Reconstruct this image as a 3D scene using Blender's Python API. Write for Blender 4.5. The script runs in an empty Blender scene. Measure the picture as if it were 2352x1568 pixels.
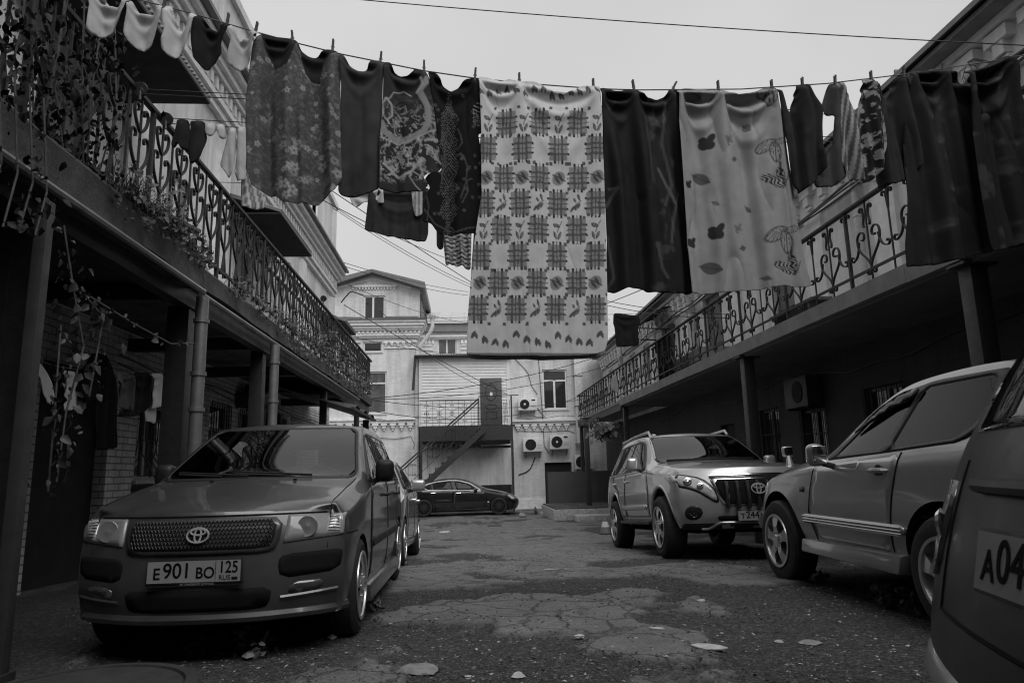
EXPOSURE = 0.62
SHADE_BLOCK_H = 8.5  # height of the unseen shading block added behind the camera
import bpy, bmesh, math, random
import numpy as np
from mathutils import Vector, Matrix
from mathutils.bvhtree import BVHTree
from mathutils.geometry import delaunay_2d_cdt

random.seed(7)
RNG = np.random.RandomState(7)
SC = bpy.context.scene
COL = SC.collection
V = Vector
R_ = math.radians

# ------------------------------------------------------------------ camera
CAM_H, PITCH, ROLL, YAW, LENS = 1.0, 10.5, 1.4, -3.9, 24.5
FPX = LENS / 36 * 2352           # focal length in the 2352 px wide picture used for measuring
_p, _r, _w = R_(PITCH), R_(ROLL), R_(YAW)
C_F = V((-math.sin(_w) * math.cos(_p), math.cos(_w) * math.cos(_p), math.sin(_p)))
_rt = V((math.cos(_w), math.sin(_w), 0)); _up = _rt.cross(C_F)
C_R = math.cos(_r) * _rt - math.sin(_r) * _up
C_U = math.sin(_r) * _rt + math.cos(_r) * _up
C_O = V((0, 0, CAM_H))


def ray(x, y): return C_F * FPX + C_R * (x - 1176) - C_U * (y - 784)
def at_y(x, y, Y): d = ray(x, y); return C_O + d * (Y / d.y)
def at_x(x, y, X): d = ray(x, y); return C_O + d * (X / d.x)


cam_d = bpy.data.cameras.new('camera'); cam = bpy.data.objects.new('camera', cam_d); COL.objects.link(cam)
cam_d.lens = LENS; cam_d.sensor_width = 36; cam_d.clip_start = 0.05; cam_d.clip_end = 1500
cam.matrix_world = Matrix(((C_R.x, C_U.x, -C_F.x, C_O.x), (C_R.y, C_U.y, -C_F.y, C_O.y), (C_R.z, C_U.z, -C_F.z, C_O.z), (0, 0, 0, 1)))
cam_d.dof.use_dof = True; cam_d.dof.focus_distance = 6.5; cam_d.dof.aperture_fstop = 9
SC.cycles.filter_width = 1.15
SC.camera = cam


# ------------------------------------------------------------------ value noise
def vnoise(x, y, seed=0):
    x = np.asarray(x, float); y = np.asarray(y, float)
    xi = np.floor(x).astype(int); yi = np.floor(y).astype(int); xf = x - xi; yf = y - yi
    def h(a, b):
        q = np.sin(a * 127.1 + b * 311.7 + seed * 74.7) * 43758.5453; return q - np.floor(q)
    u = xf * xf * (3 - 2 * xf); v = yf * yf * (3 - 2 * yf)
    return (h(xi, yi) * (1 - u) + h(xi + 1, yi) * u) * (1 - v) + (h(xi, yi + 1) * (1 - u) + h(xi + 1, yi + 1) * u) * v
def fbm(x, y, seed=0, oct=4):
    s = 0; a = .5; f = 1; t = 0
    for o in range(oct):
        s = s + a * vnoise(np.asarray(x) * f, np.asarray(y) * f, seed + o * 17); t += a; a *= .5; f *= 2.03
    return s / t
def sstep(a, b, x):
    t = np.clip((np.asarray(x, float) - a) / (b - a), 0, 1); return t * t * (3 - 2 * t)


# ------------------------------------------------------------------ materials (the photograph is monochrome: every colour is a grey)
MATS = {}
def nt_of(name):
    m = bpy.data.materials.new(name); m.use_nodes = True
    nt = m.node_tree; return m, nt, nt.nodes['Principled BSDF']
def g3(v): return (v, v, v, 1)
def mat(name, v, rough=.6, metal=0., var=.18, scale=6., bump=0., bscale=60., coat=0., ior=1.5, fine=0.):
    if name in MATS: return MATS[name]
    m, nt, b = nt_of(name); N = nt.nodes; L = nt.links
    b.inputs['Roughness'].default_value = rough; b.inputs['Metallic'].default_value = metal
    b.inputs['IOR'].default_value = ior
    if coat: b.inputs['Coat Weight'].default_value = coat; b.inputs['Coat Roughness'].default_value = .06
    tc = N.new('ShaderNodeTexCoord')
    if var:
        n = N.new('ShaderNodeTexNoise'); n.inputs['Scale'].default_value = scale; n.inputs['Detail'].default_value = 6; n.inputs['Roughness'].default_value = .62
        L.new(tc.outputs['Object'], n.inputs['Vector'])
        r = N.new('ShaderNodeMapRange'); r.inputs[1].default_value = .3; r.inputs[2].default_value = .7
        r.inputs[3].default_value = v * (1 - var); r.inputs[4].default_value = v * (1 + var)
        L.new(n.outputs['Fac'], r.inputs[0]); L.new(r.outputs[0], b.inputs['Base Color'])
        r2 = N.new('ShaderNodeMapRange'); r2.inputs[1].default_value = .3; r2.inputs[2].default_value = .7
        r2.inputs[3].default_value = min(1, rough * 1.12); r2.inputs[4].default_value = rough * .9
        L.new(n.outputs['Fac'], r2.inputs[0]); L.new(r2.outputs[0], b.inputs['Roughness'])
    else:
        b.inputs['Base Color'].default_value = g3(v)
    if bump:
        n2 = N.new('ShaderNodeTexNoise'); n2.inputs['Scale'].default_value = bscale; n2.inputs['Detail'].default_value = 5
        L.new(tc.outputs['Object'], n2.inputs['Vector'])
        bp = N.new('ShaderNodeBump'); bp.inputs['Strength'].default_value = bump; bp.inputs['Distance'].default_value = .01
        L.new(n2.outputs['Fac'], bp.inputs['Height']); L.new(bp.outputs['Normal'], b.inputs['Normal'])
    MATS[name] = m; return m


def brick_mat(name, v, vj, bump=.5, var=.12, stain=0.3, rough=.85):
    """painted brickwork: courses run level on any upright wall; stains and peeled paint as patches"""
    if name in MATS: return MATS[name]
    m, nt, b = nt_of(name); N = nt.nodes; L = nt.links
    b.inputs['Roughness'].default_value = rough
    geo = N.new('ShaderNodeNewGeometry'); sx = N.new('ShaderNodeSeparateXYZ'); L.new(geo.outputs['Position'], sx.inputs[0])
    add = N.new('ShaderNodeMath'); add.operation = 'ADD'; L.new(sx.outputs[0], add.inputs[0]); L.new(sx.outputs[1], add.inputs[1])
    cx = N.new('ShaderNodeCombineXYZ'); L.new(add.outputs[0], cx.inputs[0]); L.new(sx.outputs[2], cx.inputs[1])
    nz = N.new('ShaderNodeTexNoise'); nz.inputs['Scale'].default_value = 7; nz.inputs['Detail'].default_value = 4; L.new(geo.outputs['Position'], nz.inputs['Vector'])
    wob = N.new('ShaderNodeMixRGB'); wob.blend_type = 'LINEAR_LIGHT'; wob.inputs[0].default_value = .012; L.new(cx.outputs[0], wob.inputs[1]); L.new(nz.outputs['Color'], wob.inputs[2])
    br = N.new('ShaderNodeTexBrick'); L.new(wob.outputs[0], br.inputs['Vector'])
    br.inputs['Scale'].default_value = 1; br.inputs['Brick Width'].default_value = .26; br.inputs['Row Height'].default_value = .08
    br.inputs['Mortar Size'].default_value = .009; br.inputs['Mortar Smooth'].default_value = .4
    br.inputs['Color1'].default_value = g3(v); br.inputs['Color2'].default_value = g3(v * (1 - var)); br.inputs['Mortar'].default_value = g3(vj)
    st = N.new('ShaderNodeTexNoise'); st.inputs['Scale'].default_value = .9; st.inputs['Detail'].default_value = 9; st.inputs['Roughness'].default_value = .68
    mp = N.new('ShaderNodeMapping'); mp.inputs['Scale'].default_value = (1.6, 1.6, .5); L.new(geo.outputs['Position'], mp.inputs[0]); L.new(mp.outputs[0], st.inputs['Vector'])
    rg = N.new('ShaderNodeMapRange'); rg.inputs[1].default_value = .42; rg.inputs[2].default_value = .7; rg.inputs[3].default_value = 1; rg.inputs[4].default_value = 1 - stain
    L.new(st.outputs['Fac'], rg.inputs[0])
    mu = N.new('ShaderNodeMixRGB'); mu.blend_type = 'MULTIPLY'; mu.inputs[0].default_value = 1; L.new(br.outputs['Color'], mu.inputs[1]); L.new(rg.outputs[0], mu.inputs[2])
    # rain streaks run down from sills and ledges
    sk = N.new('ShaderNodeTexNoise'); sk.inputs['Scale'].default_value = 1; sk.inputs['Detail'].default_value = 7; sk.inputs['Roughness'].default_value = .7
    ms = N.new('ShaderNodeMapping'); ms.inputs['Scale'].default_value = (5, 5, .22); L.new(geo.outputs['Position'], ms.inputs[0]); L.new(ms.outputs[0], sk.inputs['Vector'])
    rs = N.new('ShaderNodeMapRange'); rs.inputs[1].default_value = .48; rs.inputs[2].default_value = .72; rs.inputs[3].default_value = 1; rs.inputs[4].default_value = 1 - stain * .9; L.new(sk.outputs['Fac'], rs.inputs[0])
    mu2 = N.new('ShaderNodeMixRGB'); mu2.blend_type = 'MULTIPLY'; mu2.inputs[0].default_value = 1; L.new(mu.outputs[0], mu2.inputs[1]); L.new(rs.outputs[0], mu2.inputs[2])
    L.new(mu2.outputs[0], b.inputs['Base Color'])
    bp = N.new('ShaderNodeBump'); bp.inputs['Strength'].default_value = bump; bp.inputs['Distance'].default_value = .012; bp.invert = True
    ad = N.new('ShaderNodeMath'); ad.operation = 'MULTIPLY_ADD'; ad.inputs[1].default_value = .5; L.new(nz.outputs['Fac'], ad.inputs[0]); L.new(br.outputs['Fac'], ad.inputs[2])
    L.new(ad.outputs[0], bp.inputs['Height']); L.new(bp.outputs['Normal'], b.inputs['Normal'])
    MATS[name] = m; return m


def print_mat(name, rough=.85, weave=900., sheen=0., trans=0.):
    """cloth: the print is a colour attribute, the weave a fine bump"""
    if name in MATS: return MATS[name]
    m, nt, b = nt_of(name); N = nt.nodes; L = nt.links
    b.inputs['Roughness'].default_value = rough
    b.inputs['Sheen Weight'].default_value = sheen; b.inputs['Specular IOR Level'].default_value = .12
    a = N.new('ShaderNodeVertexColor'); a.layer_name = 'print'
    tc = N.new('ShaderNodeTexCoord'); n = N.new('ShaderNodeTexNoise'); n.inputs['Scale'].default_value = 14; n.inputs['Detail'].default_value = 4
    L.new(tc.outputs['Object'], n.inputs['Vector'])
    r = N.new('ShaderNodeMapRange'); r.inputs[1].default_value = .3; r.inputs[2].default_value = .7; r.inputs[3].default_value = .92; r.inputs[4].default_value = 1.06
    L.new(n.outputs['Fac'], r.inputs[0])
    mu = N.new('ShaderNodeMixRGB'); mu.blend_type = 'MULTIPLY'; mu.inputs[0].default_value = 1; L.new(a.outputs['Color'], mu.inputs[1]); L.new(r.outputs[0], mu.inputs[2])
    L.new(mu.outputs[0], b.inputs['Base Color'])
    bp = N.new('ShaderNodeBump'); bp.inputs['Strength'].default_value = .18; bp.inputs['Distance'].default_value = .012
    L.new(n.outputs['Fac'], bp.inputs['Height']); L.new(bp.outputs['Normal'], b.inputs['Normal'])
    if trans:
        tr = N.new('ShaderNodeBsdfTranslucent'); mx = N.new('ShaderNodeMixShader'); mx.inputs[0].default_value = trans
        L.new(mu.outputs[0], tr.inputs['Color'])
        L.new(b.outputs[0], mx.inputs[1]); L.new(tr.outputs[0], mx.inputs[2]); L.new(mx.outputs[0], N['Material Output'].inputs['Surface'])
    MATS[name] = m; return m


# ------------------------------------------------------------------ object bookkeeping
def tag(o, label=None, cat=None, group=None, kind=None):
    if label: o['label'] = label
    if cat: o['category'] = cat
    if group: o['group'] = group
    if kind: o['kind'] = kind
    return o
def empty(name, loc=(0, 0, 0), label=None, cat=None, group=None, rz=0.):
    o = bpy.data.objects.new(name, None); COL.objects.link(o); o.location = loc; o.rotation_euler.z = rz; o.empty_display_size = .1
    return tag(o, label, cat, group)
def copy_tree(o, parent=None):
    c = o.copy(); COL.objects.link(c)
    if parent is not None: c.parent = parent
    for ch in list(o.children): copy_tree(ch, c)
    return c
def wloc(o):
    l = V((0, 0, 0))
    while o is not None: l = l + o.location; o = o.parent
    return l
def finish(me, m, smooth, angle=40):
    if m is not None: me.materials.append(m)
    if smooth:
        me.polygons.foreach_set('use_smooth', [True] * len(me.polygons))
        try: me.set_sharp_from_angle(angle=R_(angle))
        except Exception: pass
    me.update()
def link_mesh(name, me, parent=None):
    o = bpy.data.objects.new(name, me); COL.objects.link(o)
    if parent is not None: o.parent = parent
    return o


class MB:
    """collects boxes, bars, tubes, turned shapes; build() links them as one mesh object"""
    def __init__(s): s.v = []; s.f = []
    def add(s, vs, fs):
        b = len(s.v); s.v += [tuple(p) for p in vs]; s.f += [tuple(b + i for i in f) for f in fs]; return s
    def hexa(s, p): return s.add(p, [(0, 3, 2, 1), (4, 5, 6, 7), (0, 1, 5, 4), (1, 2, 6, 5), (2, 3, 7, 6), (3, 0, 4, 7)])
    def box(s, x0, x1, y0, y1, z0, z1):
        return s.hexa([(x0, y0, z0), (x1, y0, z0), (x1, y1, z0), (x0, y1, z0), (x0, y0, z1), (x1, y0, z1), (x1, y1, z1), (x0, y1, z1)])
    def obox(s, c, a, b, d):
        c, a, b, d = V(c), V(a), V(b), V(d)
        return s.hexa([c - a - b - d, c + a - b - d, c + a + b - d, c - a + b - d, c - a - b + d, c + a - b + d, c + a + b + d, c - a + b + d])
    def bar(s, p, q, w, h, up=(0, 0, 1)):
        p, q = V(p), V(q); d = (q - p); L = d.length; d = d / L; up = V(up)
        if abs(d.dot(up)) > .98: up = V((0, 1, 0))
        a = d.cross(up).normalized(); u = a.cross(d)
        return s.obox((p + q) / 2, d * L / 2, a * w / 2, u * h / 2)
    def tube(s, pts, r, n=6, caps=True):
        pts = [V(p) for p in pts]; k = len(pts); rr = r if hasattr(r, '__len__') else [r] * k
        t0 = (pts[1] - pts[0]).normalized(); ref = V((0, 0, 1)) if abs(t0.z) < .9 else V((1, 0, 0))
        a = t0.cross(ref).normalized(); vs = []
        for i in range(k):
            t = (pts[min(i + 1, k - 1)] - pts[max(i - 1, 0)])
            t = t.normalized() if t.length > 1e-9 else t0
            a = (a - t * a.dot(t)); a = a.normalized() if a.length > 1e-6 else t.orthogonal().normalized(); b = t.cross(a)
            for j in range(n):
                th = 2 * math.pi * j / n; vs.append(pts[i] + (a * math.cos(th) + b * math.sin(th)) * rr[i])
        fs = [(i * n + j, i * n + (j + 1) % n, (i + 1) * n + (j + 1) % n, (i + 1) * n + j) for i in range(k - 1) for j in range(n)]
        if caps: fs += [tuple(range(n))[::-1], tuple((k - 1) * n + j for j in range(n))]
        return s.add(vs, fs)
    def ribbon(s, pts, nrm, wid, th):
        """flat iron strip bent in a plane: wid across the plane, th in it"""
        pts = [V(p) for p in pts]; nrm = V(nrm); k = len(pts); vs = []
        for i in range(k):
            t = (pts[min(i + 1, k - 1)] - pts[max(i - 1, 0)]).normalized(); b = t.cross(nrm).normalized()
            for e, g in ((-1, -1), (1, -1), (1, 1), (-1, 1)): vs.append(pts[i] + b * (e * th / 2) + nrm * (g * wid / 2))
        fs = [(i * 4 + j, i * 4 + (j + 1) % 4, i * 4 + 4 + (j + 1) % 4, i * 4 + 4 + j) for i in range(k - 1) for j in range(4)]
        fs += [(3, 2, 1, 0), tuple((k - 1) * 4 + j for j in range(4))]
        return s.add(vs, fs)
    def prism(s, poly, o, u, w, d):
        """polygon in the plane (o,u,w) pushed along d"""
        o, u, w, d = V(o), V(u), V(w), V(d); n = len(poly)
        vs = [o + u * a + w * b for a, b in poly]; vs += [p + d for p in vs]
        return s.add(vs, [tuple(range(n))[::-1], tuple(range(n, 2 * n))] + [(i, (i + 1) % n, n + (i + 1) % n, n + i) for i in range(n)])
    def lathe(s, prof, c, axis, n=24, closed=False, caps=True):
        c, axis = V(c), V(axis).normalized(); a = axis.orthogonal().normalized(); b = axis.cross(a); vs = []
        for r, h in prof:
            for j in range(n):
                t = 2 * math.pi * j / n; vs.append(c + axis * h + (a * math.cos(t) + b * math.sin(t)) * r)
        k = len(prof)
        fs = [(i * n + j, i * n + (j + 1) % n, (i + 1) * n + (j + 1) % n, (i + 1) * n + j) for i in range(k - 1) for j in range(n)]
        if closed: fs += [((k - 1) * n + j, (k - 1) * n + (j + 1) % n, (j + 1) % n, j) for j in range(n)]
        elif caps:
            if prof[0][0] > 1e-6: fs.append(tuple(range(n))[::-1])
            if prof[-1][0] > 1e-6: fs.append(tuple((k - 1) * n + j for j in range(n)))
        return s.add(vs, fs)
    def build(s, name, m, parent=None, smooth=False, world=True, angle=40, bevel=0.):
        o = wloc(parent) if (world and parent is not None) else V((0, 0, 0))
        me = bpy.data.meshes.new(name); me.from_pydata([V(p) - o for p in s.v], [], s.f)
        if bevel:
            bm = bmesh.new(); bm.from_mesh(me)
            bmesh.ops.bevel(bm, geom=[e for e in bm.edges if e.is_manifold and e.calc_face_angle(0) > .5], offset=bevel, segments=2, affect='EDGES', profile=.6)
            bm.to_mesh(me); bm.free()
        finish(me, m, smooth or bool(bevel), angle)
        return link_mesh(name, me, parent)


def wall_holes(mb, u0, u1, z0, z1, holes, P, depth):
    """a wall face with openings and their reveals. P(u, z, d) gives the point d deep behind the face"""
    us = sorted({u0, u1} | {h[0] for h in holes} | {h[1] for h in holes}); zs = sorted({z0, z1} | {h[2] for h in holes} | {h[3] for h in holes})
    us = [u for u in us if u0 <= u <= u1]; zs = [z for z in zs if z0 <= z <= z1]
    for i in range(len(us) - 1):
        for j in range(len(zs) - 1):
            a, b, c, d = us[i], us[i + 1], zs[j], zs[j + 1]; mu, mz = (a + b) / 2, (c + d) / 2
            if any(h[0] < mu < h[1] and h[2] < mz < h[3] for h in holes): continue
            mb.add([P(a, c, 0), P(b, c, 0), P(b, d, 0), P(a, d, 0)], [(0, 1, 2, 3)])
    for a, b, c, d in holes:
        q = [(a, c), (b, c), (b, d), (a, d)]
        for k in range(4):
            p0, p1 = q[k], q[(k + 1) % 4]
            mb.add([P(*p0, 0), P(*p1, 0), P(*p1, depth), P(*p0, depth)], [(0, 1, 2, 3)])
        mb.add([P(a, c, depth), P(b, c, depth), P(b, d, depth), P(a, d, depth)], [(0, 1, 2, 3)])


def rbox(name, size, bev, m, parent, loc=(0, 0, 0), rot=(0, 0, 0), seg=3, taper=1.):
    bm = bmesh.new(); bmesh.ops.create_cube(bm, size=1)
    for v in bm.verts:
        t = taper if v.co.x > 0 else 1.
        v.co = V((v.co.x * size[0], v.co.y * size[1] * t, v.co.z * size[2] * t))
    bmesh.ops.bevel(bm, geom=list(bm.edges), offset=bev, segments=seg, affect='EDGES', profile=.5)
    me = bpy.data.meshes.new(name); bm.to_mesh(me); bm.free(); finish(me, m, True, 60)
    o = link_mesh(name, me, parent); o.location = loc; o.rotation_euler = rot; return o


def text_mesh(name, body, size, m, parent, mtx, ext=.0015, sx=1., bold=0.):
    cu = bpy.data.curves.new(name, 'FONT'); cu.body = body; cu.size = size; cu.extrude = ext; cu.align_x = 'CENTER'; cu.align_y = 'CENTER'
    t = bpy.data.objects.new(name, cu); COL.objects.link(t)
    dg = bpy.context.evaluated_depsgraph_get(); me = bpy.data.meshes.new_from_object(t.evaluated_get(dg))
    bpy.data.objects.remove(t)
    if bold:
        bm = bmesh.new()
        for dx, dy in ((0, 0), (bold, 0), (-bold, 0), (0, bold * .7), (0, -bold * .7)):
            n0 = len(bm.verts); bm.from_mesh(me); bm.verts.ensure_lookup_table()
            for v in bm.verts[n0:]: v.co.x += dx; v.co.y += dy; v.co.z += .0002 * (dx != 0) + .0001 * (dy > 0) + .00005 * (dy < 0)
        bm.to_mesh(me); bm.free()
    me.transform(mtx @ Matrix.Diagonal((sx, 1, 1, 1))); me.materials.clear(); me.materials.append(m)
    return link_mesh(name, me, parent)


def frame_mtx(o, x, y):
    x, y = V(x).normalized(), V(y).normalized(); z = x.cross(y); o = V(o)
    return Matrix(((x.x, y.x, z.x, o.x), (x.y, y.y, z.y, o.y), (x.z, y.z, z.z, o.z), (0, 0, 0, 1)))


# ------------------------------------------------------------------ lie of the ground
def prof(y):
    return np.interp(y, [-30, 0, 6, 7.5, 9, 11.75, 16, 22, 27, 31, 200], [0, 0, -.0, -.08, -.14, -.31, -.52, -.66, -.66, -.64, -.64])
def patch_mask(x, y):
    """1 where asphalt still lies, 0 on the dirt and gravel between"""
    x = np.asarray(x, float); y = np.asarray(y, float)
    wx = x + .35 * (fbm(x * 1.3, y * 1.3, 5) - .5); wy = y + .35 * (fbm(x * 1.3, y * 1.3, 9) - .5)
    n = fbm(wx * 1.15, wy * .95, 21, 5)
    bias = np.interp(y, [0, 3.4, 4.2, 5, 6, 7.5, 10, 14, 30], [.14, .13, .10, .07, .02, -.03, -.08, -.12, -.13])
    bias = bias + .08 * sstep(1.9, 2.8, x) * sstep(12, 7, y) + .08 * sstep(-.5, -1.0, x) + .10 * sstep(2.8, 3.6, x)
    slab = np.maximum(0, 1 - np.hypot((wx - 1.14) / .55, (wy - 4.2) / .5)) * .42        # the big plate left lying near the camera
    slab = slab + np.maximum(0, 1 - np.hypot((wx - 1.75) / .5, (wy - 5.1) / .5)) * .2 + np.maximum(0, 1 - np.hypot((wx + .45) / .6, (wy - 5.3) / .35)) * .24
    n = n + .05 * (fbm(x * 7, y * 7, 61, 3) - .5)
    return sstep(.485, .545, n - bias + slab)
def ground_z(x, y, detail=True):
    z = prof(y) + .05 * (fbm(np.asarray(x) * .5, np.asarray(y) * .5, 3, 3) - .5)
    if detail:
        m = patch_mask(x, y); near = sstep(34, 14, y)
        z = z + m * .026 * near + (1 - m) * .016 * (fbm(np.asarray(x) * 9, np.asarray(y) * 9, 33, 3) - .5)
        z = z + m * .010 * (fbm(np.asarray(x) * 3, np.asarray(y) * 3, 41, 3) - .5)
    return z
def gz(x, y): return float(ground_z(np.array([x]), np.array([y]))[0])
# ------------------------------------------------------------------ sky and light
W = bpy.data.worlds.new('World'); SC.world = W; W.use_nodes = True
wn = W.node_tree; bg = wn.nodes['Background']
sky = wn.nodes.new('ShaderNodeTexSky'); sky.sky_type = 'NISHITA'; sky.sun_disc = False
SUN_EL, SUN_AZ = 52, 155           # azimuth clockwise from +Y
sky.sun_elevation = R_(SUN_EL); sky.sun_rotation = R_(SUN_AZ); sky.air_density = 2; sky.dust_density = 6
bw = wn.nodes.new('ShaderNodeRGBToBW'); wn.links.new(sky.outputs[0], bw.inputs[0])
# cloud cover: the clear sky's brightness evened out, with faint mottling
cl = wn.nodes.new('ShaderNodeTexNoise'); cl.inputs['Scale'].default_value = 2.2; cl.inputs['Detail'].default_value = 4
tcw = wn.nodes.new('ShaderNodeTexCoord'); wn.links.new(tcw.outputs['Generated'], cl.inputs['Vector'])
cr = wn.nodes.new('ShaderNodeMapRange'); cr.inputs[1].default_value = .3; cr.inputs[2].default_value = .7; cr.inputs[3].default_value = 3.9; cr.inputs[4].default_value = 4.6
wn.links.new(cl.outputs['Fac'], cr.inputs[0])
mxw = wn.nodes.new('ShaderNodeMixRGB'); mxw.inputs[0].default_value = .93
wn.links.new(bw.outputs[0], mxw.inputs[1]); wn.links.new(cr.outputs[0], mxw.inputs[2]); wn.links.new(mxw.outputs[0], bg.inputs['Color'])
bg.inputs['Strength'].default_value = .1
sl = bpy.data.lights.new('sun', 'SUN'); so = bpy.data.objects.new('sun', sl); COL.objects.link(so)
sl.energy = 1.4; sl.angle = R_(50); sl.color = (1, 1, 1)
sd_ = V((math.sin(R_(SUN_AZ)) * math.cos(R_(SUN_EL)), math.cos(R_(SUN_AZ)) * math.cos(R_(SUN_EL)), math.sin(R_(SUN_EL))))
so.rotation_euler = sd_.to_track_quat('Z', 'Y').to_euler()
SC.view_settings.view_transform = 'Standard'; SC.view_settings.look = 'None'; SC.view_settings.exposure = EXPOSURE; SC.view_settings.gamma = 1

# ------------------------------------------------------------------ ground
def make_ground():
    ys = [-60, -25, -10, -4, -1, 0, 1, 2, 2.7]; y = 3.1
    while y < 34: ys.append(y); y += max(.012, .0034 * y + .0005 * y * y)
    ys += [36, 40, 50, 80, 150, 400]
    xs = [-400, -120, -50, -25, -14, -9, -7]; x = -5.5
    while x < 7.5: xs.append(x); x += .016 if -2.6 < x < 4.2 else .07
    xs += [8, 10, 14, 25, 50, 120, 400]
    X, Y = np.meshgrid(xs, ys); Z = ground_z(X, Y); M = patch_mask(X, Y)
    nx, ny = len(xs), len(ys)
    co = np.stack([X, Y, Z], -1).reshape(-1, 3)
    idx = np.arange(nx * ny).reshape(ny, nx)
    f = np.stack([idx[:-1, :-1], idx[:-1, 1:], idx[1:, 1:], idx[1:, :-1]], -1).reshape(-1, 4)
    me = bpy.data.meshes.new('ground'); me.from_pydata(co.tolist(), [], f.tolist())
    ca = me.color_attributes.new('cover', 'FLOAT_COLOR', 'POINT')
    big = fbm(X * .7, Y * .7, 77, 4); c = np.stack([M, big, M * 0, M * 0 + 1], -1).reshape(-1)
    ca.data.foreach_set('color', c.astype(np.float32))
    m, nt, b = nt_of('broken_asphalt'); N = nt.nodes; L = nt.links
    a = N.new('ShaderNodeVertexColor'); a.layer_name = 'cover'; sp = N.new('ShaderNodeSeparateColor'); L.new(a.outputs['Color'], sp.inputs[0])
    geo = N.new('ShaderNodeNewGeometry')
    def noise(sc, det=6, ro=.6):
        n = N.new('ShaderNodeTexNoise'); n.inputs['Scale'].default_value = sc; n.inputs['Detail'].default_value = det; n.inputs['Roughness'].default_value = ro
        L.new(geo.outputs['Position'], n.inputs['Vector']); return n
    def rng(src, a0, a1, b0, b1):
        r = N.new('ShaderNodeMapRange'); r.inputs[1].default_value = a0; r.inputs[2].default_value = a1; r.inputs[3].default_value = b0; r.inputs[4].default_value = b1
        L.new(src, r.inputs[0]); return r.outputs[0]
    def math_(op, p, q):
        k = N.new('ShaderNodeMath'); k.operation = op
        for i, s in enumerate((p, q)):
            if isinstance(s, (int, float)): k.inputs[i].default_value = s
            else: L.new(s, k.inputs[i])
        return k.outputs[0]
    nf = noise(130, 3); nm = noise(9, 8, .7); nb = noise(1.7, 6)
    asph = math_('MULTIPLY', rng(nf.outputs['Fac'], .25, .75, .085, .175), rng(nm.outputs['Fac'], .3, .7, .78, 1.2))
    asph = math_('MULTIPLY', asph, rng(nb.outputs['Fac'], .3, .7, .72, 1.25))
    n2 = noise(55, 6, .75)
    vp = N.new('ShaderNodeTexVoronoi'); vp.inputs['Scale'].default_value = 62; L.new(geo.outputs['Position'], vp.inputs['Vector']); sv = N.new('ShaderNodeSeparateColor'); L.new(vp.outputs['Color'], sv.inputs[0])
    peb = math_('POWER', sv.outputs[0], 4.)
    soil = math_('MULTIPLY', rng(n2.outputs['Fac'], .35, .72, .016, .078), rng(nm.outputs['Fac'], .3, .7, .7, 1.3))
    soil = math_('ADD', soil, math_('MULTIPLY', peb, .10)); asph = math_('MULTIPLY', asph, rng(sv.outputs[1], 0, 1, .72, 1.2))
    # cracks through what is left of the asphalt
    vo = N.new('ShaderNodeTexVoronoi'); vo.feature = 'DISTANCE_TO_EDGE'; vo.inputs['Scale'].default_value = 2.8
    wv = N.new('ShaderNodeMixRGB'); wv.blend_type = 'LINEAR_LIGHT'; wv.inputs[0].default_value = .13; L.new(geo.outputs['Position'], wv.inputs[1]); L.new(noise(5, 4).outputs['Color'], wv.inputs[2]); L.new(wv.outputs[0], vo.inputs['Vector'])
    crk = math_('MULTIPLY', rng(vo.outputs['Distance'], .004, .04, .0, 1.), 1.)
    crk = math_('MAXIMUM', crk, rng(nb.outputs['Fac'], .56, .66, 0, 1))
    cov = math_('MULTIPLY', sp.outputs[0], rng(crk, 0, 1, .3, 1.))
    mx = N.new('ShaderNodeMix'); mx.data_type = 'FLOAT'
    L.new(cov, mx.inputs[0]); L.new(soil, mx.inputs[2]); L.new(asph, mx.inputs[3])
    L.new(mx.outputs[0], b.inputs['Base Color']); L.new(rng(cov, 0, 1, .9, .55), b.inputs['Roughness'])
    hh = math_('ADD', math_('MULTIPLY', nf.outputs['Fac'], .35), math_('MULTIPLY', n2.outputs['Fac'], rng(cov, 0, 1, 1.3, .3)))
    hh = math_('ADD', hh, math_('MULTIPLY', crk, .9)); hh = math_('ADD', hh, math_('MULTIPLY', vp.outputs['Distance'], rng(cov, 0, 1, -1.2, -.3)))
    bp = N.new('ShaderNodeBump'); bp.inputs['Strength'].default_value = 1.; bp.inputs['Distance'].default_value = .018; L.new(hh, bp.inputs['Height']); L.new(bp.outputs['Normal'], b.inputs['Normal'])
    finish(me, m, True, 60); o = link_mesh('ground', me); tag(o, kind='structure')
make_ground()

# ------------------------------------------------------------------ materials of the buildings
M_WHITE = brick_mat('whitewashed_brick', .76, .66, bump=.4, stain=.30)
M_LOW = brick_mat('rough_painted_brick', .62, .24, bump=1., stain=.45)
M_DKLOW = brick_mat('shade_toned_plaster', .055, .05, bump=.3, stain=.35)  # base tone lowered to hold the shade under the right balcony
M_PLAST = brick_mat('pale_plaster', .74, .73, bump=.25, var=.03, stain=.36)
M_TRIM = mat('limewashed_trim', .74, .8, var=.14, scale=5, bump=.3, bscale=30)
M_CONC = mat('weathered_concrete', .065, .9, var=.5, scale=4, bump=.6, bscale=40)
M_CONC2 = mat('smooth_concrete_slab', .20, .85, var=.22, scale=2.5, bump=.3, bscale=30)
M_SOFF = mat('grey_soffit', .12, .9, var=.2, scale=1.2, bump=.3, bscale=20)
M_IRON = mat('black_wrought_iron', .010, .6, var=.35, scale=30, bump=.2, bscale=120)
M_POSTG = mat('grey_painted_post', .04, .6, var=.3, scale=9)
M_DARKB = mat('blackout_board', .02, .8, var=.4, scale=7, bump=.3)
M_IRON2 = mat('dark_painted_steel', .03, .5, var=.3, scale=12, bump=.15, bscale=60)
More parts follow.
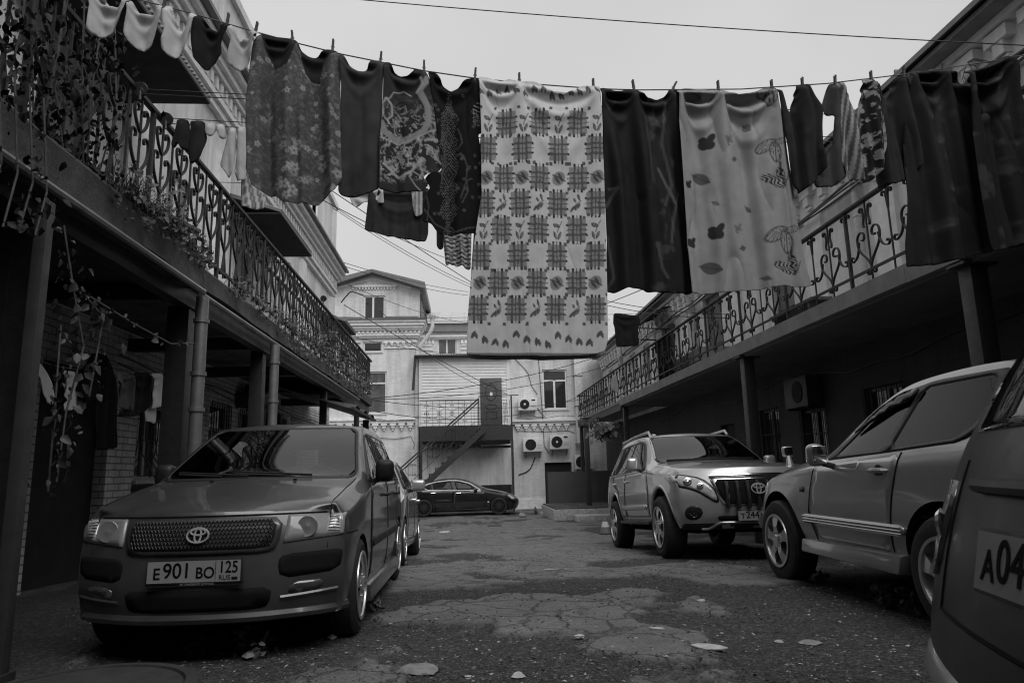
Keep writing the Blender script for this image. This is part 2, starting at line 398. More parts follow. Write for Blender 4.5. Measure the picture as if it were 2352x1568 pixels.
M_PIPE = mat('galvanised_pipe', .24, .42, metal=.55, var=.22, scale=7, bump=.1)
M_PIPEW = mat('white_painted_pipe', .6, .5, var=.2, scale=9)
M_ROOF = mat('grey_sheet_roof', .16, .5, metal=.3, var=.2, scale=3)
M_ROOFL = mat('pale_sheet_roof', .50, .45, metal=.2, var=.12, scale=2)
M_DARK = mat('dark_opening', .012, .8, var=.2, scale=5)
M_DOOR = mat('dark_grey_door', .07, .45, var=.25, scale=8)
M_FRAME = mat('white_window_frame', .72, .4, var=.06, scale=8)
M_FRAMED = mat('grey_window_frame', .3, .5, var=.15)  # even mid-grey copy of the white frame
M_GLASS = mat('window_glass', .03, .04, var=0, ior=1.55)
M_CURT = mat('grey_window_glass_with_curtain', .10, .06, var=.5, scale=2.5, ior=1.6)
M_BROWN = mat('weathered_timber', .10, .7, var=.35, scale=9, bump=.4)
M_SIDING = mat('pale_siding_boards', .70, .55, var=.06, scale=3)
M_WIRE = mat('black_cable', .015, .5, var=0)
M_ROPE = mat('grey_rope', .12, .8, var=.2, scale=60)
M_RUBBLE = mat('broken_stone', .34, .9, var=.35, scale=12, bump=.6, bscale=50)
M_GREYPANEL = mat('dark_grey_metal_panel', .075, .5, var=.15, scale=2)


def window(parent, Pf, u0, u1, z0, z1, mull=(.5,), trans=None, fw=.055, pane=None, name='window', sill=True, fm=None):
    """white frame in an opening with panes as its sub-part. Pf(u, z, d): d behind the wall face"""
    mb = MB()
    def bx(a, b, c, d, d0, d1):
        mb.hexa([Pf(a, c, d0), Pf(b, c, d0), Pf(b, c, d1), Pf(a, c, d1), Pf(a, d, d0), Pf(b, d, d0), Pf(b, d, d1), Pf(a, d, d1)])
    bx(u0, u1, z0, z0 + fw, .07, .13); bx(u0, u1, z1 - fw, z1, .07, .13)
    bx(u0, u0 + fw, z0 + fw, z1 - fw, .07, .13); bx(u1 - fw, u1, z0 + fw, z1 - fw, .07, .13)
    zt = z1 - fw
    if trans: zt = z0 + (z1 - z0) * trans; bx(u0 + fw, u1 - fw, zt - fw / 2, zt + fw / 2, .072, .128); zt -= fw / 2
    for m_ in mull:
        um = u0 + (u1 - u0) * m_; bx(um - fw * .6, um + fw * .6, z0 + fw, zt, .073, .127)
    if sill: bx(u0 - .04, u1 + .04, z0 - .05, z0, -.05, .10)
    fr = mb.build(name, fm or M_FRAME, parent)
    g = MB(); g.add([Pf(u0 + fw / 2, z0 + fw / 2, .1), Pf(u1 - fw / 2, z0 + fw / 2, .1), Pf(u1 - fw / 2, z1 - fw / 2, .1), Pf(u0 + fw / 2, z1 - fw / 2, .1)], [(0, 1, 2, 3)])
    o = g.build('pane', pane or M_GLASS, fr)
    return fr


def grille(parent, Pf, u0, u1, z0, z1, n=7, belly=.0, rails=(.0, .35, .7, 1.)):
    mb = MB()
    for i in range(n + 1):
        u = u0 + (u1 - u0) * i / n
        if belly: pts = [Pf(u, z1, -.03), Pf(u, z0 + .5, -.04), Pf(u, z0 + .28, -.07), Pf(u, z0 + .12, -.18), Pf(u, z0 + .02, -.22), Pf(u, z0 - .02, -.18)]
        else: pts = [Pf(u, z1, -.03), Pf(u, z0, -.03)]
        mb.tube(pts, .008, 5)
    for r in rails:
        z = z0 + (z1 - z0) * r; mb.tube([Pf(u0, z, -.035), Pf(u1, z, -.035)], .007, 5)
    return mb.build('grille', M_IRON, parent)


def cornice_strip(mb, prof, a, b, P):
    """prof: list of (proj0, z0, z1) boxes from u=a to u=b on the face P"""
    for pr, z0, z1 in prof:
        mb.hexa([P(a, z0, .02), P(b, z0, .02), P(b, z0, -pr), P(a, z0, -pr), P(a, z1, .02), P(b, z1, .02), P(b, z1, -pr), P(a, z1, -pr)])
def dentils(mb, a, b, z0, z1, w, gap, pr, P, steps=1):
    u = a
    while u + w < b:
        for s in range(steps):
            k = s * w * .2; zz0 = z1 - (z1 - z0) * (s + 1) / steps; zz1 = z1 - (z1 - z0) * s / steps; p = pr * (1 - .2 * s)
            mb.hexa([P(u + k, zz0, .01), P(u + w - k, zz0, .01), P(u + w - k, zz0, -p), P(u + k, zz0, -p), P(u + k, zz1, .01), P(u + w - k, zz1, .01), P(u + w - k, zz1, -p), P(u + k, zz1, -p)])
        u += w + gap

# ================================================================== left building
LX = -4.2
def PL(u, z, d): return V((LX - d, u, z))          # outer face looks towards +X; u runs along Y
lb = empty('brick_building', (LX, 10, 0), 'long two-storey white brick building on the left, behind the plant-hung balcony', 'building')
holes_low = [(7.15, 8.55, -.3, 2.25), (9.25, 10.45, 1.0, 2.35), (11.75, 12.75, .7, 2.25), (13.2, 14.2, .8, 2.25), (16.2, 17.2, .8, 2.2)]
mb = MB(); wall_holes(mb, -4, 21.8, -1.2, 2.8, holes_low, PL, .22)
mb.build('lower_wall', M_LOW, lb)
holes_up = [(5.0, 5.9, 3.05, 5.2), (6.6, 7.6, 3.05, 5.3), (9.6, 10.6, 3.9, 5.4), (12.6, 13.6, 3.05, 5.25), (15.4, 16.3, 3.9, 5.4), (20.3, 21.1, 3.05, 5.0)]
mb = MB(); wall_holes(mb, -4, 21.8, 2.8, 8.2, holes_up, PL, .25); mb.box(-9, LX - .3, -4, 21.79, -1.2, 8.1)
mb.add([(LX, 21.8, -1.2), (LX - 5, 21.8, -1.2), (LX - 5, 21.8, 8.2), (LX, 21.8, 8.2)], [(0, 1, 2, 3)])
mb.build('upper_wall', M_PLAST, lb)
for u in (-1.0, 3.6, 8.3, 11.4, 14.3, 17.4, 21.3): MB().box(LX - .01, LX + .09, u, u + .5, 3.06, 6.45).build('pilaster', M_TRIM, lb)
def corn(u0, u1, z, name):
    mb = MB()
    cornice_strip(mb, [(.10, z, z + .12), (.16, z + .12, z + .22), (.07, z + .22, z + .48), (.22, z + .48, z + .58), (.30, z + .58, z + .70), (.40, z + .70, z + .80)], u0, u1, PL)
    dentils(mb, u0 + .05, u1, z + .25, z + .47, .11, .12, .17, PL)
    return mb.build(name, M_TRIM, lb)
corn(-4, 13.2, 7.05, 'cornice'); corn(13.2, 21.85, 6.55, 'cornice')
mb = MB(); mb.box(LX - .3, LX + .52, -4, 13.2, 7.86, 7.93); mb.box(LX - .3, LX + .50, 13.2, 21.9, 7.36, 7.42); mb.build('gutter', M_ROOF, lb)
for a, b in ((4.5, 8.2), (10.2, 13.1), (18.9, 21.75)):
    mb = MB(); mb.box(LX - .5, LX + .05, a, b, 7.4, 9.45); mb.box(LX - .55, LX + .14, a - .06, b + .06, 9.45, 9.62); mb.box(LX - .05, LX + .1, a, a + .5, 7.6, 9.44); mb.box(LX - .05, LX + .1, b - .5, b, 7.6, 9.44)
    mb.build('parapet', M_PLAST, lb)
for h in holes_up:
    if h[2] < 3.2:
        d = MB(); d.hexa([PL(h[0], h[2], .1), PL(h[1], h[2], .1), PL(h[1], h[2], .16), PL(h[0], h[2], .16), PL(h[0], h[3], .1), PL(h[1], h[3], .1), PL(h[1], h[3], .16), PL(h[0], h[3], .16)]); dd = d.build('door', M_DOOR, lb)
        k = MB(); k.tube([PL(h[0] + .12, 4.0, .08), PL(h[0] + .12, 4.16, .08)], .012); k.build('handle', M_PIPE, dd)
    else: window(lb, PL, *h, mull=(.5,), pane=M_CURT)
dd = MB(); h = holes_low[0]; dd.hexa([PL(h[0], h[2], .14), PL(h[1], h[2], .14), PL(h[1], h[2], .2), PL(h[0], h[2], .2), PL(h[0], h[3], .14), PL(h[1], h[3], .14), PL(h[1], h[3], .2), PL(h[0], h[3], .2)]); dd.build('door', M_DARK, lb)
for i, h in enumerate(holes_low[1:]):
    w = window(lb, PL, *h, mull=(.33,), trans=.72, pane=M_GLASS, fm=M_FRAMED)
    grille(w, PL, h[0] + .02, h[1] - .02, h[2] + .05, h[3], n=8, belly=(1 if i == 0 else 0))
# window box under the first grille
mb = MB(); mb.box(LX - .01, LX + .30, 9.2, 10.5, .86, .93); mb.build('window_ledge', M_IRON2, lb)
for i, (u0, u1, z, pr, nm) in enumerate(((6.0, 8.25, 5.62, 1.05, 'dark flat canopy over the first door of the left balcony, behind hung underwear'), (12.0, 14.55, 5.62, .95, 'dark sloping canopy over the middle door of the left balcony'), (20.0, 21.9, 5.35, .75, 'small canopy at the far end of the left balcony, nearest the back house'))):
    c = empty('door_canopy', (LX, u0, z), nm, 'canopy', 'canopies over the left balcony doors')
    k = MB(); k.prism([(0, .30), (pr, 0), (pr, .05), (0, .36)], (LX, u0, z), (1, 0, 0), (0, 0, 1), (0, u1 - u0, 0)); k.build('roof_sheet', M_ROOF, c)
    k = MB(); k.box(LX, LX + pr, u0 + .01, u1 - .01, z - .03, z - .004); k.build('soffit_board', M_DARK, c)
    k = MB()
    n = int((u1 - u0) / .08)
    for q in range(n): k.tube([(LX + .02, u0 + .04 + q * .08, z + .365), (LX + pr + .02, u0 + .04 + q * .08, z + .05)], .016, 5)
    k.build('corrugation', M_ROOF, c)

# ------------------------------------------------------------------ left balcony
pt = empty('darkening_boards', (-3.3, 4.2, 0), 'dark boards added under the left balcony to darken the left edge', 'partition')
for i in range(9): MB().box(-4.19 + i * .185, -4.015 + i * .185, 4.2 + .006 * (i % 2), 4.225 + .006 * (i % 2), -.1, 2.57).build('board', M_DARKB, pt)  # near-black boards added to darken the space left of the post
bal = empty('balcony', (-3.3, 8, 2.9), 'left concrete balcony slab with weeds and moss hanging from its edge', 'balcony')
def lslab(x_edge, y0, y1, z0, z1):
    mb = MB(); n = int((y1 - y0) / .22)
    top = []; rows = []
    for i in range(n + 1):
        y = y0 + (y1 - y0) * i / n
        e = x_edge + .03 * (float(fbm(y * 1.7, 3.3, 5)) - .5)
        zb = z0 + .05 * (float(fbm(y * 2.3, 9.1, 8)) - .5)
        rows.append([(LX, y, z1), (e - .02, y, z1), (e, y, z1 - .03), (e - .01 + .02 * (float(fbm(y * 4, 1., 3)) - .5), y, (z0 + z1) / 2), (e, y, zb), (e - .05, y, zb), (LX, y, z0 + .02)])
    vs = [p for r in rows for p in r]; k = 7
    fs = [(i * k + j, (i + 1) * k + j, (i + 1) * k + (j + 1) % k, i * k + (j + 1) % k) for i in range(n) for j in range(k)]
    fs += [tuple(range(k)), tuple(n * k + j for j in range(k))[::-1]]
    mb.add(vs, fs); return mb
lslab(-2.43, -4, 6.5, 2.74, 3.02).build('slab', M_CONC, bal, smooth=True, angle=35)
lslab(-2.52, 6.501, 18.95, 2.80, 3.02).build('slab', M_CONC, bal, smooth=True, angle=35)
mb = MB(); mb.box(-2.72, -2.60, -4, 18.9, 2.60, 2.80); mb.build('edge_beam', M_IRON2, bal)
mb = MB(); mb.tube([(-2.42, -2, 2.70), (-2.42, 6.45, 2.70)], .028, 8); mb.tube([(-2.50, 6.6, 2.72), (-2.50, 16.5, 2.72)], .026, 8); mb.build('eaves_gutter', M_PIPE, bal, smooth=True)
for y in (2.0, 4.6, 6.3, 8.9, 11.3, 13.6, 16.2): MB().box(LX, -2.73, y - .06, y + .06, 2.58, 2.735).build('cross_beam', M_IRON2, bal)
for y, w, lab in ((4.05, .07, 'thin steel post at the left edge of the picture, wound with creeper'), (6.75, .2, 'thick dark post behind the first drainpipe on the left'), (9.25, .16, 'dark post behind the second drainpipe on the left'), (13.5, .12, 'dark post near the far end of the left balcony'), (17.6, .12, 'farthest dark post under the left balcony, beside the awning')):
    x = -2.45 if y < 5 else -2.72
    c = empty('balcony_post', (x, y, 0), lab, 'post', 'posts under the left balcony')
    k = MB(); z0 = gz(x, y) - .1; k.box(x - w / 2, x + w / 2, y - w / 2, y + w / 2, z0, 2.62); k.build('shaft', M_POSTG if y < 5 else M_IRON2, c, bevel=.006)
    k = MB(); k.box(x - w * .8, x + w * .8, y - w * .8, y + w * .8, z0, z0 + .14); k.build('foot_plate', M_IRON2, c)
def drainpipe(name, pts, r, m, label, group=None, collars=(), brackets=True):
    c = empty(name, pts[-1], label, 'drainpipe', group)
    k = MB(); k.tube(pts, r, 14); k.build('pipe', m, c, smooth=True)
    for p, ax in collars: MB().lathe([(r * 1.0, -.02), (r * 1.22, -.018), (r * 1.22, .018), (r, .02)], p, ax, 14).build('collar', m, c, smooth=True)
    return c
for y, lab in ((6.57, 'round metal drainpipe standing by the windscreen of the front left van'), (9.1, 'second metal drainpipe on the left, halfway along the balcony')):
    z0 = gz(-2.47, y)
    drainpipe('drainpipe', [(-2.47, y, 2.68), (-2.47, y, 1.5), (-2.47, y, z0 + .1)], .058, M_PIPE, lab, 'drainpipes of the left balcony', [((-2.47, y, z), (0, 0, 1)) for z in (2.45, 1.95, 1.62)])
# tarpaulin awning past the balcony's end
tarp = empty('tarpaulin_awning', (-2.6, 18.5, 2.6), 'sagging dark tarpaulin awning below the far end of the left balcony', 'awning')
mb = MB(); n = 14; vs = []
for i in range(n + 1):
    for j in range(9):
        a = i / n; b = j / 8
        vs.append((-3.9 + 1.85 * b, 12.9 + 3.2 * a, 2.74 - .50 * b ** 1.5 - .08 * math.sin(b * 3.1) + .03 * math.sin(a * 19 + b * 5) * b - .03 * math.cos(a * 6.28 * 3) * b))
mb.add(vs, [(i * 9 + j, i * 9 + j + 1, (i + 1) * 9 + j + 1, (i + 1) * 9 + j) for i in range(n) for j in range(8)])
o = mb.build('sheet', mat('black_tarpaulin', .02, .55, var=.3, scale=6, bump=.3, bscale=20), tarp, smooth=True, angle=80)
sm = o.modifiers.new('thick', 'SOLIDIFY'); sm.thickness = .008
mb = MB(); mb.bar((-2.07, 12.9, 2.20), (-2.07, 16.1, 2.20), .04, .04); mb.bar((-2.25, 15.9, 2.2), (-2.25, 15.9, -.7), .12, .12); mb.build('support_frame', M_IRON2, tarp)

# ================================================================== wrought-iron railings
def spiral(cx, cz, r0, r1, a0, a1, n=14):
    return [(cx + (r0 + (r1 - r0) * i / n) * math.cos(a0 + (a1 - a0) * i / n), cz + (r0 + (r1 - r0) * i / n) * math.sin(a0 + (a1 - a0) * i / n)) for i in range(n + 1)]
def bez(p0, p1, p2, p3, n=10):
    return [tuple((1 - t) ** 3 * a + 3 * (1 - t) ** 2 * t * b + 3 * (1 - t) * t * t * c + t ** 3 * d for a, b, c, d in zip(p0, p1, p2, p3)) for t in [i / n for i in range(n + 1)]]
PI = math.pi
def left_panel():
    """lyre pattern, .44 wide: heart with inward curls, scrolls above and below it"""
    mb = MB(); N_ = (1, 0, 0); w, t = .022, .014
    def rib(pts, s): mb.ribbon([(0, s * a, b) for a, b in pts], N_, w, t)
    for s in (-1, 1):
        rib(bez((.0, .34), (.10, .44), (.16, .50), (.15, .62)) + spiral(.095, .63, .055, .018, 0, 3.9)[1:], s)
        rib(bez((.0, .34), (.01, .24), (.035, .20), (.045, .12)) + spiral(.085, .11, .04, .016, PI, PI + 4.6)[1:], s)
        rib(bez((.0, .68), (.06, .72), (.115, .78), (.115, .86)) + spiral(.068, .86, .047, .017, 0, 4.2)[1:], s)
    mb.box(-.008, .008, -.208, -.192, .0, .98); mb.box(-.008, .008, -.008, .008, .05, .98)
    return mb
def right_panel():
    """.86 wide: large hearts round the post, a plain bar with small scrolls between posts"""
    mb = MB(); N_ = (1, 0, 0); w, t = .026, .014
    def rib(pts, o, s): mb.ribbon([(0, o + s * a, b) for a, b in pts], N_, w, t)
    for s in (-1, 1):
        rib(bez((.0, .18), (.04, .32), (.24, .36), (.225, .54)) + spiral(.130, .55, .095, .022, 0, 5.2, 20)[1:], 0, s)
        rib(bez((.0, .20), (.0, .14), (.02, .12), (.022, .10)) + spiral(.060, .12, .038, .014, PI, PI + 4.6)[1:], 0, s)
        rib(bez((.05, .66), (.10, .70), (.02, .76), (.055, .85)) + spiral(.095, .87, .04, .015, PI, PI - 4.6)[1:], 0, s)
        rib(bez((.0, .72), (.01, .80), (.01, .86), (.025, .90)) + spiral(.066, .90, .04, .015, PI, PI - 4.4)[1:], .43, s)
        rib(bez((.235, .52), (.21, .42), (.20, .34), (.075, .32)) + spiral(.075, .36, .04, .015, -PI / 2, -PI / 2 - 4.4)[1:], .43, -s)
    mb.box(-.008, .008, .422, .438, .0, .98); mb.box(-.008, .008, -.008, .008, .0, .98)
    return mb
def railing(name, label, x, y0, y1, z, step, panel, rail_w, post_every, bot):
    r = empty(name, (x, y0, z), label, 'railing')
    k = MB(); k.box(-rail_w / 2, rail_w / 2, 0, y1 - y0, .965, 1.0); k.build('top_rail', M_IRON, r, world=False, bevel=.005)
    k = MB(); k.box(-.012, .012, 0, y1 - y0, bot, bot + .03); k.build('bottom_rail', M_IRON, r, world=False)
    n = int((y1 - y0) / step); p0 = panel().build('scroll_panel', M_IRON, r, world=False)
    p0.location.y = step / 2
    for i in range(1, n):
        c = p0.copy(); COL.objects.link(c); c.parent = r; c.location.y = step * (i + .5)
    k = MB(); k.box(-.018, .018, -.018, .018, -.02, .97); q0 = k.build('post', M_IRON, r, world=False); q0.location.y = .02
    m = int((y1 - y0) / post_every)
    for i in range(1, m + 1):
        c = q0.copy(); COL.objects.link(c); c.parent = r; c.location.y = min(y1 - y0 - .02, post_every * i)
    return r
rl = railing('balcony_railing', 'black scrolled iron railing along the left balcony, weeds at its foot', -2.55, .7, 18.9, 3.02, .40, left_panel, .05, 1.6, .09)
k = MB(); k.box(-1.6, 0, 18.17, 18.2, .965, 1.0); k.box(-1.6, 0, 18.17, 18.2, .09, .12)
for i in range(14): k.box(-1.6 + i * .12, -1.59 + i * .12, 18.18, 18.19, .1, .97)
k.build('end_return', M_IRON, rl, world=False)
rr = railing('balcony_railing', 'black scrolled iron railing with large hearts along the right balcony', 4.68, 1.0, 29.0, 3.04, .86, right_panel, .07, 1.72, .13)
k = MB(); k.box(0, 1.4, 27.96, 28.0, .965, 1.0); k.box(0, 1.4, 27.96, 28.0, .13, .16)
for i in range(12): k.box(i * .12, i * .12 + .012, 27.97, 27.985, .1, .97)
k.build('end_return', M_IRON, rr, world=False)

# ================================================================== right building and balcony
RX = 6.1
def PR(u, z, d): return V((RX + d, u, z))
rb = empty('brick_building', (RX, 12, 0), 'long white building on the right with a toothed frieze under its eaves', 'building')
hl = [(5.2, 6.3, .9, 2.2), (7.2, 8.3, -.2, 2.1), (9.3, 10.3, .7, 2.1), (11.5, 12.4, .5, 1.95), (13.3, 14.2, .4, 2.1), (15.6, 16.5, -.5, 1.95), (18.3, 19.3, .3, 1.8), (20.8, 21.8, -.6, 1.8)]
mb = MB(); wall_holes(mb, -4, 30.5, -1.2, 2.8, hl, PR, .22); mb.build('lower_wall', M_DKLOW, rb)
hu = [(7.55, 8.35, 3.05, 5.0), (12.2, 13.1, 3.05, 5.0), (15.9, 17.1, 3.05, 5.2), (19.7, 20.9, 3.05, 5.2), (22.4, 23.3, 3.8, 5.1), (24.4, 25.3, 3.8, 5.1), (26.4, 27.3, 3.8, 5.1), (28.4, 29.2, 3.8, 5.1)]
mb = MB(); wall_holes(mb, -4, 30.5, 2.8, 6.2, hu, PR, .25); mb.box(RX + .3, 11, -4, 30.49, -1.2, 6.0); mb.build('upper_wall', M_PLAST, rb)
for u in (4.6, 8.9, 10.9, 14.6, 18.2, 21.6): MB().box(RX - .07, RX + .01, u, u + .55, 3.06, 5.2).build('pilaster', M_TRIM, rb)
mb = MB()
cornice_strip(mb, [(.06, 5.22, 5.30), (.05, 5.30, 5.72), (.22, 5.72, 5.80)], -4, 30.5, PR)
u = -3.5
while u < 30.2:                                      # stepped blocks of the frieze
    for (a, b, z0, z1, p) in ((0, .34, 5.56, 5.70, .17), (.09, .25, 5.40, 5.56, .15), (.09, .25, 5.33, 5.39, .11)):
        mb.hexa([PR(u + a, z0, .0), PR(u + b, z0, .0), PR(u + b, z0, -p), PR(u + a, z0, -p), PR(u + a, z1, .0), PR(u + b, z1, .0), PR(u + b, z1, -p), PR(u + a, z1, -p)])
    u += .5
mb.build('toothed_frieze', M_TRIM, rb)
mb = MB(); mb.box(RX - .44, RX + .3, -4, 30.6, 5.80, 5.86); mb.build('eaves_board', mat('grey_painted_board', .22, .7, var=.25, scale=4), rb)
mb = MB(); mb.prism([(-.52, 5.86), (4.5, 8.0), (4.5, 8.06), (-.52, 5.93)], (RX, -4, 0), (1, 0, 0), (0, 0, 1), (0, 34.7, 0))
y = 1.0
while y < 29: mb.box(RX - .50, RX - .46, y, y + .03, 5.93, 5.99); y += 2.3
mb.build('roof', M_ROOF, rb)
mb = MB(); mb.prism([(20.0, 6.3), (22.2, 7.35), (24.4, 6.3)], (RX + .8, 0, 0), (0, 1, 0), (0, 0, 1), (1.5, 0, 0)); mb.build('dormer', M_ROOFL, rb)
for h in hu:
    if h[2] < 3.2:
        d = MB(); d.hexa([PR(h[0], h[2], .1), PR(h[1], h[2], .1), PR(h[1], h[2], .16), PR(h[0], h[2], .16), PR(h[0], h[3], .1), PR(h[1], h[3], .1), PR(h[1], h[3], .16), PR(h[0], h[3], .16)])
        for q in (.25, .75): d.hexa([PR(h[0] + .1, 3.2 + q, .085), PR(h[1] - .1, 3.2 + q, .085), PR(h[1] - .1, 3.2 + q, .1), PR(h[0] + .1, 3.2 + q, .1), PR(h[0] + .1, 3.55 + q, .085), PR(h[1] - .1, 3.55 + q, .085), PR(h[1] - .1, 3.55 + q, .1), PR(h[0] + .1, 3.55 + q, .1)])
        dd = d.build('door', M_DOOR, rb); k = MB(); k.tube([PR(h[1] - .1, 4.0, .07), PR(h[1] - .1, 4.15, .07)], .012); k.build('handle', M_PIPE, dd)
    else: window(rb, PR, *h, mull=(.5,), pane=M_CURT)
for i, h in enumerate(hl):
    if h[2] < 0 or i in (5, 7):
        d = MB(); d.hexa([PR(h[0], h[2], .12), PR(h[1], h[2], .12), PR(h[1], h[2], .18), PR(h[0], h[2], .18), PR(h[0], h[3], .12), PR(h[1], h[3], .12), PR(h[1], h[3], .18), PR(h[0], h[3], .18)]); d.build('door', M_DARK, rb)
    else:
        w = window(rb, PR, *h, mull=(.5,), pane=M_GLASS, fm=M_DOOR); grille(w, PR, h[0], h[1], h[2], h[3], n=8)
rbal = empty('balcony', (5.4, 12, 2.9), 'plain right concrete balcony slab with a clean pale edge', 'balcony')
mb = MB(); y = -4.
while y < 20.7:
    y2 = min(y + 1.35, 20.8); mb.box(4.62, RX, y, y2 - .006, 2.84 + .004 * math.sin(y), 3.04); y = y2
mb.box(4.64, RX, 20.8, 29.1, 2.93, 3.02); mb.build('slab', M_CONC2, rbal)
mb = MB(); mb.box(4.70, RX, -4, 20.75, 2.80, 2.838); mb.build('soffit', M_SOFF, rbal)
mb = MB(); mb.box(4.66, 4.78, 20.8, 29.05, 2.72, 2.93); mb.build('edge_beam', M_IRON2, rbal)
for x, y, w, lab in ((4.78, 6.05, .17, 'dark post nearest the camera under the right balcony'), (4.78, 11.45, .18, 'dark steel post behind the silver off-roader under the right balcony'), (4.75, 20.6, .14, 'dark post at the joint of the right balcony slab'), (4.3, 25.0, .17, 'leaning dark steel post with flaking paint by the stone platform'), (4.72, 28.6, .14, 'farthest dark post under the right balcony by the back house')):
    c = empty('balcony_post', (x, y, 0), lab, 'post', 'posts under the right balcony')
    z0 = gz(x, y) - .05; k = MB(); k.box(x - w / 2, x + w / 2, y - w / 2, y + w / 2, z0, 2.80); k.build('shaft', M_IRON2, c, bevel=.008)
    k = MB(); k.box(x - w, x + w, y - w * .7, y + w * .7, 2.79, 2.815); k.build('cap_plate', M_IRON2, c)
drainpipe('drainpipe', [(5.72, 9.75, 5.75), (5.9, 9.75, 5.5), (6.0, 9.75, 5.3), (6.0, 9.75, 3.05)], .055, M_PIPEW, 'white drainpipe on the right wall above the scrolled railing, behind the striped laundry', None, [((6.0, 9.75, 4.7), (0, 0, 1))])
drainpipe('drainpipe', [(5.72, 17.6, 5.75), (5.95, 17.7, 5.45), (6.0, 17.75, 5.2), (6.0, 17.75, 3.05)], .07, M_PIPEW, 'white drainpipe with a bent top beside the door of the right balcony', None, [((6.0, 17.75, 4.9), (0, 0, 1))])
drainpipe('drainpipe', [(5.72, 25.2, 5.75), (5.72, 25.2, 5.1), (5.95, 26.0, 4.9), (6.0, 26.0, 4.6), (6.0, 26.0, 3.05)], .08, M_PIPEW, 'white elbowed drainpipe near the far end of the right building', None, [((6.0, 26.0, 4.5), (0, 0, 1))])
# curved canopy with open ironwork over the right balcony door
c = empty('door_canopy', (RX, 20.3, 5.2), 'curved black canopy with an open iron bracket over the right balcony door', 'canopy')
k = MB()
for a, b in zip([i / 8 for i in range(8)], [i / 8 for i in range(1, 9)]):
    za, zb = 5.62 - .62 * a ** 2, 5.62 - .62 * b ** 2
    k.hexa([(RX - 1.15 * a, 19.5, za), (RX - 1.15 * b, 19.5, zb), (RX - 1.15 * b, 21.2, zb), (RX - 1.15 * a, 21.2, za), (RX - 1.15 * a, 19.5, za + .015), (RX - 1.15 * b, 19.5, zb + .015), (RX - 1.15 * b, 21.2, zb + .015), (RX - 1.15 * a, 21.2, za + .015)])
k.build('roof_sheet', M_DARK, c)
k = MB()
for y in (19.5, 21.2):
    k.tube([(RX - 1.15 * t, y, 5.6 - .62 * t * t) for t in [i / 8 for i in range(9)]], .02); k.tube([(RX, y, 4.92), (RX - 1.15, y, 4.98)], .02)
    for t in (.25, .5, .75): k.tube([(RX - 1.15 * t, y, 5.6 - .62 * t * t), (RX - 1.15 * (t + .12), y, 4.95)], .012)
k.build('iron_bracket', M_IRON, c)
# caged lamp under the right eaves
c = empty('wall_lamp', (5.75, 6.6, 5.25), 'old caged wall lamp on a bent arm under the right eaves', 'lamp')
k = MB(); k.tube([(RX, 6.9, 5.45), (5.85, 6.9, 5.5), (5.72, 6.85, 5.42), (5.7, 6.8, 5.32)], .014); k.build('arm', M_PIPE, c, smooth=True)
k = MB(); k.lathe([(.03, .09), (.06, .07), (.075, .02), (.07, -.05), (.04, -.10), (0, -.12)], (5.7, 6.8, 5.24), (0, 0, 1), 16); k.build('glass_bowl', mat('cloudy_lamp_glass', .4, .2, var=.2), c, smooth=True)
k = MB()
for j in range(6):
    t = j * PI / 3; k.tube([(5.7 + r * math.cos(t), 6.8 + r * math.sin(t), 5.24 + h) for r, h in ((.05, .09), (.09, .0), (.07, -.1), (.0, -.15))], .004, 4)
k.build('cage', M_IRON, c)
# stone platform and grey panel at the far right
c = empty('stone_platform', (4.0, 24.5, -.6), 'low broken stone platform with a paved top at the foot of the leaning post', 'platform')
k = MB(); k.box(2.86, RX - .1, 23.6, 27.5, -1.0, -.30); k.build('base', M_RUBBLE, c, bevel=.03)
k = MB(); k.box(3.5, RX - .3, 22.9, 23.58, -1.0, -.47); k.build('step', M_RUBBLE, c, bevel=.03)
k = MB()
for i in range(9):
    for j in range(8):
        x = 2.9 + i * .36; y = 23.65 + j * .47; k.box(x, x + .34, y, y + .45, -.298, -.27 + .02 * RNG.rand())
k.build('paving_slabs', M_CONC, c)
c = empty('metal_screen', (4.2, 27.5, .2), 'plain dark grey screen panel standing behind the leaning post', 'screen panel')
k = MB(); k.box(3.13, 5.9, 27.4, 27.46, -.45, .92); k.build('panel', M_GREYPANEL, c)
k = MB(); k.box(3.10, 3.129, 27.38, 27.48, -.5, .95); k.build('edge_strip', M_IRON2, c)
# ================================================================== back house
BY = 31.0
def PB(u, z, d): return V((u, BY + d, z))
KK = 2352 / 4096
def crop(cx, cy, s): return lambda x, y: ((cx + x * s) * KK, (cy + y * s) * KK)
an = crop(1400, 1420, 700 / 1568); bk = crop(1340, 1000, 660 / 2070); rtc = crop(2000, 1400, 500 / 1089)
bb = empty('brick_building', (-3.8, BY, 0), 'white brick house with a gabled attic closing the yard at the back left', 'building')
mb = MB(); hb = [(-4.95, -3.50, 3.62, 5.48), (-4.55, -3.72, 6.36, 6.82)]
wall_holes(mb, -8, -2.2, -1.2, 7.8, hb, PB, .2); mb.add([(-2.2, BY, -1.2), (-2.2, BY + 6, -1.2), (-2.2, BY + 6, 7.8), (-2.2, BY, 7.8)], [(0, 1, 2, 3)])
mb.build('wall', M_WHITE, bb)
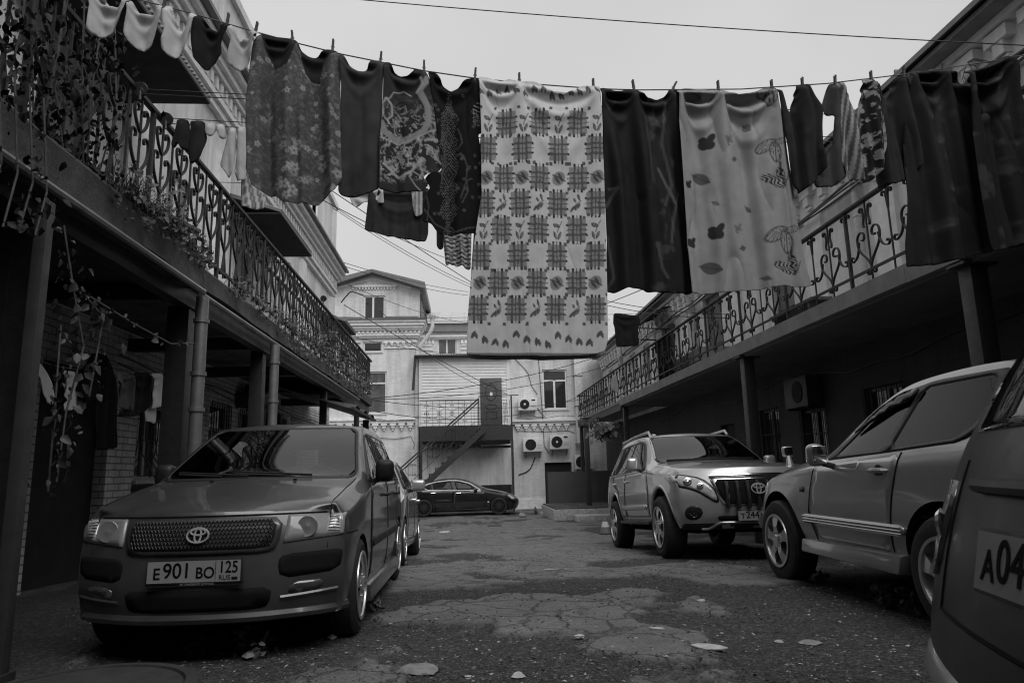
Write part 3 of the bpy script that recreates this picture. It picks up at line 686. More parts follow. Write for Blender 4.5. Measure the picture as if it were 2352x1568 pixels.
# attic storey with pediment
mb = MB(); ha = [(-4.58, -3.62, 7.82, 8.98)]
def PA(u, z, d): return V((u, BY + .12 + d, z))
wall_holes(mb, -6.3, -2.05, 7.8, 9.0, ha, PA, .2)
mb.add([PA(-6.3, 9.0, 0), PA(-2.05, 9.0, 0), PA(-2.05, 9.42, 0), PA(-4.17, 10.0, 0), PA(-6.3, 9.42, 0)], [(0, 1, 2, 3, 4)])
mb.add([PA(-2.05, 7.8, 0), PA(-2.05, 7.8, 5), PA(-2.05, 9.42, 5), PA(-2.05, 9.42, 0)], [(0, 1, 2, 3)])
mb.build('attic_wall', M_WHITE, bb)
mb = MB(); cornice_strip(mb, [(.10, 9.36, 9.46)], -5.1, -3.1, PA); dentils(mb, -5.08, -3.1, 9.26, 9.36, .07, .07, .07, PA)
for s in (-1, 1): mb.prism([(-4.17, 9.72), (-4.17, 9.80), (-4.17 + s * 1.75, 9.34), (-4.17 + s * 1.75, 9.26)], (0, BY + .06, 0), (1, 0, 0), (0, 0, 1), (0, .08, 0))
mb.build('pediment_moulding', M_TRIM, bb)
mb = MB()
for s in (-1, 1): mb.prism([(-4.17, 9.95), (-4.17, 10.10), (-4.17 + s * 2.38, 9.48), (-4.17 + s * 2.38, 9.20), (-4.17 + s * 2.30, 9.20)], (0, BY - .35, 0), (1, 0, 0), (0, 0, 1), (0, 5.5, 0))
mb.build('attic_roof', M_ROOF, bb)
mb = MB(); mb.box(-8, -4.62, BY - .1, BY + .12, 7.8, 7.93); mb.box(-3.58, -2.1, BY - .1, BY + .12, 7.8, 7.96); mb.build('attic_sill', M_ROOF, bb)
# main cornice, wrapped round the right corner
mb = MB()
def wrap(pr, z0, z1): mb.box(-8, -2.2 + pr, BY - pr, BY + .9, z0, z1)
for pr, z0, z1 in ((.10, 6.98, 7.06), (.16, 7.06, 7.16), (.12, 7.16, 7.30), (.24, 7.30, 7.38), (.30, 7.38, 7.50), (.38, 7.50, 7.64), (.44, 7.64, 7.74)): wrap(pr, z0, z1)
dentils(mb, -8, -2.0, 7.17, 7.30, .10, .09, .19, PB)
mb.box(-8, -4.66, BY - .06, BY + .02, 6.78, 6.84); mb.box(-3.62, -2.14, BY - .06, BY + .02, 6.78, 6.84); dentils(mb, -6, -4.7, 6.62, 6.78, .13, .13, .09, PB, 2); dentils(mb, -3.6, -2.2, 6.62, 6.78, .13, .13, .09, PB, 2)
mb.box(-8, -4.66, BY - .05, BY + .02, 6.50, 6.56); mb.box(-3.62, -2.15, BY - .05, BY + .02, 6.50, 6.56)
mb.build('cornice', M_TRIM, bb)
mb = MB(); mb.box(-8, -1.72, BY - .5, BY + .95, 7.742, 7.80); mb.build('cornice_flashing', M_ROOF, bb)
mb = MB(); cornice_strip(mb, [(.10, 3.18, 3.30), (.16, 3.30, 3.38)], -8, -2.2, PB); dentils(mb, -6, -2.2, 2.86, 3.17, .27, .11, .13, PB, 3); mb.build('string_course', M_TRIM, bb)
window(bb, PB, *hb[0], mull=(.36,), trans=.72, fw=.07, pane=M_CURT); window(bb, PB, *hb[1], mull=(), fw=.06)
window(bb, PA, *ha[0], mull=(.44,), fw=.07, pane=M_GLASS, sill=False)
mb = MB(); P0, P1 = V((-2.02, BY + .2, 9.05)), V((-1.72, BY - .1, 7.82))
mb.bar(P0, P1, .04, .04); mb.bar((-2.02, BY + .2, 9.05), (-2.02, BY + .2, 7.8), .03, .03)
for i in range(1, 9):
    p = P0.lerp(P1, i / 9); mb.bar(p, (p.x, p.y, 7.8), .02, .02)
mb.build('roof_ladder_rail', M_IRON2, bb)
drainpipe('drainpipe', [tuple(V((-1.46, BY - .25, 7.72))), (-1.46, BY - .25, 7.45), (-1.55, BY - .2, 7.2), (-2.12, BY - .12, 6.45), (-2.16, BY - .1, 6.2), (-2.16, BY - .1, 3.2), (-2.16, BY - .1, -.4)], .085, M_PIPEW, 'white drainpipe running slantwise under the back cornice and down past the siding', None, [((-2.16, BY - .1, z), (0, 0, 1)) for z in (6.0, 3.4, 1.6)])
k = MB(); k.lathe([(.085, 0), (.17, .22), (.17, .34)], (-1.46, BY - .25, 7.68), (0, 0, 1), 12); hop = k.build('rain_hopper', M_PIPEW, None); tag(hop, 'flared rain hopper on top of the slanting white drainpipe', 'rain hopper')

# recessed wing behind
rw = empty('recessed_wing', (0, 33, 0), 'set-back white wing with a pale sheet roof, behind the hung blanket', 'building')
RYY = 33.0
def PW(u, z, d): return V((u, RYY + d, z))
mb = MB(); wall_holes(mb, -2.2, 6.5, -1, 7.8, [(-1.32, -.42, 6.5, 7.32)], PW, .15); mb.build('wall', M_WHITE, rw)
mb = MB(); cornice_strip(mb, [(.1, 7.28, 7.36), (.18, 7.36, 7.46), (.1, 7.46, 7.6)], -2.2, 6.5, PW); dentils(mb, -2.1, -1.4, 7.05, 7.24, .1, .07, .07, PW)
for z in (6.55, 6.75, 6.95): mb.box(-2.0, -1.55, RYY - .06, RYY, z, z + .06); mb.box(-.2, .35, RYY - .06, RYY, z, z + .06)
dentils(mb, -.2, .4, 7.05, 7.24, .1, .07, .07, PW)
mb.build('cornice', M_TRIM, rw)
mb = MB(); mb.box(-2.2, 6.5, RYY - .30, RYY, 7.6, 8.0); mb.build('fascia', mat('grey_fascia_sheet', .19, .6, var=.1, scale=3), rw)
mb = MB(); mb.prism([(-.42, 8.0), (3.2, 9.3), (3.2, 9.36), (-.42, 8.12)], (-2.2, RYY, 0), (0, 1, 0), (0, 0, 1), (9.2, 0, 0))
for i in range(14): mb.prism([(-.42, 8.12), (3.2, 9.36), (3.2, 9.40), (-.42, 8.16)], (-2.0 + i * .66, RYY, 0), (0, 1, 0), (0, 0, 1), (.025, 0, 0))
mb.build('sheet_roof', M_ROOFL, rw)
window(rw, PW, -1.32, -.42, 6.5, 7.32, mull=(.48,), fw=.06, pane=M_CURT)

# right wing of the back house
rwg = empty('brick_building', (3.6, BY, 0), 'white plastered house front at the back right, carrying the air conditioners', 'building')
hb2 = [(3.44, 4.55, 3.66, 5.45), (3.42, 4.62, -.9, 1.32)]
mb = MB(); wall_holes(mb, 1.95, 8.0, -1.2, 6.6, hb2, PB, .2); mb.add([(1.95, BY, -1.2), (1.95, BY, 6.6), (1.95, BY + 3, 6.6), (1.95, BY + 3, -1.2)], [(0, 1, 2, 3)]); mb.build('wall', M_WHITE, rwg)
mb = MB(); cornice_strip(mb, [(.12, 3.02, 3.12), (.20, 3.12, 3.20)], 1.9, 4.88, PB); dentils(mb, 2.15, 4.85, 2.72, 3.01, .26, .10, .13, PB, 3)
cornice_strip(mb, [(.08, 6.2, 6.3), (.2, 6.3, 6.42), (.3, 6.42, 6.6)], 1.9, 8, PB)
mb.build('string_course', M_TRIM, rwg)
mb = MB(); mb.prism([(-.4, 6.6), (4, 8.4), (4, 8.5), (-.4, 6.7)], (1.8, BY, 0), (0, 1, 0), (0, 0, 1), (6.5, 0, 0)); mb.build('sheet_roof', M_ROOFL, rwg)
mb = MB(); mb.box(1.96, 3.40, BY - .06, BY + .02, -1.1, -.22); mb.build('plinth', M_TRIM, rwg)
window(rwg, PB, *hb2[0], mull=(.48,), trans=.72, fw=.07, pane=M_GLASS)
mb = MB(); mb.box(3.44, 4.60, BY + .14, BY + .18, -.9, 1.3); mb.build('door', M_DARK, rwg)
# square duct
duct = empty('ventilation_duct', (5.0, BY - .2, 2), 'tall square white ventilation duct right of the back window', 'duct')
k = MB(); k.box(4.86, 5.2, BY - .3, BY, 2.05, 6.5); k.build('shaft', M_PIPEW, duct)
k = MB()
for z in (2.1, 3.75, 5.1): k.box(4.83, 5.23, BY - .33, BY, z, z + .03)
k.build('joint_flange', M_PIPE, duct)
# air conditioners
def aircon(x0, x1, z0, z1, lab, face, fanx=.34):
    w, h = x1 - x0, z1 - z0; y1 = BY - .12; y0 = y1 - .30
    c = empty('air_conditioner', (x0, y1, z0), lab, 'air conditioner', 'air conditioners on the back wall')
    k = MB(); k.box(x0, x1, y0, y1, z0, z1); k.build('casing', M_AC, c, bevel=.018)
    fx, fz, r = x0 + w * fanx, z0 + h * .5, h * .40
    k = MB(); k.lathe([(r, 0), (r, .012), (0, .012)], (fx, y0 + .004, fz), (0, -1, 0), 28); f = k.build('fan_opening', M_DARK, c)
    k = MB()
    for q in (.95, .8, .65, .5): k.tube([(fx + r * q * math.cos(t), y0 - .016, fz + r * q * math.sin(t)) for t in [i * PI / 14 for i in range(29)]], .004 if face else .006, 4)
    for j in range(12 if face else 6): t = j * 2 * PI / (12 if face else 6); k.tube([(fx + .05 * math.cos(t), y0 - .017, fz + .05 * math.sin(t)), (fx + r * math.cos(t + .3), y0 - .017, fz + r * math.sin(t + .3))], .003, 4)
    k.build('grille', M_IRON2, f)
    if face: k = MB(); k.lathe([(.05, 0), (.045, .012), (0, .014)], (fx, y0 - .02, fz), (0, -1, 0), 16); k.build('hub', M_FRAME, f)
    k = MB()
    for q in (.25, .35, .45): k.box(x0 + w * .68, x0 + w * .95, y0 - .004, y0 + .01, z0 + h * q, z0 + h * q + .008)
    k.build('louvre', M_PIPE, c)
    if face: k = MB(); k.box(x0 + w * .70, x0 + w * .90, y0 - .006, y0 + .01, z0 + h * .78, z0 + h * .90); k.build('badge', M_DARK, c)
    k = MB()
    for q in (.15, .85): k.bar((x0 + w * q, BY, z0 - .02), (x0 + w * q, y0, z0 - .02), .03, .03); k.bar((x0 + w * q, BY, z0 - .25), (x0 + w * q, y0 + .05, z0 - .03), .02, .02)
    k.build('bracket', M_IRON2, c)
    return c
M_AC = mat('off_white_enamel', .66, .4, var=.1, scale=3)
aircon(2.29, 3.13, 3.60, 4.13, 'air conditioner with a black fan, beside the back window and above the ledge', True)
aircon(2.46, 3.34, 1.80, 2.40, 'weathered air conditioner with a plain grey fan, lower left of the pair under the ledge', False, .38)
aircon(3.63, 4.51, 1.88, 2.50, 'air conditioner with a spoked fan, lower right of the pair under the ledge', True, .36)
aircon(4.7, 5.55, 1.0, 1.62, 'half-hidden air conditioner low behind the leaning post', False)
# cables on the wall
def cable(pts, r, lab, group, m=None, name='cable'):
    k = MB(); k.tube(pts, r, 5); o = k.build(name, m or M_WIRE, None); tag(o, lab, 'cable', group); return o
def sag(p, q, s, n=16):
    p, q = V(p), V(q); return [p.lerp(q, i / n) - V((0, 0, 4 * s * (i / n) * (1 - i / n))) for i in range(n + 1)]
def wallp(f, pts, d=.03): return [V(at_y(*f(*p), BY - d)) for p in pts]
WG = 'cables fixed along the back wall'
cable(wallp(rtc, [(335, 70), (345, 200), (352, 300), (365, 480), (372, 600), (380, 720), (385, 830), (430, 900)]), .012, 'cable running down the back wall just left of the right window', WG)
cable(wallp(rtc, [(125, 70), (215, 160), (245, 200), (275, 310), (325, 385)]), .012, 'cable falling from the upper left to the first air conditioner', WG)
cable(wallp(rtc, [(310, 480), (345, 530), (390, 580), (320, 585), (290, 570)]), .014, 'loose cable loop under the first air conditioner', WG)
cable(wallp(rtc, [(305, 930), (285, 990), (265, 1030), (230, 1060), (160, 1085)]), .022, 'thick dark hose hanging under the weathered air conditioner', WG)
cable(wallp(rtc, [(150, 590), (250, 600), (400, 590), (520, 570), (650, 575)], .22), .01, 'thin cable lying along the ledge below the right window', WG)
cable(wallp(rtc, [(150, 705), (370, 710), (480, 708), (590, 700), (650, 720)], .02), .009, 'cable strung just below the stepped brackets on the right', WG)
cable(wallp(an, [(140, 745), (280, 740), (400, 750), (480, 740), (545, 725), (575, 790), (570, 840)]), .010, 'drooping cable below the stepped brackets on the left house', WG)
cable(wallp(an, [(130, 575), (270, 570), (350, 590), (450, 580), (570, 578)], .2), .010, 'slack cable lying on the ledge of the left back house', WG)
# ---------------------------------------------------------------- siding annex with landing and stairs
ax = empty('siding_annex', (0, BY - .3, 3), 'pale clapboard lean-to with a door, above the outside stairs', 'annex')
y0 = BY - .32
mb = MB(); z = 3.0
while z < 5.97:
    mb.prism([(0, z), (-.022, z), (-.004, z + .135), (0, z + .135)], (-1.98, y0, 0), (0, 1, 0), (0, 0, 1), (3.92, 0, 0)); z += .135
mb.box(-1.98, 1.94, y0 + .002, BY, 3.0, 6.0)
mb.build('siding', M_SIDING, ax)
mb = MB(); mb.box(-2.06, -1.92, y0 - .04, BY + .02, 2.98, 6.0); mb.box(1.80, 1.95, y0 - .04, BY + .02, 2.98, 6.0); mb.build('corner_trim', M_FRAME, ax)
mb = MB(); mb.box(-2.25, 2.05, y0 - .30, BY + 1, 6.0, 6.07); mb.build('fascia', M_IRON2, ax)
mb = MB()
for i in range(44): mb.tube([(-2.22 + i * .098, y0 - .36, 6.10), (-2.22 + i * .098, BY + 2.0, 6.42)], .045, 6)
mb.build('corrugated_roof', M_ROOFL, ax)
mb = MB(); mb.bar((-2.20, y0 - .2, 6.0), (-2.30, y0 - .2, 4.55), .11, .08); mb.build('side_board', M_IRON2, ax)
# door
dx0, dx1 = .63, 1.58
d = MB(); d.box(dx0, dx1, y0 - .06, y0, 3.0, 5.06); dr = d.build('door', M_DOOR, ax, bevel=.006)
k = MB()
def loop(pts): k.tube(pts + [pts[0]], .016, 5)
cxd = (dx0 + dx1) / 2
loop([(cxd + .24 * math.cos(t) * (1 if abs(math.cos(t)) > .3 else 1), y0 - .065, 4.42 + .36 * math.sin(t)) for t in np.linspace(0, 2 * PI, 25)[:-1]])
loop([(cxd + .25 * math.cos(t), y0 - .065, 3.78 + .11 * math.sin(t)) for t in np.linspace(0, 2 * PI, 21)[:-1]])
loop([(cxd - .22, y0 - .065, 3.25), (cxd + .22, y0 - .065, 3.25), (cxd + .22, y0 - .065, 3.56), (cxd - .22, y0 - .065, 3.56)])
k.build('moulding', M_IRON2, dr)
k = MB(); k.box(cxd - .05, cxd + .06, y0 - .075, y0 - .066, 4.25, 4.42); k.build('notice', M_FRAME, dr)
k = MB(); k.tube([(dx0 + .08, y0 - .09, 3.95), (dx0 + .08, y0 - .09, 4.15)], .014); k.build('handle', M_PIPE, dr)
# ground-floor garage front under the landing
ga = empty('garage_front', (0, BY, 0), 'white plastered garage wall with a tin drip roof under the landing', 'garage')
mb = MB(); mb.box(-2.0, 1.95, BY - .1, BY + .1, -1.0, 2.0); mb.build('wall', M_PLAST, ga)
mb = MB(); mb.box(.3, 1.94, BY - .12, BY - .1, -.7, .42); mb.build('door', M_DARK, ga)
mb = MB(); n = 60
vs = []
for i in range(n + 1):
    x = -1.98 + 2.6 * i / n; zz = .03 * math.sin(i * PI / 2.5)
    vs += [(x, BY - .55, 2.02 + zz), (x, BY - .1, 2.22 + zz)]
mb.add(vs, [(2 * i, 2 * i + 2, 2 * i + 3, 2 * i + 1) for i in range(n)]); o = mb.build('tin_roof', M_ROOFL, ga); o.modifiers.new('thick', 'SOLIDIFY').thickness = .01
mb = MB(); mb.box(-.8, .6, BY - .16, BY - .1, 2.05, 2.10); mb.bar((.35, BY - .16, 2.1), (1.95, BY - .16, 2.14), .05, .05); mb.build('lintel_moulding', M_TRIM, ga)
# junk on the low shelf behind the saloon
c = empty('rubbish_heap', (1.4, BY - .5, .3), 'heap of boards and rubble on the ledge behind the black saloon', 'rubbish')
k = MB()
for i in range(26):
    x = -.3 + 2.2 * RNG.rand(); k.obox((x, BY - .45 + .2 * RNG.rand(), -.55 + .6 * RNG.rand()), (.08 + .16 * RNG.rand(), .03 * RNG.randn(), .03 * RNG.randn()), (0, .06, .01), (.01 * RNG.randn(), 0, .03 + .04 * RNG.rand()))
k.box(-.3, 1.9, BY - .6, BY - .2, -.8, -.45); k.build('boards', M_BROWN, c)
# stairs
stx = empty('outside_staircase', (0, 30, 0), 'black steel outside staircase with scrolled railings up to the landing', 'staircase')
LYF, LYB = 29.75, BY - .33
mb = MB(); mb.box(-1.95, 1.95, LYF, LYB, 2.84, 2.92); mb.box(-1.97, 1.97, LYF - .03, LYF, 2.30, 2.92); mb.box(-1.95, -1.87, LYF, LYB, 2.6, 2.84); mb.box(1.87, 1.95, LYF, LYB, 2.6, 2.84); mb.build('landing', M_IRON2, stx)
mb = MB(); mb.bar((-1.9, LYF - .02, -.7), (-1.9, LYF - .02, 2.3), .1, .1); mb.bar((1.93, LYF - .02, -.7), (1.93, LYF - .02, 2.3), .1, .1); mb.build('support_post', M_IRON2, stx)
ST0, ST1 = V((.75, 29.2, 2.72)), V((-1.75, 29.2, .50)); ST2 = ST1 + (ST1 - ST0) * .52
mb = MB()
for y in (28.95, 29.68): mb.bar((ST0.x, y, ST0.z), (ST2.x, y, ST2.z), .05, .22)
mb.build('stringer', M_IRON2, stx)
mb = MB(); n = 15
for i in range(n):
    t = (i + .5) / n; p = ST0.lerp(ST2, t); mb.box(p.x - .14, p.x + .14, 28.93, 29.7, p.z + .12, p.z + .16); mb.box(p.x - .14, p.x - .11, 28.93, 29.7, p.z - .06, p.z + .12)
mb.build('treads', M_IRON2, stx)
mb = MB(); HT, HB = V((.52, 28.95, 3.98)), V((-2.95, 28.95, .98))
mb.bar(HT, HB, .05, .06); mb.bar(HT - V((0, 0, .14)), HB - V((0, 0, .14)), .03, .05); mb.bar(HT, (.52, 28.95, 2.8), .05, .05); mb.bar((HB.x + .1, 28.95, HB.z + .08), (HB.x + .1, 28.95, -.6), .05, .05)
q0, q1 = HT - V((.2, 0, 1.0)), HB - V((0, 0, .95)); mb.bar(q0, q1, .02, .02)
mb.build('handrail', M_IRON2, stx)
def scrollx(mb, cx, cz, s, y):
    for sx in (-1, 1):
        for sz in (-1, 1):
            pts = [(cx, cz + sz * .02 * s)] + [(cx + sx * (.09 * s + a - cx), b) for a, b in [(cx + (q[0]), cz + q[1]) for q in [(r * math.cos(t) , sz * (.22 * s + r * math.sin(t))) for r, t in zip(np.linspace(.09 * s, .02 * s, 12), np.linspace(PI, -2.6, 12))]]]
            mb.tube([(a, y, b) for a, b in pts], .008, 4)
mb = MB(); yy = LYF
for x in np.arange(-1.95, .5, .27): mb.tube([(x, yy, 2.92), (x, yy, 4.02)], .008, 4)
mb.box(-1.97, .52, yy - .02, yy + .02, 4.0, 4.04); mb.box(-1.97, .52, yy - .01, yy + .01, 3.05, 3.07); mb.box(-1.97, .52, yy - .01, yy + .01, 3.88, 3.9)
for cx in (-1.68, -1.14, -.60, -.06): scrollx(mb, cx, 3.28, .62, yy); scrollx(mb, cx, 3.64, .62, yy)
for cx in (-1.41, -.87, -.33):
    mb.tube([(cx + .27 * math.cos(t), yy, 3.46 + .20 * math.sin(t)) for t in np.linspace(0, 2 * PI, 21)], .008, 4)
for x in (1.5, 1.62, 1.74, 1.86): mb.tube([(x, yy, 2.92), (x, yy, 4.0)], .008, 4)
scrollx(mb, 1.68, 3.28, .62, yy); scrollx(mb, 1.68, 3.66, .62, yy)
mb.bar((.52, yy, 4.15), (2.25, yy, 4.19), .03, .035); mb.bar((1.93, yy, 2.9), (1.93, yy, 4.2), .06, .06)
mb.build('landing_railing', M_IRON, stx)
mb = MB(); yy = 28.95
for i in range(9):
    t = (i + .5) / 9; a = HT.lerp(HB, t); mb.tube([(a.x, yy, a.z), (a.x, yy, a.z - 1.0)], .008, 4)
for t in (.32, .55, .78):
    a = HT.lerp(HB, t); scrollx(mb, a.x, a.z - .5, .8, yy); mb.tube([(a.x + .3 * math.cos(s), yy, a.z - .52 + .22 * math.sin(s)) for s in np.linspace(0, 2 * PI, 21)], .008, 4)
mb.build('stair_railing', M_IRON, stx)

# ================================================================== cables across the yard
XG = 'cables strung across the yard'
def across(a, b, ya, yb, s, r, lab): cable(sag(at_y(*a, ya), at_y(*b, yb), s), r, lab, XG)
across((700, -12), (2420, 108), 6.8, 5.7, .05, .0055, 'single thin cable crossing the open sky above all the laundry')
across((-40 + 790, 430), (1240, 747), 17, 24, .05, .012, 'dark cable falling steeply from the left eaves across the attic gable')
across((760, 470), (1170, 690), 20, 29, .25, .010, 'cable slanting over the attic roof towards the hung blanket')
across((765, 478), (1172, 694), 20, 29.5, .3, .009, 'second cable running close under the slanting one over the attic roof')
across((640, 405), (1075, 610), 12, 26, .15, .010, 'cable from behind the floral dress to the striped cloth')
across((780, 600), (1075, 670), 21, 30, .12, .010, 'upper of the two level cables above the attic gable')
across((780, 608), (1075, 678), 21, 30, .14, .010, 'lower of the two level cables above the attic gable')
across((770, 640), (1075, 742), 21, 31, .2, .009, 'cable crossing the attic window to the pale sheet roof')
across((800, 770), (1110, 812), 21, 30, .2, .009, 'cable sagging across the cornice of the back house')
across((790, 700), (1165, 905), 21.5, 29, .1, .013, 'heavy cable from the left eaves to the landing rail corner')
across((870, 708), (1160, 905), 31, 29.5, .6, .012, 'curved cable from the attic window down over the siding')
across((850, 915), (1400, 810), 19, 27, .25, .012, 'cable rising from the left railing end to the right drainpipe')
across((850, 917), (1420, 830), 19, 26, .35, .010, 'lower cable rising from the left railing end to the right balcony')
across((855, 919), (1340, 915), 19, 28.8, .3, .010, 'nearly level cable between the ends of the two railings')
across((862, 945), (1340, 905), 19.5, 28.8, .55, .011, 'slack cable dipping in front of the landing')
across((1380, 640), (1590, 655), 14.5, 13.0, .05, .008, 'laundry cord beneath the dark hung cloth by the right frieze')
across((1370, 705), (1510, 650), 24, 14, .02, .012, 'dark cord rising to the right beside the blanket')
across((1390, 690), (1680, 722), 18, 15.2, .08, .009, 'upper of the two thin cords ending at the right railing finial')
across((1390, 700), (1680, 730), 18, 15.2, .10, .009, 'lower of the two thin cords ending at the right railing finial')
k = MB(); k.tube([(RX - .2, y, 5.2 + .03 * math.sin(y * 2.1)) for y in np.arange(2, 30, .4)], .02, 5); k.tube([(RX - .22, y, 5.12 + .04 * math.sin(y * 1.3 + 1)) for y in np.arange(2, 30, .4)], .016, 5); k.tube([(RX - .18, y, 5.16 + .05 * math.sin(y * .9 + 2)) for y in np.arange(2, 30, .4)], .014, 5)
o = k.build('cable_bundle', M_WIRE, None); tag(o, 'loose bundle of black cables along the right wall under the frieze', 'cable')
# attic bracket arm
k = MB(); k.tube([V(at_y(*bk(*p), 30.4)) for p in [(75, 660), (130, 590), (185, 530), (215, 520), (260, 535), (360, 570)]], .03, 6); tag(k.build('bent_cable', M_WIRE, None), 'bent thick dark cable reaching to the attic window', 'cable')
# finials and pulleys on the railings
def pulley(x, y, z, lab, r=.05):
    c = empty('clothesline_pulley', (x, y, z), lab, 'pulley', 'clothesline pulleys on the railings')
    k = MB(); k.lathe([(r, -.012), (r * .8, -.004), (r * .8, .004), (r, .012)], (x, y, z), (0, 1, .4), 16); k.build('wheel', M_IRON2, c)
    k = MB(); k.tube([(x, y, z), (x, y, z - .09)], .01, 5); k.build('bracket', M_IRON2, c)
for x, y, z, lab in ((-2.5, 5.15, 3.99, 'flat pulley on the left railing just under the dark canopy'), (-2.5, 5.62, 3.99, 'flat pulley on the left railing where the socks hang'), (4.62, 10.15, 4.12, 'round dark pulley standing on the right railing beside the butterfly sheet'), (4.66, 15.15, 4.12, 'round dark pulley on the right railing where two thin cords end'), (-2.5, 12.2, 4.08, 'round pulley on the left railing in front of the lamp')):
    pulley(x, y, z, lab, .075 if x > 0 else .055)
c = empty('wall_lamp', (-3.9, 12.3, 4.9), 'small round lamp on the left facade above the railing', 'lamp')
k = MB(); k.lathe([(.0, .14), (.05, .12), (.06, .0), (.09, -.02), (.085, -.06), (.04, -.10), (0, -.11)], (-3.75, 14.6, 5.35), (0, 0, 1), 14); k.build('glass_bowl', M_PIPEW, c, smooth=True)
k = MB(); k.tube([(LX, 14.6, 5.5), (-3.75, 14.6, 5.48)], .015); k.build('arm', M_IRON2, c)
# ================================================================== vehicles
M_GREYP = mat('dusty_grey_car_paint', .07, .36, metal=.4, var=.3, scale=3.5, coat=.6)
M_SILV = mat('silver_car_paint', .45, .30, metal=.55, var=.06, scale=2, coat=1.)
M_SILV2 = mat('warm_silver_car_paint', .30, .30, metal=.55, var=.08, scale=2, coat=1.)
M_SILV3 = mat('light_silver_car_paint', .42, .28, metal=.6, var=.05, scale=2, coat=1.)
M_BLACKP = mat('black_car_paint', .006, .25, var=0, coat=1.)
M_DKP = mat('dark_car_paint', .008, .38, var=.1, coat=.06)
M_DKP.node_tree.nodes['Principled BSDF'].inputs['Specular IOR Level'].default_value = .3
M_BUMP = mat('worn_silver_bumper', .28, .35, metal=.4, var=.2, coat=.5)
M_BADGE = mat('bright_badge', .42, .3, metal=.35, var=0)
M_CGLASS = mat('car_glass', .012, .02, var=0, ior=1.75)
M_CGLASS2 = mat('tinted_car_glass', .006, .02, var=0, ior=1.4)
M_CGLASS2.node_tree.nodes['Principled BSDF'].inputs['Specular IOR Level'].default_value = .26
def clear_glass(name, ior, tint):
    m, nt, b = nt_of(name); N = nt.nodes; L = nt.links; N.remove(b)
    f = N.new('ShaderNodeFresnel'); f.inputs['IOR'].default_value = ior; t = N.new('ShaderNodeBsdfTransparent'); t.inputs['Color'].default_value = g3(tint)
    g = N.new('ShaderNodeBsdfGlossy'); g.inputs['Roughness'].default_value = .015; g.inputs['Color'].default_value = g3(.9)
    mx = N.new('ShaderNodeMixShader'); L.new(f.outputs[0], mx.inputs[0]); L.new(t.outputs[0], mx.inputs[1]); L.new(g.outputs[0], mx.inputs[2]); L.new(mx.outputs[0], N['Material Output'].inputs['Surface'])
    return m
M_CLEAR = clear_glass('clear_windscreen_glass', 1.7, .62)
M_TINT = clear_glass('tinted_side_glass', 1.36, .33)
M_SEAT = mat('dark_seat_fabric', .05, .9, var=.25, scale=12)
M_RUB = mat('black_rubber', .016, .75, var=.25, scale=20)
M_TRIMB = mat('black_plastic_trim', .014, .5, var=.2, scale=15)
M_CHROME = mat('chrome', .75, .12, metal=1., var=0)
M_ALLOY = mat('alloy_wheel', .55, .3, metal=.85, var=.1, scale=6)
M_ALLOYD = mat('dark_alloy_wheel', .06, .4, metal=.8, var=.1, scale=6)
M_LAMP = mat('headlamp_glass', .42, .12, metal=.1, var=.25, scale=5, coat=1.)
M_LAMP2 = mat('hazy_headlamp_plastic', .20, .3, metal=0., var=.3, scale=3, coat=.7)
M_LAMPR = mat('dark_tail_lamp', .05, .12, var=.4, scale=9, coat=1.)
M_PLATE = mat('number_plate_white', .22, .5, var=.1, scale=8)
M_INK = mat('number_plate_black', .008, .85, var=0)
M_INK.node_tree.nodes['Principled BSDF'].inputs['Specular IOR Level'].default_value = .15


def eval_mesh(o):
    dg = bpy.context.evaluated_depsgraph_get(); dg.update()
    return bpy.data.meshes.new_from_object(o.evaluated_get(dg))


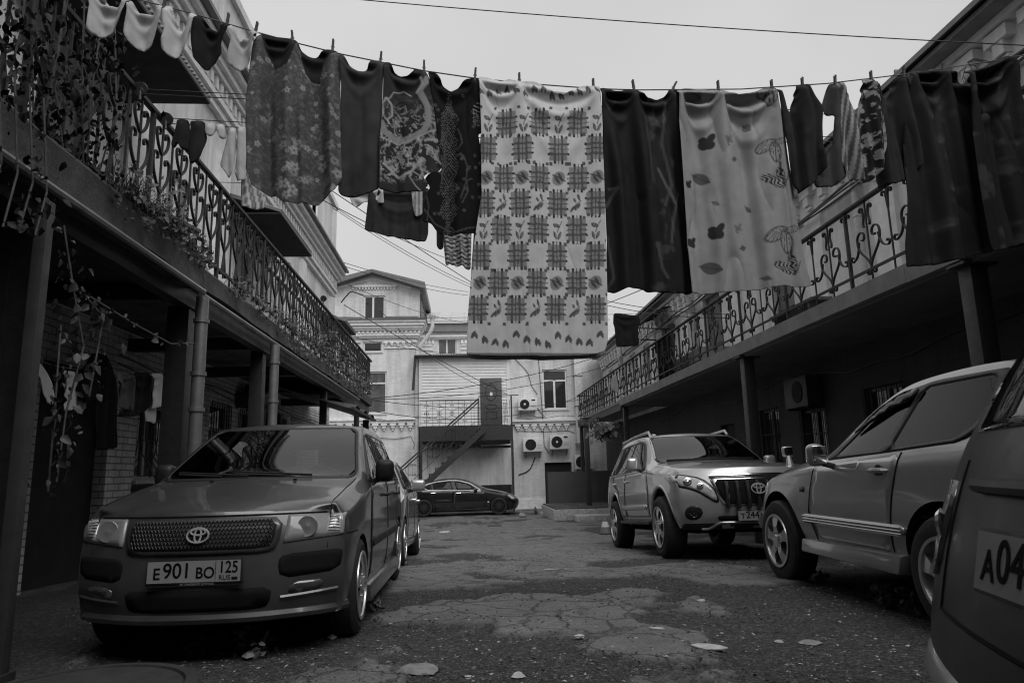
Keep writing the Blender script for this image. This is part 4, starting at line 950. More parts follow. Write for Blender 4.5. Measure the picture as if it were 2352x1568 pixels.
def car_body(st, front, rear, arches, wr, W, crown_cols=(-1, -.86, -.45, 0, .45, .86, 1), paint=None, parent=None, arch_depth=.28, crease=.62, cabin=None, wins=()):
    """st: stations [x, [z0..z4], [y0..y4], crown]; front/rear: [[x..],[z..],[y..],rounding, crown]. Returns the finished shell."""
    K = 5; vs = []; ids = {}
    cols = list(crown_cols); M = len(cols)
    S = []
    fx, fz, fy, fr, fc = front; S.append(('f', fx, fz, fy, fr, fc))
    for s in st: S.append(('m', [s[0]] * K, s[1], s[2], 0, s[3]))
    rx, rz, ry, rr_, rc = rear; S.append(('r', rx, rz, ry, -rr_, rc))
    n = len(S)
    def pos(i, k, c):
        t, X, Z, Y, rd, cr = S[i]; v = cols[c]
        x = X[k] + rd * abs(v) ** 2.6
        z = Z[k]
        if k == K - 1: z += cr * (1 - abs(v) ** 2.2)
        return V((x, Y[k] * v, z))
    def vid(i, k, c):
        key = (i, k, c)
        if key not in ids: ids[key] = len(vs); vs.append(pos(i, k, c))
        return ids[key]
    fs = []
    for i in range(n - 1):
        for k in range(K - 1):
            fs.append((vid(i, k, 0), vid(i, k + 1, 0), vid(i + 1, k + 1, 0), vid(i + 1, k, 0)))
            fs.append((vid(i, k, M - 1), vid(i + 1, k, M - 1), vid(i + 1, k + 1, M - 1), vid(i, k + 1, M - 1)))
        for c in range(M - 1):
            fs.append((vid(i, K - 1, c), vid(i, K - 1, c + 1), vid(i + 1, K - 1, c + 1), vid(i + 1, K - 1, c)))
            fs.append((vid(i, 0, c), vid(i + 1, 0, c), vid(i + 1, 0, c + 1), vid(i, 0, c + 1)))
    for k in range(K - 1):
        for c in range(M - 1):
            fs.append((vid(0, k, c), vid(0, k, c + 1), vid(0, k + 1, c + 1), vid(0, k + 1, c)))
            fs.append((vid(n - 1, k, c), vid(n - 1, k + 1, c), vid(n - 1, k + 1, c + 1), vid(n - 1, k, c + 1)))
    me = bpy.data.meshes.new('body'); me.from_pydata([tuple(v) for v in vs], [], fs); me.update()
    bm = bmesh.new(); bm.from_mesh(me); bmesh.ops.recalc_face_normals(bm, faces=bm.faces)
    cl = bm.edges.layers.float.new('crease_edge'); bm.verts.ensure_lookup_table(); inv = {v: k for k, v in ids.items()}
    for e in bm.edges:
        a, b = inv[e.verts[0].index], inv[e.verts[1].index]
        if a[1] == b[1] and a[1] in (0,): e[cl] = .7
        elif a[1] == b[1] == K - 1 and a[0] == b[0] and a[0] in (0, n - 1): e[cl] = .7
        elif a[1] == b[1] == K - 1 and a[2] == b[2] and a[2] in (0, M - 1): e[cl] = crease
        elif a[1] == b[1] == 3 and a[2] == b[2] and a[2] in (0, M - 1): e[cl] = crease * .9
        elif a[0] == b[0] and a[0] in (0, n - 1) and a[2] == b[2] and a[2] in (0, M - 1): e[cl] = .35
    bm.to_mesh(me); bm.free()
    o = bpy.data.objects.new('body', me); COL.objects.link(o)
    sb = o.modifiers.new('s', 'SUBSURF'); sb.levels = 3; sb.render_levels = 3
    me1 = eval_mesh(o)
    shell = me1.copy()
    bm = bmesh.new(); bm.from_mesh(shell); bvh = BVHTree.FromBMesh(bm); bm.free()
    o.modifiers.clear(); o.data = me1
    # wheel arches are cut out of the shell
    cut = MB()
    for ax_, az, r in arches:
        for s in (-1, 1):
            y0 = s * (W - arch_depth); y1 = s * (W + .3)
            cut.lathe([(r, 0), (r, abs(y1 - y0))], (ax_, y0, az), (0, s, 0), 40)
    co = cut.build('cutter', None, None); b = bmesh.new(); b.from_mesh(co.data); bmesh.ops.recalc_face_normals(b, faces=b.faces); b.to_mesh(co.data); b.free()
    md = o.modifiers.new('b', 'BOOLEAN'); md.operation = 'DIFFERENCE'; md.solver = 'EXACT'; md.object = co
    junk = [co]
    if cabin:
        x0, x1, z0, z1 = cabin
        ci = bpy.data.objects.new('cabin_cut', shell); COL.objects.link(ci)
        for q in shell.vertices: q.co.y *= .93; q.co.z -= .035
        bxm = MB().box(x0, x1, -1.2, 1.2, z0, z1).build('cabin_box', None, None)
        mi = ci.modifiers.new('i', 'BOOLEAN'); mi.operation = 'INTERSECT'; mi.solver = 'EXACT'; mi.object = bxm
        mc_ = eval_mesh(ci); ci.modifiers.clear(); ci.data = mc_
        mc = o.modifiers.new('c', 'BOOLEAN'); mc.operation = 'DIFFERENCE'; mc.solver = 'EXACT'; mc.object = ci
        junk += [bxm, ci]
        for kind, poly, a0, a1 in wins:
            poly = smooth_poly(poly, 1, .03)
            k = MB()
            if kind == 'side': k.prism(poly, (0, a0, 0), (1, 0, 0), (0, 0, 1), (0, a1 - a0, 0))
            else: k.prism(poly, (a0, 0, 0), (0, 1, 0), (0, 0, 1), (a1 - a0, 0, 0))
            wc = k.build('win_cut', None, None); bb_ = bmesh.new(); bb_.from_mesh(wc.data); bmesh.ops.recalc_face_normals(bb_, faces=bb_.faces); bb_.to_mesh(wc.data); bb_.free()
            mw_ = o.modifiers.new('w', 'BOOLEAN'); mw_.operation = 'DIFFERENCE'; mw_.solver = 'EXACT'; mw_.object = wc; junk.append(wc)
    me2 = eval_mesh(o); o.modifiers.clear(); o.data = me2
    for j in junk: bpy.data.objects.remove(j)
    me2.materials.clear(); me2.materials.append(paint); me2.materials.append(M_TRIMB)
    # the cut faces (inside the arches) are bare dark liner
    for p in me2.polygons:
        c = p.center; p.material_index = 0
        for ax_, az, r in arches:
            d = math.hypot(c.x - ax_, c.z - az)
            if d < r * 1.004 and abs(c.y) < W - .012 and (abs(c.y) > W - arch_depth - .02) and (abs(d - r) < r * .02 or abs(abs(c.y) - (W - arch_depth)) < .01): p.material_index = 1
        if c.z < S[2][2][0] + .012 and p.normal.z < -.5: p.material_index = 1
        if cabin and cabin[0] - .01 < c.x < cabin[1] + .01 and c.z > cabin[2] - .01:
            q = bvh.find_nearest(c)
            if q[0] is not None and q[3] > .006: p.material_index = 1
    finish(me2, None, True, 32)
    o.parent = parent
    return o, bvh


DIRS = {'front': (V((-1, 0, 0)), lambda a, b: V((-6, a, b)), V((1, 0, 0))),
        'rear': (V((1, 0, 0)), lambda a, b: V((12, a, b)), V((-1, 0, 0))),
        'side+': (V((0, 1, 0)), lambda a, b: V((a, 6, b)), V((0, -1, 0))),
        'side-': (V((0, -1, 0)), lambda a, b: V((a, -6, b)), V((0, 1, 0))),
        'top': (V((0, 0, 1)), lambda a, b: V((a, b, 6)), V((0, 0, -1)))}
def hit(bvh, side, a, b, off=0.):
    out, org, d = DIRS[side]; loc, nrm, _, _ = bvh.ray_cast(org(a, b), d)
    if loc is None:
        q = org(a, b); q = q + d * (5.2 if 'side' in side else 6.1); loc, nrm, _, _ = bvh.find_nearest(q)
    if nrm.dot(out) < 0: nrm = -nrm
    return loc + (nrm * .35 + out * .65).normalized() * off


def smooth_poly(poly, it=2, r=.045):
    for _ in range(it):
        q = []
        for i in range(len(poly)):
            a, b = poly[i], poly[(i + 1) % len(poly)]; L = math.hypot(b[0] - a[0], b[1] - a[1]) + 1e-9; t = min(.25, r / L)
            q += [(a[0] * (1 - t) + b[0] * t, a[1] * (1 - t) + b[1] * t), (a[0] * t + b[0] * (1 - t), a[1] * t + b[1] * (1 - t))]
        poly = q; r *= .5
    return poly
def dense(poly, h):
    out = []
    for i in range(len(poly)):
        a, b = poly[i], poly[(i + 1) % len(poly)]; L = math.hypot(b[0] - a[0], b[1] - a[1]); n = max(1, int(L / h))
        out += [(a[0] + (b[0] - a[0]) * k / n, a[1] + (b[1] - a[1]) * k / n) for k in range(n)]
    return out
def inside(poly, x, y):
    px = np.array([p[0] for p in poly]); py = np.array([p[1] for p in poly]); qx = np.roll(px, -1); qy = np.roll(py, -1)
    c = np.zeros(np.shape(x), bool)
    for a, b, d, e in zip(px, py, qx, qy):
        if b == e: continue
        c ^= ((b > y) != (e > y)) & (x < (d - a) * (y - b) / (e - b) + a)
    return c
def edge_dist(poly, x, y):
    d = np.full(np.shape(x), 1e9)
    for i in range(len(poly)):
        ax_, ay = poly[i]; bx_, by = poly[(i + 1) % len(poly)]; dx, dy = bx_ - ax_, by - ay; L = dx * dx + dy * dy + 1e-12
        t = np.clip(((x - ax_) * dx + (y - ay) * dy) / L, 0, 1); d = np.minimum(d, np.hypot(x - ax_ - t * dx, y - ay - t * dy))
    return d
def tri_poly(poly, h, jitter=0.):
    """triangulated filling of a polygon with inner points every h"""
    P = dense(poly, h); xs = [p[0] for p in P]; ys = [p[1] for p in P]
    gx, gy = np.meshgrid(np.arange(min(xs) + h / 2, max(xs), h), np.arange(min(ys) + h / 2, max(ys), h)); gx = gx.ravel(); gy = gy.ravel()
    ok = inside(P, gx, gy); gx, gy = gx[ok], gy[ok]; ok = edge_dist(poly, gx, gy) > h * .45; gx, gy = gx[ok], gy[ok]
    pts = [V(p) for p in P] + [V((a, b)) for a, b in zip(gx, gy)]
    n = len(P); r = delaunay_2d_cdt(pts, [(i, (i + 1) % n) for i in range(n)], [], 1, 1e-6)
    return [tuple(v) for v in r[0]], [tuple(f) for f in r[2]]


def interior(parent, rows, yo, zs, wheel_at, w=.46):
    """seats, bench and steering wheel seen through the glass"""
    for x in rows:
        for y in (-yo, yo):
            rbox('seat', (.16, w, .58), .06, M_SEAT, parent, (x, y, zs + .30), (0, .18, 0)); rbox('headrest', (.09, .26, .17), .04, M_SEAT, parent, (x + .09, y, zs + .70), (0, .15, 0))
    x, y, z = wheel_at; k = MB(); k.tube([V((x + .10 * math.sin(t), y + .18 * math.cos(t), z + .15 * math.sin(t))) for t in np.linspace(0, 2 * PI, 25)], .014, 6); k.bar((x, y - .16, z), (x, y + .16, z), .04, .02); k.build('steering_wheel', M_TRIMB, parent, world=False, smooth=True)


def patch(name, bvh, side, poly, m, parent, off=.004, th=.012, h=.05, rnd=1, sharp=False, holes=()):
    """a panel that lies on the shell where the outline (in the side's own plane) meets it"""
    poly = smooth_poly(poly, rnd) if rnd else poly
    p2, f = tri_poly(poly, h)
    if holes:                      # rubber frame round the panes only
        rings = [dense(smooth_poly(q, 1, .03), h) for q in holes]
        P = dense(poly, h); pts = [V(q) for q in P]; ed = [(i, (i + 1) % len(P)) for i in range(len(P))]
        for r in rings:
            b0 = len(pts); pts += [V(q) for q in r]; ed += [(b0 + i, b0 + (i + 1) % len(r)) for i in range(len(r))]
        rr = delaunay_2d_cdt(pts, ed, [], 1, 1e-6); p2 = [tuple(q) for q in rr[0]]; f = []
        for t in rr[2]:
            cx_ = sum(p2[i][0] for i in t) / 3; cy_ = sum(p2[i][1] for i in t) / 3
            if not any(bool(inside(r, np.array([cx_]), np.array([cy_]))[0]) for r in rings): f.append(tuple(t))
    vs = [hit(bvh, side, a, b, off) for a, b in p2]
    me = bpy.data.meshes.new(name); me.from_pydata([tuple(v) for v in vs], [], f); me.update()
    out = DIRS[side][0]
    bm = bmesh.new(); bm.from_mesh(me)
    s = sum(q.normal.dot(out) for q in bm.faces)
    if s < 0: bmesh.ops.reverse_faces(bm, faces=bm.faces)
    bm.to_mesh(me); bm.free()
    finish(me, m, True, 60)
    o = link_mesh(name, me, parent)
    if th: sm = o.modifiers.new('thick', 'SOLIDIFY'); sm.thickness = th; sm.offset = -1
    return o


def seam(mb, bvh, side, pts, r=.004, h=.04, closed=False, off=.0):
    q = dense(pts, h) if closed else []
    if closed: q.append(q[0])
    else:
        for a, b in zip(pts, pts[1:]):
            n = max(1, int(math.hypot(b[0] - a[0], b[1] - a[1]) / h)); q += [(a[0] + (b[0] - a[0]) * k / n, a[1] + (b[1] - a[1]) * k / n) for k in range(n)]
        q.append(pts[-1])
    mb.tube([hit(bvh, side, a, b, off) for a, b in q], r, 5)


def wheel(parent, loc, side, R, rimr, width, m_rim, spokes=5, style='star'):
    """tyre with tread shoulders and a spoked rim; side -1/+1: which way the rim faces"""
    w = empty('wheel', loc); w.parent = parent
    w.rotation_euler = (0, 0, 0 if side < 0 else PI)
    hw = width / 2
    pr = [(rimr * .96, -hw * .8), (rimr + .012, -hw * .98), (rimr + (R - rimr) * .5, -hw * 1.06), (R - .022, -hw * .93), (R - .004, -hw * .72), (R, -hw * .3), (R, hw * .3), (R - .004, hw * .72), (R - .022, hw * .93), (rimr + (R - rimr) * .5, hw * 1.06), (rimr + .012, hw * .98), (rimr * .96, hw * .8)]
    k = MB(); k.lathe(pr, (0, 0, 0), (0, 1, 0), 44, closed=True)
    ty = k.build('tyre', M_RUB, w, world=False, smooth=True, angle=30)
    k = MB(); yo = -hw
    k.lathe([(rimr + .012, yo - .004), (rimr + .010, yo - .012), (rimr - .010, yo - .010), (rimr - .02, yo + .03), (rimr - .05, yo + .10), (rimr - .05, yo + .12)], (0, 0, 0), (0, 1, 0), 44, caps=False)
    for i in range(spokes):
        t = 2 * PI * i / spokes + PI / 2
        c, s = math.cos(t), math.sin(t)
        if style == 'star':
            for (r0, w0, y0_), (r1, w1, y1_) in (((.03, .045, .0), (rimr * .55, .034, -.012)), ((rimr * .55, .034, -.012), (rimr - .004, .062, .004))):
                A, B = [], []
                vs = []
                for r, ww, yy in ((r0, w0, y0_), (r1, w1, y1_)):
                    for sg in (-1, 1):
                        x = r * c - sg * ww * s; z = r * s + sg * ww * c
                        vs += [(x, yo + yy, z), (x + sg * .012 * s, yo + yy + .05, z - sg * .012 * c)]
                k.add(vs, [(0, 2, 6, 4), (0, 4, 5, 1), (2, 3, 7, 6), (4, 6, 7, 5), (0, 1, 3, 2)])
        else:
            for d in (-.13, .13):
                a2 = t + d; k.bar((.03 * c, yo + .0, .03 * s), ((rimr - .005) * math.cos(a2), yo + .012, (rimr - .005) * math.sin(a2)), .026, .03, up=(0, 1, 0))
    k.lathe([(.055, yo + .06), (.055, yo - .004), (.042, yo - .014), (0, yo - .016)], (0, 0, 0), (0, 1, 0), 20)
    for i in range(5):
        t = 2 * PI * i / 5 + .6; k.lathe([(.009, yo - .002), (.009, yo - .016), (0, yo - .018)], (.055 * 1.25 * math.cos(t), 0, .055 * 1.25 * math.sin(t)), (0, 1, 0), 8)
    k.build('rim', m_rim, w, world=False, smooth=True, angle=25)
    k = MB(); k.lathe([(rimr - .03, yo + .11), (0, yo + .11)], (0, 0, 0), (0, 1, 0), 30); k.lathe([(rimr * .7, yo + .085), (.07, yo + .085), (.07, yo + .10)], (0, 0, 0), (0, 1, 0), 30); k.build('brake_disc', M_TRIMB, w, world=False)
    return w


def oval_badge(name, parent, o, x, y, rx, rz, r=.006):
    """three linked ovals standing on the grille; o centre, x across, y up"""
    o, x, y = V(o), V(x), V(y); k = MB()
    def ov(a, b, c=0.): k.tube([o + x * (a * math.cos(t)) + y * (c + b * math.sin(t)) for t in np.linspace(0, 2 * PI, 33)], r, 6, False)
    ov(rx, rz); ov(rx * .68, rz * .42, rz * .46); ov(rx * .30, rz * .92, 0)
    return k.build(name, M_BADGE, parent, world=False, smooth=True)


def plate(parent, o, x, y, w=.52, h=.112, texts=()):
    o, x, y = V(o), V(x).normalized(), V(y).normalized(); n = x.cross(y)
    k = MB(); k.obox(o, x * (w / 2 + .008), y * (h / 2 + .008), n * .006); f = k.build('number_plate', M_TRIMB, parent, world=False, bevel=.003)
    k = MB(); k.obox(o + n * .0065, x * (w / 2), y * (h / 2), n * .002); k.build('plate_sheet', M_PLATE, f, world=False)
    return f, n


def car(name, label, loc, rz, pitch, cat='car'):
    e = empty(name, loc, label, cat); e.rotation_euler = (0, 0, 0)
    # local x runs from nose to tail
    e.matrix_world = Matrix.Translation(loc) @ Matrix.Rotation(rz, 4, 'Z') @ Matrix.Rotation(pitch, 4, 'Y')
    return e
def mirror(parent, loc, s, m, size=(.12, .20, .15), glass=True, facing=1):
    """door mirror; the glass looks towards the tail"""
    h = rbox('door_mirror', size, .045, m, parent, loc, (0, 0, 0))
    g = rbox('mirror_glass', (.012, size[1] * .8, size[2] * .78), .004, M_CHROME, h, (size[0] / 2 * .985, 0, 0))
    k = MB(); k.bar((0, 0, -size[2] * .3), (.03, -s * .14, -size[2] * .55), .05, .04); k.build('mirror_arm', M_TRIMB, h, world=False, bevel=.008)
    return h
def handle(bvh, side, x, z, parent, m, L=.17):
    p = hit(bvh, side, x, z); s = 1 if side == 'side+' else -1
    k = MB(); k.tube([p + V((-L / 2, -s * .01, 0)), p + V((-L / 2 + .02, s * .03, 0)), p + V((0, s * .04, .003)), p + V((L / 2 - .02, s * .03, 0)), p + V((L / 2, -s * .01, 0))], [.012, .016, .017, .016, .012], 8)
    hd = k.build('handle', m, parent, world=False, smooth=True)
    return hd

# ---------------------------------------------------------------- the grey estate van, front left
CX = -1.495
zf, zr_ = gz(-.75, 4.86), gz(-.75, 7.41)
PB_P = math.atan2(zf - zr_, 2.55)
van = car('estate_van', 'dusty grey estate van parked nose out at the front left, plate E901BO', V((CX, 4.07, zf + math.tan(PB_P) * .79)), PI / 2, PB_P)
st = [[.30, [.22, .37, .585, .755, .848], [.77, .81, .815, .80, .735], .02], [.5, [.21, .38, .60, .785, .88], [.79, .825, .83, .81, .74], .025],
      [.80, [.21, .38, .60, .85, .94], [.79, .83, .835, .82, .745], .03],
      [1.13, [.21, .38, .60, .90, .985], [.79, .83, .835, .82, .74], .03],
      [1.22, [.21, .38, .60, .915, 1.02], [.79, .83, .835, .82, .735], .03],
      [1.58, [.21, .38, .60, .93, 1.23], [.79, .83, .835, .82, .675], .035],
      [1.96, [.21, .38, .60, .94, 1.42], [.79, .83, .835, .82, .615], .035],
      [2.10, [.21, .38, .60, .945, 1.445], [.79, .83, .835, .82, .61], .04],
      [3.0, [.21, .38, .60, .95, 1.46], [.79, .83, .835, .82, .61], .045],
      [3.75, [.22, .38, .60, .95, 1.44], [.79, .83, .835, .81, .60], .045]]
front = [[.05, .0, .02, .04, .085], [.23, .37, .55, .68, .803], [.73, .77, .78, .77, .715], .27, .012]
rear = [[4.12, 4.19, 4.18, 4.12, 3.98], [.25, .40, .60, .93, 1.36], [.72, .77, .79, .76, .54], .12, .04]
VW = [[(1.50, .985), (1.97, 1.33), (2.14, 1.365), (2.26, 1.37), (2.26, .99)], [(2.33, .99), (2.33, 1.37), (3.08, 1.37), (3.12, 1.0)], [(3.2, 1.0), (3.18, 1.365), (3.76, 1.355), (3.86, 1.01)]]
VF = [(-.705, 1.015), (.705, 1.015), (.58, 1.405), (-.58, 1.405)]; VR = [(-.52, 1.02), (.52, 1.02), (.47, 1.34), (-.47, 1.34)]
b, bv = car_body(st, front, rear, [(.79, .29, .335), (3.34, .29, .335)], .30, .83, paint=M_GREYP, parent=van, cabin=(1.2, 4.02, .55, 1.5), wins=[('side', q, -1.2, 1.2) for q in VW] + [('front', VF, 1.16, 2.5), ('front', VR, 3.3, 4.6)])
interior(van, (2.15, 3.1), .36, .52, (1.62, -.36, .93))
patch('rear_window', bv, 'rear', VR, M_TINT, van, .008, 0, .05, 1)
van.scale.y = .955
# windows
patch('windscreen_seal', bv, 'front', [(-.735, .995), (.735, .995), (.605, 1.425), (-.605, 1.425)], M_TRIMB, van, .004, .01, .04, 2, holes=[VF])
patch('windscreen', bv, 'front', VF, M_CLEAR, van, .004, 0, .04, 1)
for s, sd in ((1, 'side+'), (-1, 'side-')):
    patch('window_seal', bv, sd, [(1.32, .965), (1.98, 1.36), (2.2, 1.39), (3.9, 1.375), (3.98, .99)], M_TRIMB, van, .004, .01, .04, 1, holes=VW)
    for q in VW: patch('side_window', bv, sd, q, M_TINT, van, .003, 0, .04, 1)
    for q in ([(1.28, .30), (1.24, .62), (1.34, .95), (2.28, .96), (2.28, .30)], [(2.31, .30), (2.31, .96), (3.14, .975), (3.2, .80), (3.02, .52), (2.92, .30)]):
        d = patch('door', bv, sd, q, M_GREYP, van, .0035, .008, .06, 1)
        handle(bv, sd, q[3][0] - .16 if q[0][0] < 2 else 3.0, .86, d, M_TRIMB, .16)
    k = MB(); seam(k, bv, sd, [(1.26, .28), (1.22, .62), (1.32, .94)], .005); k.build('panel_gap', M_INK, van, world=False)
    k = MB(); seam(k, bv, sd, [(2.295, .26), (2.295, .965)], .006); k.build('panel_gap', M_INK, van, world=False)
    k = MB(); seam(k, bv, sd, [(2.9, .28), (3.03, .55), (3.21, .80), (3.16, .975)], .005); k.build('panel_gap', M_INK, van, world=False)
    k = MB(); seam(k, bv, sd, [(.24, .665), (.46, .66), (.62, .66)], .005); k.build('panel_gap', M_INK, van, world=False)
    patch('side_moulding', bv, sd, [(1.28, .50), (1.28, .57), (3.0, .57), (3.0, .50)], M_TRIMB, van, .014, .02, .06, 0)
    k = MB(); k.hexa([(1.08, s * .80, .14), (3.02, s * .80, .14), (3.02, s * .862, .15), (1.10, s * .862, .15), (1.08, s * .80, .27), (3.02, s * .80, .27), (3.02, s * .845, .255), (1.10, s * .845, .255)]); k.build('sill_skirt', M_GREYP, van, world=False, bevel=.012)
    patch('headlamp', bv, 'front', [(s * .465, .632), (s * .74, .655), (s * .79, .665), (s * .79, .782), (s * .475, .782)], M_LAMP2, van, .008, .02, .03, 0)
    patch('indicator', bv, 'front', [(s * .69, .665), (s * .77, .672), (s * .77, .775), (s * .70, .775)], M_LAMP, van, .012, .02, .03, 0)
    q = hit(bv, 'front', s * .585, .712, .020); k = MB(); k.lathe([(.062, 0), (.058, .006), (.045, .003), (.018, .004), (0, .008)], q, (-1, s * .06, .12), 22); k.build('lamp_reflector', M_SILV2, van, world=False, smooth=True)
    k = MB()
    for z in np.linspace(.685, .765, 6): seam(k, bv, 'front', [(s * .70, z), (s * .762, z)], .0025, .02, False, .016)
    k.build('lamp_fluting', M_SILV2, van, world=False)
    patch('bumper_pad', bv, 'front', [(s * .46, .44), (s * .77, .46), (s * .79, .56), (s * .77, .58), (s * .47, .57), (s * .44, .53)], M_INK, van, .002, .012, .03, 1)
    f = patch('fog_lamp', bv, 'front', [(s * .50, .345), (s * .66, .355), (s * .71, .42), (s * .51, .415)], M_LAMPR, van, .003, .015, .03, 1)
    mirror(van, (1.60, s * .885, 1.05), s, M_TRIMB, (.11, .15, .17))
k = MB(); seam(k, bv, 'front', [(-.68, .790), (.68, .790)], .0055)
k.build('bonnet_gap', M_INK, van, world=False)
for s in (-1, 1): k = MB(); seam(k, bv, 'top', [(.24, s * .70), (.5, s * .715), (.9, s * .725), (1.14, s * .725)], .004); k.build('bonnet_gap', M_INK, van, world=False)
patch('grille_surround', bv, 'front', [(-.455, .775), (.455, .775), (.44, .615), (.38, .588), (-.38, .588), (-.44, .615)], M_GREYP, van, .014, .02, .04, 1)
gr = patch('grille', bv, 'front', [(-.425, .762), (.425, .762), (.41, .632), (.36, .61), (-.36, .61), (-.41, .632)], M_TRIMB, van, .017, .02, .04, 1)
k = MB()
for j in range(7):
    z = .628 + j * .0215
    pts = []
    for i in range(77):
        a = -.40 + .80 * i / 76
        pts.append(hit(bv, 'front', a, z + .007 * (1 if (i + j) % 2 else -1), .021))
    k.tube(pts, .0035, 4)
k.build('grille_mesh', M_TRIMB, gr, world=False)
p = hit(bv, 'front', 0, .688, .032); oval_badge('badge', van, p, (0, -1, 0), V((.25, 0, 1)).normalized(), .061, .040, .006)
patch('lower_intake', bv, 'front', [(-.42, .40), (.42, .40), (.40, .30), (.34, .285), (-.34, .285), (-.40, .30)], M_INK, van, .003, .01, .05, 1)
# lip spoiler
k = MB(); pts = [hit(bv, 'front', a, .26, .0) for a in np.linspace(-.79, .79, 27)]
k.tube([V((q.x + .015, q.y, .245)) for q in pts], .032, 8); k.build('front_lip', M_GREYP, van, world=False, smooth=True)
k = MB(); pts = [hit(bv, 'front', a, .325 + .035 * abs(a / .8) ** 2, .0) for a in np.linspace(.46, .76, 12)]; k.tube(pts, .010, 6); k.build('bumper_crease', M_GREYP, van, world=False, smooth=True)
k = MB(); k.tube([V((q.x, -q.y, q.z)) for q in pts], .012, 6); k.build('bumper_crease', M_GREYP, van, world=False, smooth=True)
px = hit(bv, 'front', 0, .50, .012)
f, n = plate(van, (px.x - .004, 0.0, .502), (0, -1, 0), (0.02, 0, 1))
def ptext(body, size, u, v, sx=1., bold=.0):
    return text_mesh('plate_text', body, size, M_INK, f, frame_mtx(V((px.x - .004, -u, .502)) + n * .0096 + V((.02, 0, 1)).normalized() * v, (0, -1, 0), (.02, 0, 1)), .0008, sx, bold)
ptext('E', .085, -.208, -.010, 1.0, .0012); ptext('901', .112, -.095, .003, .95, .0012); ptext('BO', .083, .062, -.010, .95, .0012)
ptext('125', .088, .192, .017, .85, .001); ptext('RUS', .036, .172, -.036, 1.05)
k = MB(); k.box(px.x - .0150, px.x - .011, -.1215, -.1195, .450, .555); k.build('plate_divider', M_INK, f, world=False); k = MB(); k.box(px.x - .0150, px.x - .011, -.245, -.212, .455, .462); k.box(px.x - .0150, px.x - .011, -.245, -.212, .4625, .4695); k.build('plate_marks', M_INK, f, world=False)
text_mesh('plate_frame_text', 'АВТОМОБИЛИ ДЛЯ ВАС', .016, M_PLATE, f, frame_mtx(V((px.x - .012, -.02, .435)), (0, -1, 0), (0, 0, 1)), .0006)
k = MB(); k.box(px.x - .006, px.x + .01, -.27, .27, .425, .447); k.build('plate_frame', M_TRIMB, f, world=False)
# wipers
for (a0, z0), (a1, z1) in (((.40, 1.012), (-.16, 1.045)), ((-.06, 1.012), (-.62, 1.05))):
    k = MB(); q = [hit(bv, 'front', -a0 + (a0 - a1) * t, z0 + (z1 - z0) * t, .028) for t in np.linspace(0, 1, 9)]
    k.tube(q, .009, 5); k.tube([v + V((-.012, 0, -.012)) for v in q[3:]], .007, 4); k.build('wiper', M_TRIMB, van, world=False)
for a in (-.32, .27):
    q = hit(bv, 'top', .93, a, .004); k = MB(); k.lathe([(.014, 0), (.012, .012), (0, .014)], q, (0, 0, 1), 10); k.build('washer_jet', M_INK, van, world=False)
for x in (.79, 3.34):
    for s in (-1, 1): wheel(van, (x, s * .735, .30), s, .305, .205, .185, M_ALLOY, 5)
k = MB(); k.box(.5, 3.7, -.55, .55, .16, .24); k.build('underbody', M_INK, van, world=False)

# ---------------------------------------------------------------- silver hatchback behind it
hz0, hz1 = gz(-.85, 9.15), gz(-.85, 11.75); hp = math.atan2(hz0 - hz1, 2.6)
hat = car('hatchback', 'pale silver hatchback squeezed behind the grey estate van on the left', V((-1.62, 8.36, hz0 + .05)), PI / 2, hp)
st = [[.4, [.2, .36, .56, .76, .83], [.78, .82, .83, .80, .66], .05], [.9, [.2, .36, .58, .86, .94], [.79, .83, .84, .82, .70], .05], [1.15, [.2, .36, .58, .90, 1.02], [.79, .83, .84, .82, .69], .05],
      [1.55, [.2, .36, .6, .92, 1.24], [.79, .83, .84, .82, .60], .05], [1.95, [.2, .36, .6, .94, 1.39], [.79, .83, .84, .82, .54], .05], [2.6, [.2, .36, .6, .95, 1.44], [.79, .83, .84, .82, .54], .05], [3.3, [.2, .36, .6, .98, 1.37], [.79, .83, .84, .81, .53], .05]]
front = [[.08, .0, .02, .1, .22], [.18, .36, .54, .66, .76], [.72, .77, .78, .74, .58], .28, .03]
rear = [[4.05, 4.15, 4.15, 4.05, 3.9], [.26, .40, .62, .98, 1.2], [.72, .77, .79, .76, .54], .14, .04]
b, bv = car_body(st, front, rear, [(.8, .29, .335), (3.4, .29, .335)], .30, .83, paint=M_SILV3, parent=hat)
patch('windscreen', bv, 'front', [(-.66, 1.01), (.66, 1.01), (.52, 1.37), (-.52, 1.37)], M_CGLASS, hat, .005, .012, .06, 2)
